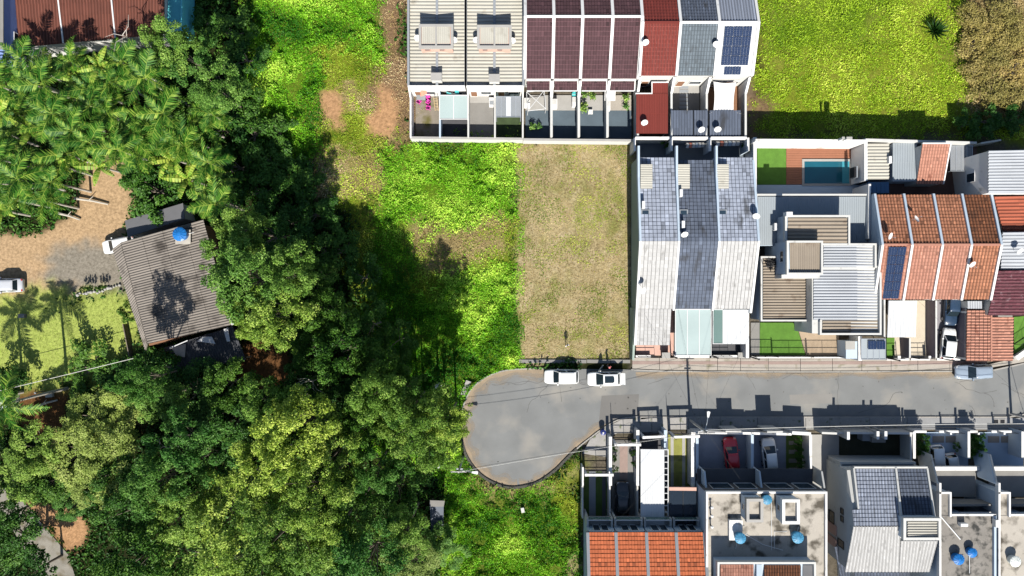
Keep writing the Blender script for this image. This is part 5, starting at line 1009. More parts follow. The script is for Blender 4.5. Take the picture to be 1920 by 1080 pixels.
# tall portal gates whose grids fall as shadows on the street
gate(Y3(125,360), Y3(296,360), 2.5, 'tall black grid gate in a white frame at the verge', nv=2, nh=4, beam=True, rail=.06); gate(Y3(318,160), Y3(474,160), 2.7, 'tall black grid gate in a white frame before the planted drive', nv=2, nh=4, beam=True, rail=.06)
gate(Y3(500,112), Y3(632,106), 2.7, 'tall black grid gate in a white frame before the white carport', nv=2, nh=4, beam=True, rail=.06); gate(Y3(700,108), Y3(856,104), 2.8, 'tall black grid gate in a white frame before the grass drive', nv=2, nh=4, beam=True, rail=.06)
for x, y, lb in ((318,158,'black steel pole beside the planted drive gate'), (693,108,'black steel pole beside the grass drive gate')):
    q = Y3(x,y,0); t = thing('gate_post', lb, 'post', q, 'tall black gate posts'); MB().tube([(q.x,q.y,0),(q.x,q.y,4.2)], .06, 8, .025).build('shaft', BLACKM, t); MB().tube([(q.x,q.y,4.2),(q.x,q.y,4.3)], .05, 8, .0).build('cap', BLACKM, t)
t = thing('carport', 'long white sheet carport with a ladder-like open edge', 'carport', Y3(600,480,0)); roof(t, 'white_sheets', Y3(508,224,2.75), Y3(668,226,2.75), Y3(668,745,2.95), Y3(508,745,2.95), 'seam', ROOFM['zincw'], .28, 9, amp=.02, step=0)
for k in range(13): y = 228+k*42; MB().bar(Y3(669,y,2.8), Y3(694,y,2.8), .08, .1).build('edge_rung', WMET, t)
MB().bar(Y3(694,226,2.82), Y3(694,745,2.82), .1, .12).build('edge_beam', WMET, t)
for y in (235,480,720):
    for x in (512,690): q = Y3(x,y,2.7); MB().box(q.x-.05,q.y-.05,0,q.x+.05,q.y+.05,2.62).build('post', WMET, t)
t = canopy('black glazed carport canopy behind the grass drive', Y3, 702,500, 888,745, 2.9, DGLASS, 2, BLACKM, drop=-.1); MB().bar(Y3(700,492,3.0), Y3(888,494,3.0), .4, .3).build('lintel', BRICKY, t)
# ---- G: flat-roofed twin with red and white cars
t = thing('house', 'flat-roofed twin house with stained concrete roof and two stair boxes', 'house', Y4(590,700,0), None); zz = 6.4
a, b = Y4(165,492,zz), Y4(1010,492,zz); yB = Y4(0,1140,zz).y
MB().box(a.x,a.y-.05,0,b.x,yB,zz-.45).build('wall', BLUEG, t); MB().box(a.x+.1,a.y-.15,zz-.449,b.x-.1,yB+.1,zz-.38).build('roof_slab', STAINC, t)
rim(t, 'parapet', [(a.x+.1,yB,zz),(a.x+.1,a.y-.1,zz),(b.x-.1,a.y-.1,zz),(b.x-.1,yB,zz)], WHITE, .22, .55, False)
MB().box(a.x-.15,a.y+.0,2.9,b.x-.2,a.y+1.75,3.05).build('balcony_slab', CONCD, t); MB().box(a.x-.1,a.y-.02,3.052,b.x-.25,a.y+.03,5.9).build('dark_facade', CONCD, t)
for u0, u1 in ((.08,.25),(.3,.45),(.56,.75),(.8,.94)): X = lambda u: a.x+(b.x-a.x)*u; window(t, (X(u0),a.y+.03), (X(u1),a.y+.03), 3.2, 5.3, (0,1), WMET)
for (x0, x1, lb_) in ((215,375,0),(668,850,1)):
    p, q = Y4(x0,372,2.4), Y4(x1,405,2.4); o = MB().box(p.x,p.y,2.2,q.x,q.y,2.3).build('porch_glass', GREENG, t); rim(t, 'porch_frame', rect(Y4,x0,372,x1,405,2.36), WMET, .08, .1)
for x in (98,484,985):   # flank walls stepping down into the yards
    A = Y4(x+62 if x < 900 else x-2,408,4.6); B_ = Y4(x,350,2.2); MB().bar(Vector((A.x,a.y-.02,4.9)), Vector((A.x,a.y+1.75,4.2)), .2, 4.2).build('wing_wall', BLUEG if x < 900 else OFFW, t)
for (x0,y0,x1,y1,nm) in ((450,545,560,702,0),(700,550,815,715,1)):
    h = 8.1; p, q = Y4(x0,y0,h), Y4(x1,y1,h); MB().box(p.x,p.y,zz-.4,q.x,q.y,h-.5).build('stair_box', BLUEG, t); rim(t, 'stair_box_rim', rect(Y4,x0+6,y0+6,x1-6,y1-6,h), WHITE if nm else CONCL, .32, .6); MB().box(p.x+.2,p.y-.2,h-.49,q.x-.2,q.y+.2,h-.45).build('stair_box_roof', STAINC, t)
    window(t, (p.x,p.y-.9), (p.x,p.y-1.5), 6.6, 7.3, (-1,0))
p = Y4(100,340,0)
for (x,y0,y1,h,m,lb2) in ((101,82,362,2.1,BLUEG,'wall with blue shade painted in, between grass drive and the red car yard'), (486,86,345,2.1,BLUEG,'wall with blue shade painted in, between red car and white car yards'), (893,92,372,2.1,WHITE,'white wall east of the white car yard')): wtop(Y4, x,y0,x,y1, h, m, lb2, t=.26)
wtop(Y4, 80,78,478,84, 2.2, WHITE, 'white front wall of the red car yard', t=.22); wtop(Y4, 482,84,760,90, 2.1, WHITE, 'white front wall of the white car yard', t=.22); wtop(Y4, 764,80,895,88, 2.5, WHITE, 'taller white front wall section beside the clipped hedge', t=.3)
for x0, x1, h, lb2 in ((300,410,3.2,'left white gate panel pillar on the red car yard wall'), (590,700,3.5,'right white gate panel pillar on the white car yard wall')): q0, q1 = Y4(x0,66,h), Y4(x1,72,h); MB().box(q0.x,q0.y,0,q1.x,q1.y-.12,h).build('wall_panel', OFFW, None, 'tall white wall panel above the front wall, '+('red car yard' if x0 < 400 else 'white car yard'), 'wall')
SLATE = mat('slate_paving', (.19,.225,.29), .9, .15, .8, .1); sheet('driveway', rect(Y4,108,88,482,420), SLATE, .05, 'slate paved yard with the red car'); sheet('driveway', rect(Y4,490,90,720,420), SLATE, .05, 'slate paved yard with the white car'); sheet('lawn', rect(Y4,722,90,890,420), DKG, .055, 'grass strip beside the clipped hedge')
for k in range(4): q = Y4(768,150+k*62,0); MB().box(q.x-.5,q.y-.25,.03,q.x+.5,q.y+.25,.085).build('stepping_stone', CONC, None, 'square stepping stone in the grass beside the hedge', 'paving stone', 'stepping stones by the hedge')
sheet('alley', rect(Y4,895,92,1090,560), CONCL, .05, 'pale concrete alley between the flat-roofed twin and the modern tiled house')
# roof clutter
q = Y4(385,800,zz-.3); tank_cyan(Y4(388,800,zz+.2), .3, 'faded blue water tank on a white plinth on the stained flat roof', sc=.9); p0, p1 = Y4(325,690,zz+.1), Y4(418,830,zz+.1); MB().box(p0.x,p0.y,zz-.375,p1.x,p1.y,zz+.15).build('plinth', WHITE, None, 'white plinth under the faded blue tank on the stained roof', 'plinth')
tank_cyan(Y4(785,795,zz-.37), 1.2, 'faded blue water tank behind the white-framed stair box', sc=.95); tank_cyan(Y4(575,535,zz-.37), .5, 'faded blue water tank between the stair boxes at the parapet', sc=.8)
for k, (x, y) in enumerate(((195,590),(195,650),(195,725))): q = Y4(x,y,zz-.3); t2 = thing('roof_vent', 'small black roof vent pipe on the stained roof', 'vent', (q.x,q.y,zz-.38), 'black vents on the stained roof'); MB().tube([(q.x,q.y,zz-.38),(q.x,q.y,zz+.3)], .08, 8).build('pipe', BLACKM, t2); MB().lathe(q.x,q.y,[(.16,zz+.3),(.16,zz+.36),(.02,zz+.44)],10).build('cowl', WMET, t2)
for pts, lb2 in (([(620,560),(620,900)],'long pipe down the middle of the stained roof'), ([(370,890),(380,840),(400,840)],'bent white pipe below the plinth tank'), ([(640,890),(640,770),(730,770)],'bent white pipe beside the second tank'), ([(440,790),(560,860),(700,900)],'loose white cable across the stained roof')): MB().tube([Y4(x,y,zz-.33) for x, y in pts], .035, 6).build('pipe', WMET, None, lb2, 'pipe')
# houses behind the flat roof
t = thing('house', 'higher house with patched orange roofs at the south edge of the stained roof', 'house', Y4(600,1060,0), None); zz2 = 8.1
p0, p1 = Y4(250,990,zz2), Y4(925,990,zz2); MB().box(p0.x,p0.y-.1,0,p1.x,p0.y-7,zz2-.5).build('wall', BLUEG, t); rim(t, 'parapet', [(p0.x,p0.y-7,zz2),(p0.x,p0.y,zz2),(p1.x,p0.y,zz2),(p1.x,p0.y-7,zz2)], OFFW, .22, .6, False)
roof(t, 'west_roof_tiles', Y4(262,1000,zz2-.4), Y4(495,1000,zz2-.4), Y4(495,1300,zz2+.6), Y4(262,1300,zz2+.6), 'flat', ROOFM['salmon'], .3, .4); roof(t, 'east_roof_tiles', Y4(570,1005,zz2-.4), Y4(825,1005,zz2-.4), Y4(825,1300,zz2+.6), Y4(570,1300,zz2+.6), 'tile', ROOFM['brownc'], .3, .4); MB().bar(Y4(535,1000,zz2-.1), Y4(535,1300,zz2+.5), .6, .5).build('party_wall', BLUEG, t); roof(t, 'grey_roof', Y4(840,1005,zz2-.4), Y4(915,1005,zz2-.4), Y4(915,1300,zz2-.3), Y4(840,1300,zz2-.3), 'plain', ROOFM['felt'], 1, 3)
# ---- H: modern white house with steep tile roofs
t = thing('house', 'white house with steep grey tile roofs, brick pillars and a ribbed tower', 'house', Y5(450,650,0), None)
z1, z2, z3 = 5.6, 7.2, 5.4; GT = ROOFM['palet']
A, B_, C_, D_ = Y5(238,302,z1), Y5(535,302,z1), Y5(568,716,z2), Y5(232,716,z2)
roof(t, 'north_roof_tiles', C_, Y5(270,716,z2), Y5(245,302,z1), B_, 'tile', GT, .36, .44); roof(t, 'northeast_roof_tiles', Y5(595,650,z2-.3), Y5(815,650,z2-.3), Y5(762,302,z1), Y5(548,302,z1), 'tile', ROOFM['darkt'], .38, .44)
roof(t, 'north_roof_tiles', Y5(268,716,z2), Y5(235,716,z2), Y5(222,598,z2-.42), Y5(268,598,z2-.42), 'tile', GT, .36, .44)
S0, S1, S2, S3 = Y5(232,722,z2), Y5(842,722,z2), Y5(782,1050,z3), Y5(172,1050,z3); roof(t, 'south_roof_tiles', S0, Y5(575,722,z2), Y5(560,1050,z3), S3, 'tile', ROOFM['whitet'], .36, .44); roof(t, 'south_roof_tiles', Y5(575,826,z2-.6), Y5(842,826,z2-.6), S2, Y5(562,1050,z3), 'tile', ROOFM['whitet'], .36, .44)
xl = min(A.x, S3.x)+.25; xr = B_.x+2.0; MB().box(xl,A.y-.3,0,Y5(800,0,6).x,S3.y+.3,5.3).build('wall', OFFW, t)
MB().hexa([(xl,A.y-.3,5.29),(Y5(800,0,6).x,A.y-.3,5.29),(Y5(800,0,6).x,S3.y+.3,5.29),(xl,S3.y+.3,5.29)][::-1], [(xl+.2,C_.y+.1,z2-.35),(Y5(800,0,6).x-.2,C_.y+.1,z2-.35),(Y5(800,0,6).x-.2,C_.y-.1,z2-.35),(xl+.2,C_.y-.1,z2-.35)][::-1]).build('gable_wall', OFFW, t)
MB().bar(Y5(541,296,z1+.25), Y5(582,655,z2+.1), .22, .5).build('party_wall', OFFW, t); MB().bar(Y5(238,296,z1+.2), Y5(770,296,z1+.2), .2, .45).build('front_parapet', OFFW, t); MB().bar(Y5(236,300,z1+.22), Y5(270,595,z2-.3), .2, .5).build('verge', OFFW, t); MB().bar(Y5(768,300,z1+.22), Y5(822,655,z2+.0), .2, .5).build('verge', OFFW, t)
p, q = Y5(600,668,8.2), Y5(862,815,8.2); MB().box(p.x,p.y,5,q.x,q.y,7.8).build('tower', BLUEG, t); rim(t, 'tower_parapet', rect(Y5,604,672,858,812,8.2), OFFW, .3, .5); roof(t, 'tower_sheets', Y5(622,685,7.98), Y5(622,800,7.98), Y5(838,800,7.88), Y5(838,685,7.88), 'trap', ROOFM['beige'], .3, 5, step=0)
p, q = Y5(135,255,3.3), Y5(680,365,3.3); MB().box(p.x,p.y,0,q.x,A.y-.35,2.95).build('front_block', OFFW, t); MB().box(p.x+.12,p.y-.12,2.951,q.x-.12,A.y-.32,3.0).build('terrace_floor', BLUEG, t); rim(t, 'terrace_parapet', [(p.x+.1,A.y-1.2,3.4),(p.x+.1,p.y-.1,3.4),(q.x-.1,p.y-.1,3.4),(q.x-.1,A.y,3.4)], OFFW, .22, .6, False)
for y0, y1, za, zb in ((570,605,3.9,4.5),(625,660,3.9,4.5),(640,720,.9,2.2),(800,850,3.2,4.6)): window(t, (xl,Y5(0,y0,3).y), (xl,Y5(0,y1,3).y), za, zb, (-1,0), BLACKM)
for y0, y1 in ((705,775),(800,860)): MB().box(xl-.14,Y5(0,y0,2).y,0,xl-.002,Y5(0,y1,2).y,2.9).build('brick_pillar', BRICKY, t)
MB().box(Y5(90,520,1.5).x,Y5(0,520,3).y,0,xl+.02,Y5(0,880,3).y,2.7).build('side_wing', OFFW, t)
roof(t, 'side_roof_tiles', Y5(95,868,3.2), Y5(180,868,3.2), Y5(230,1150,3.0), Y5(150,1150,3.0), 'tile', ROOFM['darkt'], .38, .44)
t2 = thing('house', 'low dark grey tile roof at the south edge below the white slope', 'house', Y5(600,1085,0), None); roof(t2, 'roof_tiles', Y5(240,1052,4.4), Y5(640,1052,4.4), Y5(640,1250,4.0), Y5(240,1250,4.0), 'tile', ROOFM['darkt'], .38, .44); block(t2, 'wall', [Y5(240,1056,4.4), Y5(640,1056,4.4), Y5(640,1250,4.0), Y5(240,1250,4.0)], OFFW)
# dark front yard and yellow strip
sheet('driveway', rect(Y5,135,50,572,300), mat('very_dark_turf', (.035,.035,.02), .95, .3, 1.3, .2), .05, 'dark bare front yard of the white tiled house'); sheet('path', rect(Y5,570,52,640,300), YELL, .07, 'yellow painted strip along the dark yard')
t = thing('meter_box', 'grey meter cabinet standing in the dark yard', 'cabinet', Y5(385,80,0)); q0, q1 = Y5(365,52,1.7), Y5(465,115,1.7); MB().box(q0.x,q0.y,0,q1.x,q1.y,1.7).build('cabinet', CONC, t); q0, q1 = Y5(302,50,1.5), Y5(362,105,1.5); MB().box(q0.x,q0.y,0,q1.x-.02,q1.y,1.4).build('side_cabinet', GREYP, t)
wtop(Y5, 648,55,648,250, 2.2, OFFW, 'pale wall east of the yellow strip', t=.22); wtop(Y5, 125,45,660,48, 2.4, OFFW, 'pale front wall along the dark yard', t=.2); wtop(Y5, 2,45,125,50, 2.3, OFFW, 'pale front wall closing the alley', t=.2)
for x, h in ((100,3.3),(315,3.0),(370,3.0)): q = Y5(x,22,0); t = thing('wall_fin', 'slender white fin on the front wall of the dark yard', 'post', q, 'white fins on the front wall'); MB().box(q.x-.12,q.y-.5,0,q.x+.12,q.y+.4,h).build('fin', OFFW, t); MB().box(q.x-.16,q.y-.54,h,q.x+.16,q.y+.44,h+.06).build('cap', WHITE, t)
# ---- I: two stepped flat-roofed houses with plants and white cars in the yards
def stepped(dx, label, tanks, stainm, mirror=''):
    f = lambda x, y, z=0.: Y5(x+dx, y, z)
    t = thing('house', label, 'house', f(1060,800,0), 'stepped flat-roofed houses'); z = 6.2
    a, b = f(855,645,z), f(1265,645,z); yB = f(0,1250,z).y
    MB().box(a.x,a.y,0,b.x,yB,z-.4).build('wall', BLUEG, t); MB().box(a.x+.08,a.y-.08,z-.399,b.x-.08,yB,z-.33).build('roof_slab', stainm, t)
    rim(t, 'parapet', [(a.x+.1,yB,z),(a.x+.1,f(0,415,z).y,z)], WHITE, .22, .55, False); rim(t, 'parapet', [(f(938,470,z).x,f(0,640,z).y,z),(b.x-.1,f(0,640,z).y,z)], WHITE, .2, .5, False); rim(t, 'parapet', [(b.x-.1,a.y,z),(b.x-.1,yB,z)], BLUEG, .25, .5, False)
    p, q = f(860,480,z), f(936,648,z); MB().box(p.x,p.y,0,q.x,q.y+.01,z-.4).build('wall', BLUEG, t); MB().box(p.x,p.y,z-.399,q.x,q.y+.02,z-.33).build('roof_slab', stainm, t); rim(t, 'parapet', [(p.x,p.y,z),(q.x,p.y,z),(q.x,q.y,z)], WHITE, .2, .5, False)
    p, q = f(945,560,5.0), f(1240,640,5.0); MB().box(p.x,p.y,3.0,q.x,p.y-.2,5.0).build('balcony_wall', CONC, t)
    p = f(800,290,3.2); q = f(1150,330,3.2); MB().box(p.x,p.y,2.7,q.x,q.y+.2,3.2).build('front_beam', WHITE, t); MB().box(p.x,q.y+.15,2.75,f(1130,0,3.2).x,a.y+1.2,2.9).build('terrace_slab', CONC, t)
    for s, m in ((845,OFFW),(1262,BLUEG)): MB().bar(Vector((f(s,415,z).x,f(0,415,z).y,z)), Vector((f(s-50,260,3.2).x,f(0,200,3.2).y,3.2)), .22, 3.0).build('wing_wall', m, t)
    window(t, (f(960,0,4).x,a.y+.0), (f(1230,0,4).x,a.y+.0), 3.0, 5.0, (0,1), WMET); window(t, (f(960,0,2).x,a.y), (f(1230,0,2).x,a.y), .1, 2.3, (0,1), WMET)
    return t
stepped(0, 'stepped flat-roofed house with a mould-stained roof and two blue tanks', None, MOULDC); stepped(428, 'stepped flat-roofed house with a cleaner roof and a pale tank at the picture edge', None, STAINC)
tank_blue(Y5(978,950,6.2)-Vector((0,0,.33)), .2, 'bright blue water tank on the mould-stained flat roof', sc=.9); tank_blue(Y5(1080,905,6.2)-Vector((0,0,.33)), 1.0, 'smaller bright blue tank joined by a pipe on the mould-stained roof', sc=.78); tank_white(Y5(1385,965,6.2)-Vector((0,0,.33)), 0, 'pale green-white water tank at the picture edge roof', sc=.9)
MB().tube([Y5(860,645,5.95), Y5(1005,815,5.95)], .07, 6).build('pipe', WMET, None, 'thick white pipe laid diagonally on the mould-stained roof', 'pipe'); MB().tube([Y5(1070,920,5.95), Y5(1072,1060,5.95)], .04, 6).build('pipe', WMET, None, 'thin white pipe below the blue tanks', 'pipe')
ac(Y5(1010,700,5.9), 0, 'white air conditioner at the head of the mould-stained roof'); ac(Y5(1245,690,6.0), math.pi/2, 'white air conditioner on the wall between the stepped houses')
BLP = mat('blue_grey_paving', (.28,.36,.46), .8, .12, .7, .08)
for dx, lb2 in ((0,'blue-grey paved yard with two white cars'), (400,'blue-grey paved yard at the picture edge')):
    f = lambda x, y, z=0.: Y5(x+dx, y, z); sheet('driveway', rect(f,740,40,1060,300), BLP, .05, lb2); sheet('flower_bed', rect(f,668,40,738,230), DKG, .06, 'planting bed in the paved yard')
    for x in (840,935): q0, q1 = f(x-38,68), f(x+45,115); MB().box(q0.x,q0.y,.02,q1.x,q1.y,.075).build('paving_slab', CONC, None, 'pale slab set in the blue-grey yard', 'paving slab', 'slabs in the blue-grey yards')
for x, lb2, m in ((1066,'wall with blue shade painted in, between the two paved yards',BLUEG), (1455,'wall with blue shade painted in, of the edge yard',BLUEG), (672,'pale wall between yellow strip and planted yard',OFFW)): wtop(Y5, x,35,x,230, 2.3, m, lb2, t=.24, capm=WHITE)
for x0, x1, lb2 in ((672,760,'short white wall by the planted yard'), (850,1060,'white front wall of the two-car yard'), (1075,1130,'short white wall by the second planting bed'), (1230,1450,'white front wall of the edge yard')): wtop(Y5, x0,36,x1,36, 2.0 if x1-x0 < 100 else .8, WHITE, lb2, t=.22)
for (x0, x1, lb2) in ((862,1058,'see-through black gate of the two-car yard'), (1240,1448,'see-through black gate of the edge yard')): gate(Y5(x0,26), Y5(x1,26), 1.9, lb2, nv=2, nh=2, post=.22, rail=.04)
# ---- J: old barn among the trees
t = thing('barn', 'old barn with weathered grey corrugated sheets and tree shadows on it', 'barn', L5(420,560,0), None); zc = 4.3
c00, c10, c11, c01 = L5(150,288,4.6), L5(660,158,4.9), L5(812,792,4.5), L5(305,942,4.2)
rg0, rg1 = lerp(c00,c01,0), c01
roof(t, 'roof_sheets', L5(150,300,4.75), L5(308,905,4.75), L5(812,792,3.9), L5(640,165,3.9), 'corr', ROOFM['old'], .30, 2.2, amp=.08); roof(t, 'west_roof_sheets', L5(149,302,4.76), L5(307,908,4.76), L5(296,944,4.3), L5(100,340,4.3), 'corr', ROOFM['old'], .30, 2.2, amp=.08)
block(t, 'wall', [L5(150,300,4.6), L5(640,175,3.8), L5(800,785,3.8), L5(305,935,4.2)], DECKB, 0, .15, .4)
roof(t, 'annex_roof', L5(172,170,3.0), L5(518,66,3.0), L5(530,158,3.2), L5(190,270,3.2), 'plain', ROOFM['felt'], 1, 3); block(t, 'annex_wall', [L5(172,170,3.0), L5(518,66,3.0), L5(530,158,3.2), L5(190,270,3.2)], OFFW, 0, .1, .2)
roof(t, 'lean_to_sheets', L5(400,930,2.9), L5(815,800,2.9), L5(895,1000,2.4), L5(430,1075,2.4), 'corr', ROOFM['rot'], .3, 2); 
for x, y in ((420,1060),(880,990),(650,1030)): q = L5(x,y,2.3); MB().box(q.x-.08,q.y-.08,0,q.x+.08,q.y+.08,2.25).build('post', BARK, t)
MB().hexa(*[[L5(x,y,z) for x, y in ((600,890),(635,862),(690,862),(712,905))][::-1] for z in (3.02,3.05)]).build('patch_sheet', WMET, t); MB().hexa(*[[L5(x,y,z) for x, y in ((758,818),(785,808),(800,890),(780,892))][::-1] for z in (3.0,3.04)]).build('patch_sheet', WMET, t); MB().hexa(*[[L5(x,y,z) for x, y in ((445,925),(535,905),(530,985),(480,975))][::-1] for z in (2.92,2.98)]).build('board', PALMT, t); MB().bar(L5(800,750,4.1), L5(815,792,4.1), .3, .1).build('flashing', WMET, t); MB().bar(L5(440,930,4.1), L5(545,885,4.2), .1, .1).build('broken_edge', WMET, t)
tank_blue(L5(522,255,4.5), .2, 'bright blue water tank standing above the old barn', sc=1.15); q = L5(530,270,3.9); t2 = thing('tank_stand', 'wooden stand under the bright blue barn tank', 'stand', (q.x,q.y,0), None)
for sx in (-.6,.6):
    for sy in (-.6,.6): MB().box(q.x+sx-.07,q.y+sy-.07,0,q.x+sx+.07,q.y+sy+.07,4.38).build('leg', BARK, t2)
MB().box(q.x-.85,q.y-.85,4.38,q.x+.95,q.y+.85,4.5).build('platform', PALMT, t2)
# ---- K: big house at the top left corner
t = thing('house', 'large house with orange ribbed roof browned by painted-in shade and turquoise side wall', 'house', L1(600,50,0), None); zt = 7.5
roof(t, 'roof_sheets', L1(1108,-160,4.9), L1(22,-160,4.9), L1(72,325,4.0), L1(1110,230,4.0), 'trap', ROOFM['shadebrown'], .36, 1.6)
block(t, 'wall', [L1(22,-160,4.8), L1(1108,-160,4.8), L1(1110,230,4.0), L1(72,325,4.0)], OFFW, 0, .15, .15)
for x0, x1 in ((372,425),(735,780)): MB().bar(L1(x0,-160,5.0), L1(x1,290,4.2), .16, .12).build('ridge_strip', WMET, t)
q = L1(1225,0,3.4); MB().box(L1(1100,0,3.4).x,L1(0,-160,3.4).y,0,q.x,L1(0,215,3.4).y,3.4).build('side_wing', TURQ, t); MB().bar(L1(1224,-160,3.7), L1(1224,215,3.7), .2, .5).build('side_parapet', TURQ, t)
t = thing('house', 'blue-walled building at the top left corner edge', 'house', L1(-60,200,0), None); MB().box(L1(-300,0,6.5).x,L1(0,-160,6.5).y,0,L1(22,0,6.5).x,L1(0,330,6.5).y,6.5).build('wall', mat('blue_render', (.18,.26,.52), .8, .1, .6, .05), t); MB().box(L1(-300,0,6.5).x,L1(0,-160,6.5).y,6.502,L1(26,0,6.5).x,L1(0,334,6.5).y,6.6).build('roof', CONC, t); window(t, (L1(22,0,6.5).x,L1(0,180,6.5).y), (L1(22,0,6.5).x,L1(0,230,6.5).y), 3.5, 4.8, (1,0))
shed('small zinc lean-to roof below the shade-browned orange roof', L1(85,328,3.2), L1(230,328,3.2), L1(225,430,3.0), L1(80,430,3.0), ROOFM['zinc'], 'corr', OFFW, .2)
# ---------------------------------------------------------------- vehicles
PW = carpaint('white_car_paint', (.72,.72,.70)); PR = carpaint('red_car_paint', (.48,.02,.03)); PB = carpaint('black_car_paint', (.012,.013,.016)); PN = carpaint('navy_car_paint', (.02,.04,.075)); PS = carpaint('silver_car_paint', (.42,.43,.45)); PG = carpaint('steel_blue_car_paint', (.22,.27,.33))
make_car('parked_car', 'white sport utility car with roof rails parked at the mown plot', 'car', Y1(328,300,.9)*1+Vector((0,0,-.9)), 0, PW, 4.25, 1.82, 1.62, .26, .03, (.42,.90), .98, rails=True)
cd = make_car('parked_car', 'white car with sunroof, its door and boot open, at the mown plot', 'car', Y1(695,318,.9)+Vector((0,0,-.9)), .02, PW, 4.3, 1.8, 1.56, .24, .08, (.44,.84), .95, door=True, glassroof=True)
ORG[cd.name] = Vector((0,0,0)); MB().hexa([(1.95,-.72,1.12),(2.42,-.70,1.42),(2.42,.70,1.42),(1.95,.72,1.12)], [(1.93,-.72,1.17),(2.40,-.70,1.47),(2.40,.70,1.47),(1.93,.72,1.17)]).build('open_boot', PW, cd); MB().box(2.05,.62,.9,2.12,.70,1.2).build('boot_strut', TRIM, cd)
make_car('parked_car', 'steel blue car parked half on the pavement by the tiled garage', 'car', Y6(1203,258,.9)+Vector((0,0,-.9)), .03, PG, 4.45, 1.85, 1.6, .30, .03, (.46,.90), 1.0)
make_car('parked_car', 'white hatchback in the narrow drive before the orange terrace', 'car', Z8(808,785,.9)+Vector((0,0,-.86)), -1.68, PW, 3.9, 1.72, 1.5, .23, .05, (.42,.88), .92)
make_car('parked_car', 'dark navy car half under the eave of the orange terrace', 'car', Z8(838,488,.9)+Vector((0,0,-.86)), math.pi/2-.05, PN, 4.2, 1.76, 1.5, .27, .06, (.42,.86), .92)
make_car('parked_car', 'dark red car in the slate paved yard', 'car', Y4(343,228,.9)+Vector((0,0,-.85)), -1.46, PR, 4.1, 1.75, 1.5, .27, .05, (.46,.88), .93)
make_car('parked_car', 'white car beside the clipped hedge in the slate yard', 'car', Y4(609,230,.9)+Vector((0,0,-.85)), -1.47, PW, 4.0, 1.74, 1.5, .24, .05, (.45,.90), .93)
make_car('parked_car', 'black car shaded in the planted drive', 'car', Y3(388,560,.9)+Vector((0,0,-.85)), -math.pi/2, PB, 4.2, 1.76, 1.5, .27, .05, (.44,.88), .93)
make_car('parked_car', 'larger white car backed against the stepped house beam', 'car', Y5(838,262,.9)+Vector((0,0,-.9)), math.pi/2+.05, PW, 4.3, 1.8, 1.55, .27, .03, (.42,.93), .95)
make_car('parked_car', 'smaller white car half under the stepped house terrace', 'car', Y5(950,305,.9)+Vector((0,0,-.9)), math.pi/2+.15, PW, 3.7, 1.66, 1.45, .24, .04, (.42,.90), .9)
make_car('parked_car', 'silver car on the dirt drive beside the palm shadow', 'car', P(8,535,.9)+Vector((0,0,-.95)), .02, PS, 4.3, 1.76, 1.48, .27, .13, (.42,.80), .92)
make_car('parked_car', 'white car with its bonnet out from under the barn roof', 'car', P(220,459,.9)+Vector((0,0,-.95)), .2, PW, 4.0, 1.74, 1.46, .24, .05, (.42,.88), .92)
make_person('person in white shirt and dark trousers standing on the mown plot', P(1062,646)+Vector((0,0,-.05)), .4, WHITE, mat('dark_cloth', (.03,.03,.035), .9, .1, 1, 0), arms='phone')
make_person('person in pink cap and dark top beside the open car door', P(1139,686)+Vector((0,0,.0)), 2.2, mat('dark_top', (.05,.04,.05), .9, .1, 1, 0), mat('grey_cloth', (.12,.10,.10), .9, .1, 1, 0), cap=mat('pink_cap', (.55,.16,.15), .8, .05, 1, 0), arms='down')
# ---------------------------------------------------------------- utility poles and cables
def pole(px, py, h, label, arm, lamp=1.8):
    b = P(px,py); t = thing('utility_pole', label, 'utility pole', b, 'concrete utility poles'); MB().tube([b-Vector((0,0,.3)), b+Vector((0,0,h))], .17, 8, .11).build('shaft', POLEC, t)
    for k, z in enumerate((h-.3,h-1.5)): MB().box(b.x-.9 if not k else b.x-.4, b.y-.06, z, b.x+.9 if not k else b.x+.4, b.y+.06, z+.12).build('crossarm', POLEC if not k else STEEL, t)
    for s in (-.8,-.3,.3,.8): MB().tube([b+Vector((s,0,h-.18)), b+Vector((s,0,h+.08))], .05, 6, .03).build('insulator', WMET, t)
    if lamp:
        a = Vector((arm[0],arm[1],0)).normalized(); z = h-1.1; e = b+a*lamp+Vector((0,0,z+.5)); MB().tube([b+Vector((0,0,z)), b+a*lamp*.6+Vector((0,0,z+.42)), e], .035, 6).build('lamp_arm', STEEL, t)
        n = Vector((-a.y,a.x,0)); q = [e-a*.1-n*.10, e+a*.55-n*.19, e+a*.62+n*.0, e+a*.55+n*.19, e-a*.1+n*.10]; MB().prism([(v.x,v.y) for v in q], e.z-.05, e.z+.08).build('lamp_head', WMET, t)
    return t
pole(1294,788,7.6,'concrete pole with street lamp beside the vivid orange terrace gates',(.12,1)); pole(1896,776,7.8,'concrete pole at the street bend',(.1,1)); pole(868,857,7.0,'concrete pole with street lamp at the turning head kerb',(1,-.1),1.6)
def cable(a, b, sag, r, m, label, n=14, group='overhead cables'):
    a, b = Vector(a), Vector(b); pts = [a.lerp(b,i/n)-Vector((0,0,4*sag*(i/n)*(1-i/n))) for i in range(n+1)]
    return MB().tube(pts, r, 5).build('cable', m, None, label, 'cable', group)
T1 = P(1294,788)+Vector((0,0,7.5)); T2 = P(1896,776)+Vector((0,0,7.7)); T3 = P(868,857)+Vector((0,0,6.9))
for k, (dy, z) in enumerate(((-.6,0),(.0,-.05),(.5,-1.0),(.1,-1.6))):
    cable(T1+Vector((.3*k-.5,0,z)), T2+Vector((.3*k-.5,0,z)), .5+.1*k, .02 if k < 3 else .03, CABLE if k < 3 else CABLEW, 'cable strung along the street between lamp pole and bend pole')
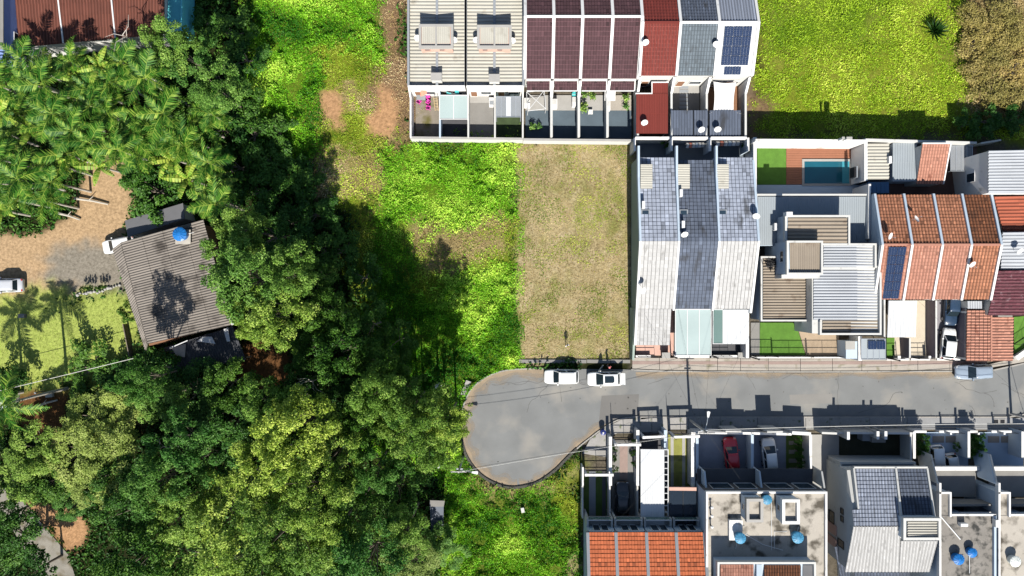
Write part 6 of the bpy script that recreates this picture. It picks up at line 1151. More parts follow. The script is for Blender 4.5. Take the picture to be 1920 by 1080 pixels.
for k, z in enumerate((0,-.9)): cable(T1+Vector((-.5+.8*k,0,z)), T3+Vector((.2*k,0,z)), .6, .02 if k else .018, CABLE if k else CABLEW, 'pale cable crossing the turning head' if not k else 'dark cable crossing the turning head')
for i, (x, y, z) in enumerate(((1200,570,3.4),(1272,580,3.4),(1340,580,3.4),(1420,600,3.6),(1150,985,5.0),(1400,915,6.3))): cable(T1+Vector((.1*i-.3,0,-.8)), P(x,y,z), .4, .009, CABLE, f'thin service cable from the lamp pole to {["the plot-side terrace house","the dark grey terrace house","the white carport house","the modern house","the orange terrace balcony","the stained flat roof"][i]}')
cable(T2+Vector((0,0,-.8)), P(1720,562,4.6), .5, .010, CABLE, 'thin service cable from bend pole to the orange terrace'); cable(T2+Vector((0,0,-.6)), P(2000,900,6), .5, .03, CABLEW, 'pale cable leaving the bend pole southward'); cable(T2+Vector((0,0,-.7)), P(2050,560,6), .5, .02, CABLE, 'dark cable leaving the bend pole northward')
cable(P(-10,735,3.2), P(250,672,3.6), .15, .03, CABLEW, 'pale cable along the lawn edge to the barn', group='lawn cables')
# ---------------------------------------------------------------- street and yard furniture
q = P(1129,808); t = thing('litter_bin', 'dark blue round bin with a white lid knob on the corner apron', 'bin', q); MB().lathe(q.x,q.y,[(.26,.05),(.32,.5),(.33,.95)],16).build('body', mat('navy_plastic', (.02,.03,.14), .4, .1, 1, 0), t); MB().lathe(q.x,q.y,[(.36,.951),(.35,1.0),(.12,1.08)],16).build('lid', mat('navy_plastic', (.02,.03,.14)), t); MB().lathe(q.x,q.y,[(.10,1.081),(.10,1.13),(.03,1.15)],10).build('knob', WMET, t)
def slab(px, py, L, w, h, rz, m, label, cat, z=0.):
    b = P(px,py); c_, s_ = math.cos(rz), math.sin(rz); R = lambda x, y, zz: (b.x+x*c_-y*s_, b.y+x*s_+y*c_, zz); x, y = L/2, w/2
    return MB().hexa([R(-x,-y,z),R(x,-y,z),R(x,y*.9,z),R(-x*.96,y,z)], [R(-x,-y,z+h),R(x,-y*.95,z+h*1.1),R(x*.98,y,z+h*1.1),R(-x,y,z+h)]).build(label.split()[1] if False else cat.replace(' ','_'), m, None, label, cat)
slab(874,727,1.9,.65,.25,1.2,CONCL,'pale concrete slab lying in the weeds by the turning head','concrete slab',.05); slab(822,722,.8,.5,.2,.4,WHITE,'small white board in the dark undergrowth','board',.3); slab(980,955,.4,.6,.3,.2,OFFW,'white bucket lump in the weeds below the turning head','bucket',.1); slab(95,741,.9,.45,.35,.1,CONCL,'pale stone block at the clay bank below the lawn','stone block',.0); slab(44,592,.8,.5,.4,.05,CONC,'grey boulder under the silver car palm shadow','boulder',.0)
q = P(826,866); t = thing('leaning_post', 'leaning teal post at the edge of the wood', 'post', q); MB().tube([q-Vector((0,0,.2)), q+Vector((.1,.2,3.2))], .16, 8, .13).build('shaft', BLUEG, t); MB().tube([q+Vector((.1,.2,3.2)), q+Vector((.1,.2,3.25))], .15, 8).build('cap', WMET, t)
t = thing('shed', 'narrow dark tarpaulin shelter at the edge of the wood', 'shed', P(820,975)); a = lambda x, y, z: P(x,y,z)
MB().hexa([a(806,942,2.4),a(832,942,2.4),a(831,1000,1.9),a(808,998,1.9)][::-1], [a(806,942,2.5),a(832,942,2.5),a(831,1000,2.0),a(808,998,2.0)][::-1]).build('tarpaulin', mat('dark_tarpaulin', (.035,.05,.075), .5, .2, 2, .1), t); MB().hexa([a(806,938,2.55),a(834,939,2.55),a(832,950,2.55),a(808,950,2.55)][::-1], [a(806,938,2.65),a(834,939,2.65),a(832,950,2.65),a(808,950,2.65)][::-1]).build('top_board', CONC, t)
for x, y in ((808,944),(830,944),(810,996),(829,996)): q = a(x,y,2.); MB().box(q.x-.05,q.y-.05,-.1,q.x+.05,q.y+.05,1.92).build('post', BARK, t)
# twin-house yard things
MAG = mat('magenta_plastic', (.60,.06,.34), .5, .1, 2, 0); TEALC = mat('teal_cloth', (.06,.42,.42), .8, .1, 2, .05); CORAL = mat('coral_cloth', (.62,.20,.13), .8, .1, 2, .05); WOODP = mat('pale_wood', (.45,.33,.18), .8, .2, 2, .1)
def mk_chair():
    t = thing('chair', 'x', 'chair', (0,0,0)); MB().box(-.24,-.24,.42,.24,.24,.46).build('seat', MAG, t); MB().hexa([(-.24,.20,.461),(.24,.20,.461),(.24,.24,.461),(-.24,.24,.461)], [(-.22,.28,.86),(.22,.28,.86),(.22,.32,.86),(-.22,.32,.86)]).build('backrest', MAG, t)
    for x in (-.2,.2):
        for y in (-.2,.2): MB().box(x-.025,y-.025,0,x+.025,y+.025,.42).build('leg', MAG, t)
        MB().box(x-.03+(.04 if x > 0 else -.04),-.22,.62,x+.03+(.04 if x > 0 else -.04),.24,.66).build('armrest', MAG, t)
    return t
chair = Stock(mk_chair); lbc = 'magenta plastic armchair at the small table in the soiled yard'
for x, y, r in ((375,285,.3),(232,370,2.6),(378,375,-2.2),(385,470,3.0)): chair(A5(x,y)+Vector((0,0,.05)), r, lbc, 'magenta chairs of the soiled yard')
q = A5(270,300); t = thing('table', 'dark low table between magenta chairs', 'table', q); MB().box(q.x-.55,q.y-.4,.68,q.x+.55,q.y+.4,.73).build('tabletop', GREYP, t)
for sx in (-.48,.48):
    for sy in (-.33,.33): MB().box(q.x+sx-.03,q.y+sy-.03,.05,q.x+sx+.03,q.y+sy+.03,.68).build('leg', STEEL, t)
for x0, y0, x1, y1, m, lb_ in ((240,195,340,150,CORAL,'coral cloth hung by the soiled yard wall'), (670,190,765,225,TEALC,'teal cloth hung above the pale glazed canopy'), (805,162,870,160,TEALC,'small teal basket cloth on the twin house front')):
    p0, p1 = A5(x0,y0,2.6), A5(x1,y1,2.6)
    w_ = thing('washing_line', lb_.replace('cloth','cloth on a line'), 'washing', (p0+p1)/2-Vector((0,0,.6))); nv = 6; vs = []
    for i in range(nv+1):
        for j in range(4): p = p0.lerp(p1,i/nv); vs.append((p.x+.04*math.sin(i*2.+j), p.y-.16*j+.03*math.sin(i*1.7), 2.6-.14*j))
    MB().add(vs, [(i*4+j,(i+1)*4+j,(i+1)*4+j+1,i*4+j+1) for i in range(nv) for j in range(3)]).build('cloth', m, w_, smooth=True); MB().tube([p0-Vector((.4,0,0)), p1+Vector((.4,0,0))], .01, 4).build('line', CABLEW, w_)
p0, p1 = A5(490,290,2.2), A5(515,500,.1); t = thing('ladder', 'pale wooden ladder leaning on the twin house wall', 'ladder', p1)
for s in (-.2,.2): MB().tube([p0+Vector((s,0,0)), p1+Vector((s,0,0))], .035, 5).build('rail', WOODP, t)
for k in range(8): p = p0.lerp(p1,(k+.5)/8); MB().tube([p-Vector((.2,0,0)), p+Vector((.2,0,0))], .025, 5).build('rung', WOODP, t)
q = A5(1410,350,1.); t = thing('laundry_sink', 'white laundry unit on the bare patio wall', 'sink', (q.x,q.y,.05)); MB().box(q.x-.3,q.y-.5,.05,q.x+.3,q.y+.5,.95).build('cabinet', WHITE, t); MB().box(q.x-.24,q.y-.4,.951,q.x+.24,q.y+.1,.975).build('basin', GREYP, t)
sheet('patio', rect(A5,1045,252,1450,375), CONCL, .07, 'paler strip of the bare patio, sunlight painted into its colour')  # paler concrete sheet paints the sunlit part of the floor
for i, (f, x, y) in enumerate(((A8,70,430),(A8,490,445),(A8,805,415),(A8,1330,480))):
    q = f(x,y,.9); t = thing('laundry_sink', ['white sink beside the crossed metal frame','wide white sink on the second yard wall','narrow white sink below the teal bin','cream sink below the white awning'][i], 'sink', (q.x,q.y,.06)); w = [.36,.40,.24,.3][i]; MB().box(q.x-w,q.y-.55,.06,q.x+w,q.y+.55,.85).build('cabinet', WHITE, t); MB().box(q.x-w*.8,q.y-.1,.851,q.x+w*.8,q.y+.45,.87).build('basin', OFFW, t)
t = thing('metal_frame', 'white open metal frame with crossed top bars in the slate yard', 'frame', A8(210,400)); F4 = [A8(60,270,2.1), A8(335,245,2.1), A8(362,530,2.1), A8(80,565,2.1)]
for a_, b_ in ((0,1),(1,2),(2,3),(3,0),(0,2),(1,3)): MB().tube([F4[a_]+Vector((0,0,.0 if a_ != 1 or b_ != 3 else .05)), F4[b_]+Vector((0,0,0 if a_ != 1 or b_ != 3 else .05))], .035, 6).build('bar', WMET, t)
for p in F4: MB().tube([(p.x,p.y,.05), p], .035, 6).build('leg', WMET, t)
q = A8(1370,320,1.9); MB().hexa([q+Vector(v) for v in ((-.7,-.6,-.3),(.6,-.6,-.3),(.6,.6,0),(-.7,.6,0))], [q+Vector(v) for v in ((-.7,-.6,-.26),(.6,-.6,-.26),(.6,.6,.04),(-.7,.6,.04))]).build('awning', WHITE, None, 'white awning cloth over the fourth slate yard', 'awning')
def mk_pot():
    t = thing('potted_plant', 'x', 'potted plant', (0,0,0)); MB().lathe(0,0,[(.15,0),(.22,.35),(.24,.38)],12).build('pot', TERRAC, t); r = np.random.RandomState(3); n = 90
    d = r.normal(size=(n,3)); d /= np.linalg.norm(d,axis=1)[:,None]; d[:,2] = np.abs(d[:,2]); C = np.array([0,0,.5])+d*r.uniform(.15,.5,n)[:,None]; V, F = leaf_quads(C, d*.5+np.array([0,0,.6]), r.uniform(.16,.3,n), .5, 5)
    npmesh('foliage', V, F, G['mid'], t, r.uniform(0,1,n)); return t
pot = Stock(mk_pot)
for x, y, s, lb_ in ((935,540,1.5,'large bright potted plant on the third slate yard wall side'), (965,340,.9,'potted plant on the sunlit strip of the third slate yard'), (1078,365,1.1,'round potted plant on the pale strip of the third slate yard'), (1060,280,.8,'small dark potted plant at the third porch'), (1600,390,1.2,'dry potted plant in the corner of the fourth slate yard'), (1605,520,1.0,'straw-coloured potted plant in the fourth slate yard'), (150,830,1.1,'wispy plant in the first slate yard corner'), (250,820,.9,'second wispy plant in the first slate yard corner'), (930,270,.9,'dark potted plant beside the third porch wall')): pot(A8(x,y)+Vector((0,0,.05)), x*.1, lb_, 'potted plants of the slate yards', s)
q = A8(810,300,.9); t = thing('wash_tub', 'teal plastic tub on the second slate yard wall', 'tub', (q.x,q.y,.05)); MB().lathe(q.x,q.y,[(.2,.05),(.32,.7),(.34,.72)],14).build('tub', TEALC, t); MB().tube([(q.x-.3,q.y,.74),(q.x+.3,q.y,.74)], .02, 5).build('handle', WMET, t)
q = A8(1062,570,.8); t = thing('chair', 'white plastic stool on the third slate yard', 'stool', (q.x,q.y,.05)); MB().box(q.x-.28,q.y-.28,.45,q.x+.28,q.y+.28,.5).build('seat', WHITE, t)
for sx in (-.2,.2):
    for sy in (-.2,.2): MB().box(q.x+sx-.03,q.y+sy-.03,.05,q.x+sx+.03,q.y+sy+.03,.45).build('leg', WHITE, t)
# laundry over the long-terrace back yards
for x0, x1, y, lb_ in ((485,590,125,'mixed washing over the middle terrace back yard'), (705,860,112,'white washing over the pool-side terrace back yard')):
    p0, p1 = Z3(x0-30,y,2.3), Z3(x1+30,y-6,2.3); w_ = thing('washing_line', lb_, 'washing', Vector(((p0.x+p1.x)/2,p0.y,1.2))); MB().tube([p0,p1], .012, 4).build('line', CABLEW, w_)
    for k in range(6):
        a_ = p0.lerp(p1,.1+k*.14); b_ = p0.lerp(p1,.1+k*.14+.11); mm = [WHITE,CORAL,WHITE,BLUEG,WHITE,OFFW][k]; MB().add([a_, b_, b_+Vector((.02,-.35,-.45)), a_+Vector((-.02,-.3,-.5)), a_+Vector((0,.28,-.4)), b_+Vector((0,.3,-.45))], [(0,1,2,3),(1,0,4,5)]).build('garment', mm, w_)
# front-yard bits on the lawn side: edging stones and topiary
for k in range(16):
    q = P(146+k*5.2+random.uniform(-1,1), 552-k*1.1+(4 if 6 < k < 10 else 0)+random.uniform(-1.5,1.5)); r = random.uniform(.13,.24); MB().lathe(q.x,q.y,[(r,-.05),(r*1.05,.08),(r*.7,.17),(r*.2,.2)],7).build('edging_stone', CONCL, None, 'pale rounded stone edging the lawn', 'stone', 'stones edging the lawn')
wall(P(238,607)[:2], P(252,678)[:2], .9, .9, BARK, 'low dark fence along the lawn beside the barn', t=.08, group='lawn fences'); wall(P(252,679)[:2], P(225,688)[:2], .9, .9, BARK, 'low dark fence end at the lawn corner', t=.08, group='lawn fences')
for x, y, lb_ in ((83,733,'white-topped lamp post at the lawn edge'), (119,730,'dark post at the lawn edge beside the shrubs')): q = P(x,y); t = thing('fence_post', lb_, 'post', q); MB().tube([q,q+Vector((0,0,1.5))], .06, 7).build('shaft', BARK, t); MB().lathe(q.x,q.y,[(.05,1.5),(.13,1.58),(.1,1.72),(.02,1.76)],8).build('cap', WMET if x < 100 else BARK, t)
for x0, y0, x1, y1, lb_ in ((60,765,108,750,'pale timber lying on the clay bank'), (140,372,203,383,'fallen pale palm trunk beside the dirt drive'), (110,400,150,412,'short pale trunk lying under the palms'), (590,705,600,740,'bare pale branch in the dark wood')):
    p0, p1 = P(x0,y0,.4), P(x1,y1,.15); t = thing('log', lb_, 'log', (p0+p1)/2-Vector((0,0,.2))); MB().tube([p0, p0.lerp(p1,.5)+Vector((0,.08,0)), p1], .16, 7, .10).build('stem', PALMT, t); MB().tube([p0.lerp(p1,.4), p0.lerp(p1,.5)+Vector((.4,.6,.3))], .06, 5, .03).build('stub', PALMT, t)
t = thing('fallen_roof_sheet', 'reddish sheet lying at the top of the clay gully', 'sheet', P(115,817)); q = P(115,817); MB().hexa([q+Vector(v) for v in ((-.7,-.5,.1),(.6,-.6,.2),(.7,.4,.6),(-.5,.5,.5))], [q+Vector(v) for v in ((-.7,-.5,.14),(.6,-.6,.24),(.7,.4,.64),(-.5,.5,.54))]).build('panel', ROOFM['maroon'], t); MB().box(q.x-.5,q.y-.3,-.05,q.x-.42,q.y+.3,.2).build('prop', BARK, t)
t = shed('pale sheet hut below the lawn at the picture edge', P(-22,742,2.4), P(12,740,2.4), P(14,768,2.1), P(-22,770,2.1), ROOFM['zinc'], 'corr', OFFW, .2)
# ---------------------------------------------------------------- trees
TR = {}
def kind(k, *a, **kw): TR[k] = mk_tree(*a, **kw)
for s in range(2):
    kind(f'yel{s}', 'broadleaf_tree', G['yel'], 4.6, 13, .66, 74, 8600, .29, 11+s, spread=.19)
    kind(f'mid{s}', 'broadleaf_tree', G['mid'], 4.2, 12, .7, 62, 7000, .31, 31+s, spread=.2)
    kind(f'deep{s}', 'broadleaf_tree', G['deep'], 3.8, 9, .66, 50, 5200, .33, 51+s, spread=.22)
    kind(f'grey{s}', 'feathery_tree', G['grey'], 4.3, 11, .58, 84, 9000, .24, 71+s, spread=.17)
    kind(f'bush{s}', 'shrub', G['deep'], 1.9, 2.6, .7, 22, 1800, .26, 91+s, spread=.3)
for s in range(2): kind(f'scrub{s}', 'scrub', G['scrub'], 1.9, 1.4, .5, 30, 1700, .22, 131+s, spread=.34)
HT = dict(scrub=(1.9,1.4), yel=(4.6,13), mid=(4.2,12), deep=(3.8,9), grey=(4.3,11), bush=(1.9,2.6))
KN = dict(scrub='dry sprawling scrub', yel='yellow-green broadleaf tree', mid='mid-green broadleaf tree', deep='dark green tree', grey='feathery grey-green tree', bush='dark green shrub')
LM = [(100,640,'the palm lawn'),(115,815,'the reddish fallen sheet'),(90,1000,'the concrete lane'),(240,790,'the pale clay hollow'),(420,690,'the barn lean-to'),(300,540,'the barn roof'),(480,690,'the brown bare yard'),(580,715,'the bare pale branches'),(820,970,'the tarpaulin shelter'),(826,866,'the leaning teal post'),(868,857,'the turning head lamp pole'),(874,727,'the concrete slab'),(822,722,'the white board'),(700,600,'the plot weeds'),(620,205,'the orange soil scar'),(345,437,'the blue barn tank'),(290,400,'the barn annex'),(330,30,'the turquoise wall'),(405,168,'the lone shade tree'),(550,100,'the sunny upper meadow'),(480,880,'the bare twigs'),(640,380,'the dry soil patch'),(260,1060,'the lane end'),(560,1075,'the wood edge south'),(400,960,'the heart of the wood'),(640,960,'the shaded gap'),(700,780,'the turning head shade'),(540,430,'the shaded belt')]
USED = {}; GRP = {}
def near(px, py, n=2):
    d = sorted(LM, key=lambda q: (q[0]-px)**2+(q[1]-py)**2); return d[0][2], d[1][2]
def tree(k, px, py, rpx, h, where, group):
    """crown centre seen at pixel px,py with radius rpx (pixels) and top height h"""
    R, h0 = HT[k]; r = rpx/PPM*(1-h*.8/HC); s = r/R/1.02; zs = h/h0
    TREE_N[0] += 1; v = TREE_N[0] % 2; b = P(px,py,h*.82); lb_ = f'{KN[k]} {where}'
    if 'wood' in where or 'belt' in where or 'gully' in where or 'turning head' in where:
        a_, c_ = near(px,py); sz = 'broad' if rpx >= 62 else ('slender' if rpx < 48 else ''); lb_ = ' '.join(f'{sz} {KN[k]} between {a_} and {c_}'.split())
        if lb_ in USED: lb_ = lb_.replace(' between ', ', taller one between ' if h > USED[lb_] else ', lower one between ' if h < USED[lb_] else ' between ')
        USED.setdefault(lb_, h); group = GRP.setdefault(lb_, group)
    o = TR[f'{k}{v}']((b.x,b.y,-.05), TREE_N[0]*1.7, lb_, group, (s,s,zs))
    o['category'] = 'shrub' if k == 'bush' else 'tree'; return o
TREE_N = [0]
tree('mid',262,714,40,14.5,'towering over the barn corner','trees of the large wood')
W1 = 'in the large wood below the barn'; g1 = 'trees of the large wood'
BIG = [('yel',560,800,78,15),('yel',628,850,70,16),('yel',500,880,75,15),('yel',590,930,72,15),('yel',430,960,85,14),('yel',530,1010,85,15),('yel',620,1010,60,14),('yel',470,1060,80,13),('mid',360,1060,80,13),('mid',340,960,65,12),('mid',300,900,60,12),('mid',400,860,62,13),('mid',330,830,58,12),('mid',660,960,60,14),('mid',690,1050,75,13),('mid',590,1075,70,12),('deep',250,960,60,10),('deep',260,1050,70,10),('deep',440,780,58,12),('mid',510,770,55,14),('deep',360,740,62,6),('mid',300,745,54,5),('deep',250,730,40,4),('deep',420,720,50,8),('mid',760,1000,50,11),('grey',770,1055,60,10),('mid',700,880,48,12),('deep',740,920,50,9),('deep',680,810,46,10),('deep',650,760,50,9),('deep',560,730,48,7),('deep',490,740,45,7)]
for i, (k, x, y, r, h) in enumerate(BIG): tree(k,x,y,r*.9,h+(2.5,-3,0,2,-4,1,-1.5)[i % 7],W1,g1)
g2 = 'feathery trees by the clay gully'
for k, x, y, r, h in [('grey',170,785,52,4),('grey',215,790,56,5),('grey',140,850,62,6),('grey',200,860,68,7),('grey',170,905,48,6),('mid',60,850,48,7),('mid',30,905,50,7),('deep',90,905,45,6),('deep',225,900,45,8),('mid',130,950,32,4),('deep',15,1020,56,8),('deep',55,1078,50,7),('deep',-25,985,50,9)]: tree(k,x,y,r,h,'by the clay gully and lane',g2)
g3 = 'trees beside the turning head'
for k, x, y, r, h in [('yel',800,800,62,16),('yel',838,790,42,15),('mid',705,738,50,17),('mid',770,765,46,14),('yel',822,828,44,12),('deep',760,730,36,11),('mid',745,790,42,11),('deep',770,850,46,9),('deep',715,690,44,8),('mid',838,1035,34,4),('mid',822,1010,28,3.5)]: tree(k,x,y,r,h,'beside the turning head',g3)
g4 = 'trees east of the barn'
for k, x, y, r, h in [('yel',525,585,62,14),('yel',480,600,46,12),('mid',470,520,66,15),('mid',540,510,48,15),('mid',430,470,46,13),('mid',455,430,48,12),('deep',510,440,46,6),('deep',585,520,40,8),('bush',480,360,44,4),('bush',540,330,40,3),('bush',440,310,40,4),('bush',590,400,36,2.5),('bush',640,470,34,2.5),('deep',618,590,44,11),('bush',680,520,34,3),('deep',690,610,44,9),('deep',645,660,52,14),('deep',705,690,44,13),('deep',742,640,36,8),('deep',585,650,44,9),('bush',470,250,40,3),('bush',520,250,34,2),('bush',560,330,36,2.4),('bush',620,400,30,2),('bush',600,470,36,3),('bush',550,420,38,3.5),('bush',500,300,36,2.6)]: tree(k,x,y,r,h,'in the belt between barn and plot',g4)  # tall belt trees take the dark leaf colour in place of full shade
g5 = 'trees behind the top left house'
for k, x, y, r, h, w in [('mid',318,85,52,11,'at the turquoise wall'),('mid',350,105,42,10,'beside the turquoise wall'),('mid',405,168,47,11,'standing alone in the dark meadow shade'),('bush',430,60,40,2.2,'in the dark upper meadow shade'),('bush',390,40,34,2,'in the dark upper meadow shade'),('bush',460,110,36,1.8,'in the dark upper meadow shade'),('bush',420,240,44,3.5,'below the lone shade tree'),('bush',455,195,34,2.4,'below the lone shade tree'),('deep',365,215,40,6,'below the lone shade tree'),('bush',285,355,48,4,'rounded beside the barn annex'),('bush',255,330,34,4,'at the dirt drive beside the barn')]: tree(k,x,y,r,h,w,g5)
for k, x, y, r, h, w in [('bush',165,692,44,2,'at the lawn corner'),('bush',215,702,38,2,'behind the lawn fence corner'),('bush',235,585,16,3,'against the barn wall by the lawn'),('bush',300,690,40,4,'below the barn corner'),('bush',20,715,30,3,'at the lawn edge hut'),('bush',270,690,36,3,'below the barn corner')]: tree(k,x,y,r,h,w,'shrubs round the lawn')
for i, (x, y) in enumerate([(1822,30),(1850,60),(1885,20),(1910,60),(1870,110),(1905,130),(1835,130),(1862,165),(1900,180),(1830,85),(1885,78)]): tree('scrub',x,y,26+(i*7)%14,1.3,'in the rough corner of the meadow','scrub of the rough meadow corner')
for x, y in ((1815,232),(1850,225),(1885,228),(1910,215),(1840,250)): tree('bush',x,y,24,1.6,'added to darken the house shadow at the meadow corner','shrubs added for shadow depth')  # low dark shrubs added to deepen the shadow in this corner
for k, x, y, r, h, w in [('bush',1735,828,11,2.2,'in the planted yard by the yellow strip'),('bush',1730,845,13,2.0,'in the planted yard by the yellow strip'),('bush',1838,825,11,2.4,'in the second planted yard'),('bush',1835,845,14,2.2,'in the second planted yard'),('bush',1796,838,7,1.2,'round beside the white car yard wall')]: tree(k,x,y,r,h,w,'shrubs of yards and meadow')
for i in range(7): tree('bush',1497+i*1.2,826+i*11,7.5,2.1,'of the clipped hedge row beside the white car','clipped hedge bushes')
for x, y, w in ((1151,840,'along the planted drive'),(1152,860,'along the planted drive'),(1152,880,'along the planted drive'),(1191,830,'on the carport side of the planted drive'),(1190,850,'on the carport side of the planted drive'),(1190,872,'on the carport side of the planted drive'),(1250,268,'in the plot-side terrace back yard'),(1400,272,'climbing the pool wall corner')): tree('bush',x,y,6.5 if x < 1240 else 8,1.8,w,'small yard bushes')
for i, x in enumerate((153,162,168,182,187,194)): tree('bush',x,541-i*.6,4.5,1.3,'of the small topiary row on the lawn','topiary row on the lawn')
# dead branches sticking out of the wood
for i, (x, y, h) in enumerate(((585,715,8),(230,65,9),(480,880,12),(300,840,9))):
    b = P(x,y,h); t = thing('bare_branch', ['bare pale branches in the dark gap of the wood','bare pale branches above the palm grove','bare twigs among yellow-green crowns','bare twigs beside the feathery trees'][i], 'branch', (b.x,b.y,0)); rr = random.Random(i); MB().tube([(b.x,b.y,-.1),(b.x+.2,b.y,h*.6),(b.x,b.y,h)], .1, 6, .05).build('stem', DEADW, t)
    for k in range(5): a_ = rr.uniform(0,6.28); L_ = rr.uniform(1.2,2.4); MB().tube([(b.x,b.y,h-.4*k*.5),(b.x+L_*.5*math.cos(a_),b.y+L_*.5*math.sin(a_),h+.2),(b.x+L_*math.cos(a_+.3),b.y+L_*math.sin(a_+.3),h+.5)], .05, 5, .015).build('twig', DEADW, t)
# ---------------------------------------------------------------- palms
rr = random.Random(12); pts = []
for gx_ in range(0, 400, 44):
    for gy_ in range(75, 440, 44):
        x, y = gx_+rr.uniform(-14,14), gy_+rr.uniform(-14,14)
        if y < 95+ (0 if x > 60 else 15) or (x > 120 and y > 330 and x < 330) or (y > 300 and 180 < x < 345) or (x > 290 and y < 205) or (y > 430-.35*x and x < 200 and y > 395) : continue
        if (x-344)**2+(y-437)**2 < 62**2 or (x > 330 and y > 385): continue
        pts.append((x,y))
PLM = [(60,40,'the shade-browned ribbed roof'),(200,50,'the ribbed roof strips'),(230,65,'the bare branches'),(30,330,'the shaded hollow'),(150,372,'the fallen palm trunk'),(60,430,'the dirt drive mouth'),(220,330,'the dirt drive head'),(285,355,'the rounded shrub'),(345,437,'the blue barn tank'),(405,168,'the lone shade tree'),(320,90,'the turquoise wall'),(10,200,'the blue-walled building'),(130,210,'the middle of the grove'),(60,110,'the zinc lean-to')]
def palm_label(x, y, h, ban):
    d = sorted(PLM, key=lambda q: (q[0]-x)**2+(q[1]-y)**2); sz = 'tall' if h > 8 else ''; return ' '.join((f'{sz} feather palm between {d[0][2]} and {d[1][2]}' if not ban else f'{sz} broad-leaved banana plant near {d[0][2]} and {d[1][2]}').split())
for i, (x, y) in enumerate(pts):
    h = rr.uniform(5,8.5)+(1.5 if y < 190 else 0); b = P(x,y,h); ban = i % 4 == 1
    make_palm((b.x,b.y,0), h if not ban else h*.85, palm_label(x,y,h,ban), i, 12 if not ban else 9, rr.uniform(.85,1.15), BL if ban else FR, 'palm_tree' if not ban else 'banana_plant', 'palm' if not ban else 'banana plant', 'palms of the dense grove' if not ban else 'banana plants of the dense grove', 'frond' if not ban else 'leaf')
for i, (x, y, h, w) in enumerate(((405,375,6,'beside the blue barn tank'),(345,270,6.5,'at the east end of the grove'),(250,250,7,'in bright sun above the dirt drive'),(300,245,6.5,'in bright sun above the dirt drive'),(255,295,5,'low beside the dirt drive'))): b = P(x,y,h); make_palm((b.x,b.y,0), h, 'feather palm '+w, 80+i, 13, 1.1)
b = P(126,728); make_palm(tuple(b), 10.3, 'tall palm below the lawn whose shadow crosses the grass', 91, 14, 1.25, group='tall lawn palms'); b = P(42,735); make_palm(tuple(b), 8.6, 'second tall palm below the lawn at the picture edge', 92, 14, 1.25, group='tall lawn palms')
# agave in the meadow
t = thing('agave', 'dark spiky agave rosette alone in the sunny meadow', 'agave', P(1747,62)); b = P(1747,62); ag = MB(); AG = G['deep']
for i in range(46):
    a_ = i*2.4; el = math.radians(18+60*(i/46)); L_ = 1.9*(1-.2*i/46); d = Vector((math.cos(a_)*math.cos(el), math.sin(a_)*math.cos(el), math.sin(el))); s = Vector((-math.sin(a_),math.cos(a_),0))*.11
    c0 = b+Vector((0,0,.45)); MB().add([c0-s*.6, c0+d*L_*.5-s, c0+d*L_, c0+d*L_*.5+s, c0+s*.6, c0+d*L_*.5-Vector((0,0,.05))], [(0,1,5),(1,2,5),(2,3,5),(3,4,5),(4,0,5)]).build('leaf', AG, t)
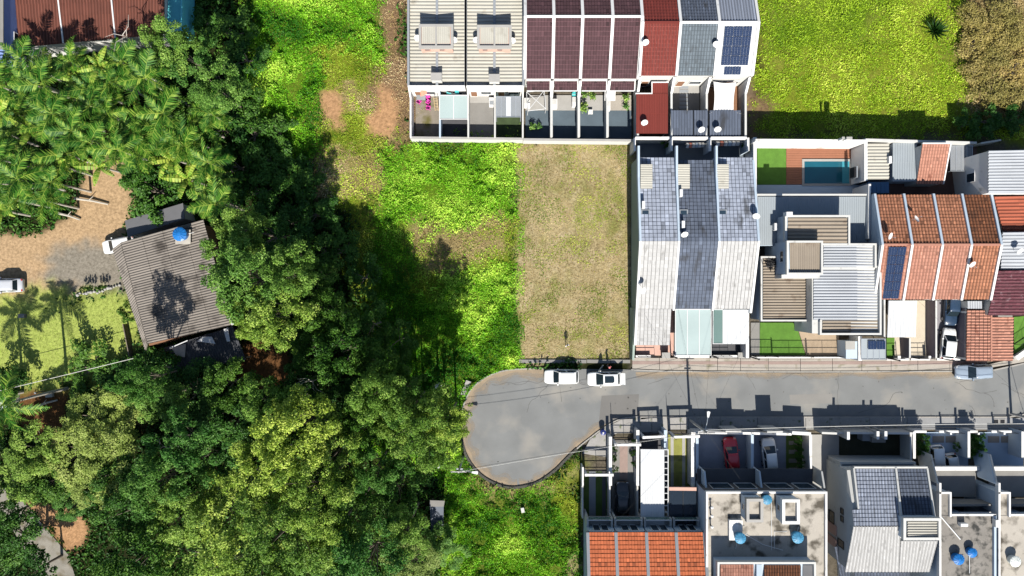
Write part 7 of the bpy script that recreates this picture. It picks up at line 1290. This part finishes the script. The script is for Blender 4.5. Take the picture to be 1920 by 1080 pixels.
# ---------------------------------------------------------------- weeds and grass
def scatter(name, m, label, dens, size, zones, bounds, seed, up=.55, zjit=.25, aspect=.45, clump=0., hmax=.35, tv=1.7):
    r = np.random.RandomState(seed); x0, y0, x1, y1 = bounds; A = (x1-x0)*(y1-y0)/PPM**2; n = int(A*dens)
    px = r.uniform(x0,x1,n); py = r.uniform(y0,y1,n); X = (px-960)/PPM; Yv = (540-py)/PPM
    z = zone_at(px,py); keep = np.isin(z, zones)
    inroad = inpoly(px,py,road_px) | inpoly(px,py,[(-90,845),(0,912),(42,938),(70,972),(128,1040),(150,1110),(92,1110),(28,1000),(0,962),(-90,880)]); keep &= ~inroad
    if clump: keep &= fbm(X*.55,Yv*.55,seed)+r.uniform(-.12,.12,n) > clump
    X, Yv = X[keep], Yv[keep]; k = len(X); mound = np.clip((fbm(X*.8,Yv*.8,seed+5,3)-.32)*2.1,.06,1.1)**1.4; hgt = mound*hmax
    C = np.stack([X, Yv, -.06+hgt*r.uniform(.25,1,k)],1); N = r.normal(size=(k,3))*np.array([1,1,.4])*.6+np.array([0,0,up]); N /= np.linalg.norm(N,axis=1)[:,None]
    V, F = leaf_quads(C, N, size*r.uniform(.6,1.5,k), aspect, seed); tone = np.clip((fbm(X*.22,Yv*.22,seed+9,3)-.5)*tv+.34+mound*.22+r.normal(0,.16,k),0,1)
    o = npmesh(name, V, F, m, None, tone); o['kind'] = 'stuff'; o['label'] = label; return o
scatter('weeds', G['lush'], 'lush weeds on the plot verge and upper meadow', 150, .22, [1], (440,-30,1092,1100), 1, hmax=1.0)
scatter('weeds', G['mead'], 'yellow-green rough grass around the plots', 85, .18, [9], (560,-30,1092,1100), 2, hmax=.5)
scatter('meadow_grass', G['mead'], 'sunny meadow grass behind the terrace', 95, .21, [1,9], (1400,-30,1940,262), 3, hmax=.25, tv=.8)
scatter('weeds', G['mead'], 'patchy weeds on the dry ground of the plot', 70, .17, [7], (560,160,980,560), 12, hmax=.35, clump=.5)
scatter('dry_grass', G['dry'], 'dry stems over bare soil and the rough corner', 60, .22, [6,7], (560,-30,980,560), 4, hmax=.35, aspect=.2); scatter('dry_grass', G['dry'], 'dry stems in the rough meadow corner', 55, .3, [7], (1640,-30,1940,262), 5, hmax=.6, aspect=.25)
scatter('mown_grass', G['dry'], 'short dry cut grass on the mown plot', 75, .13, [2], (960,255,1192,682), 6, hmax=.06, aspect=.3); scatter('mown_grass', G['mead'], 'green regrowth in the mown plot', 60, .15, [2], (960,255,1192,682), 7, hmax=.12, clump=.53)
scatter('weeds', G['lush'], 'weeds creeping over the edge of the mown plot', 90, .17, [2], (958,262,984,690), 14, hmax=.2, clump=.5)
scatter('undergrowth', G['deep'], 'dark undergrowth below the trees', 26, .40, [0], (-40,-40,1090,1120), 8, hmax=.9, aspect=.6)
scatter('lawn_grass', G['mead'], 'short grass of the palm lawn', 26, .10, [5], (-20,540,300,760), 9, hmax=.04)
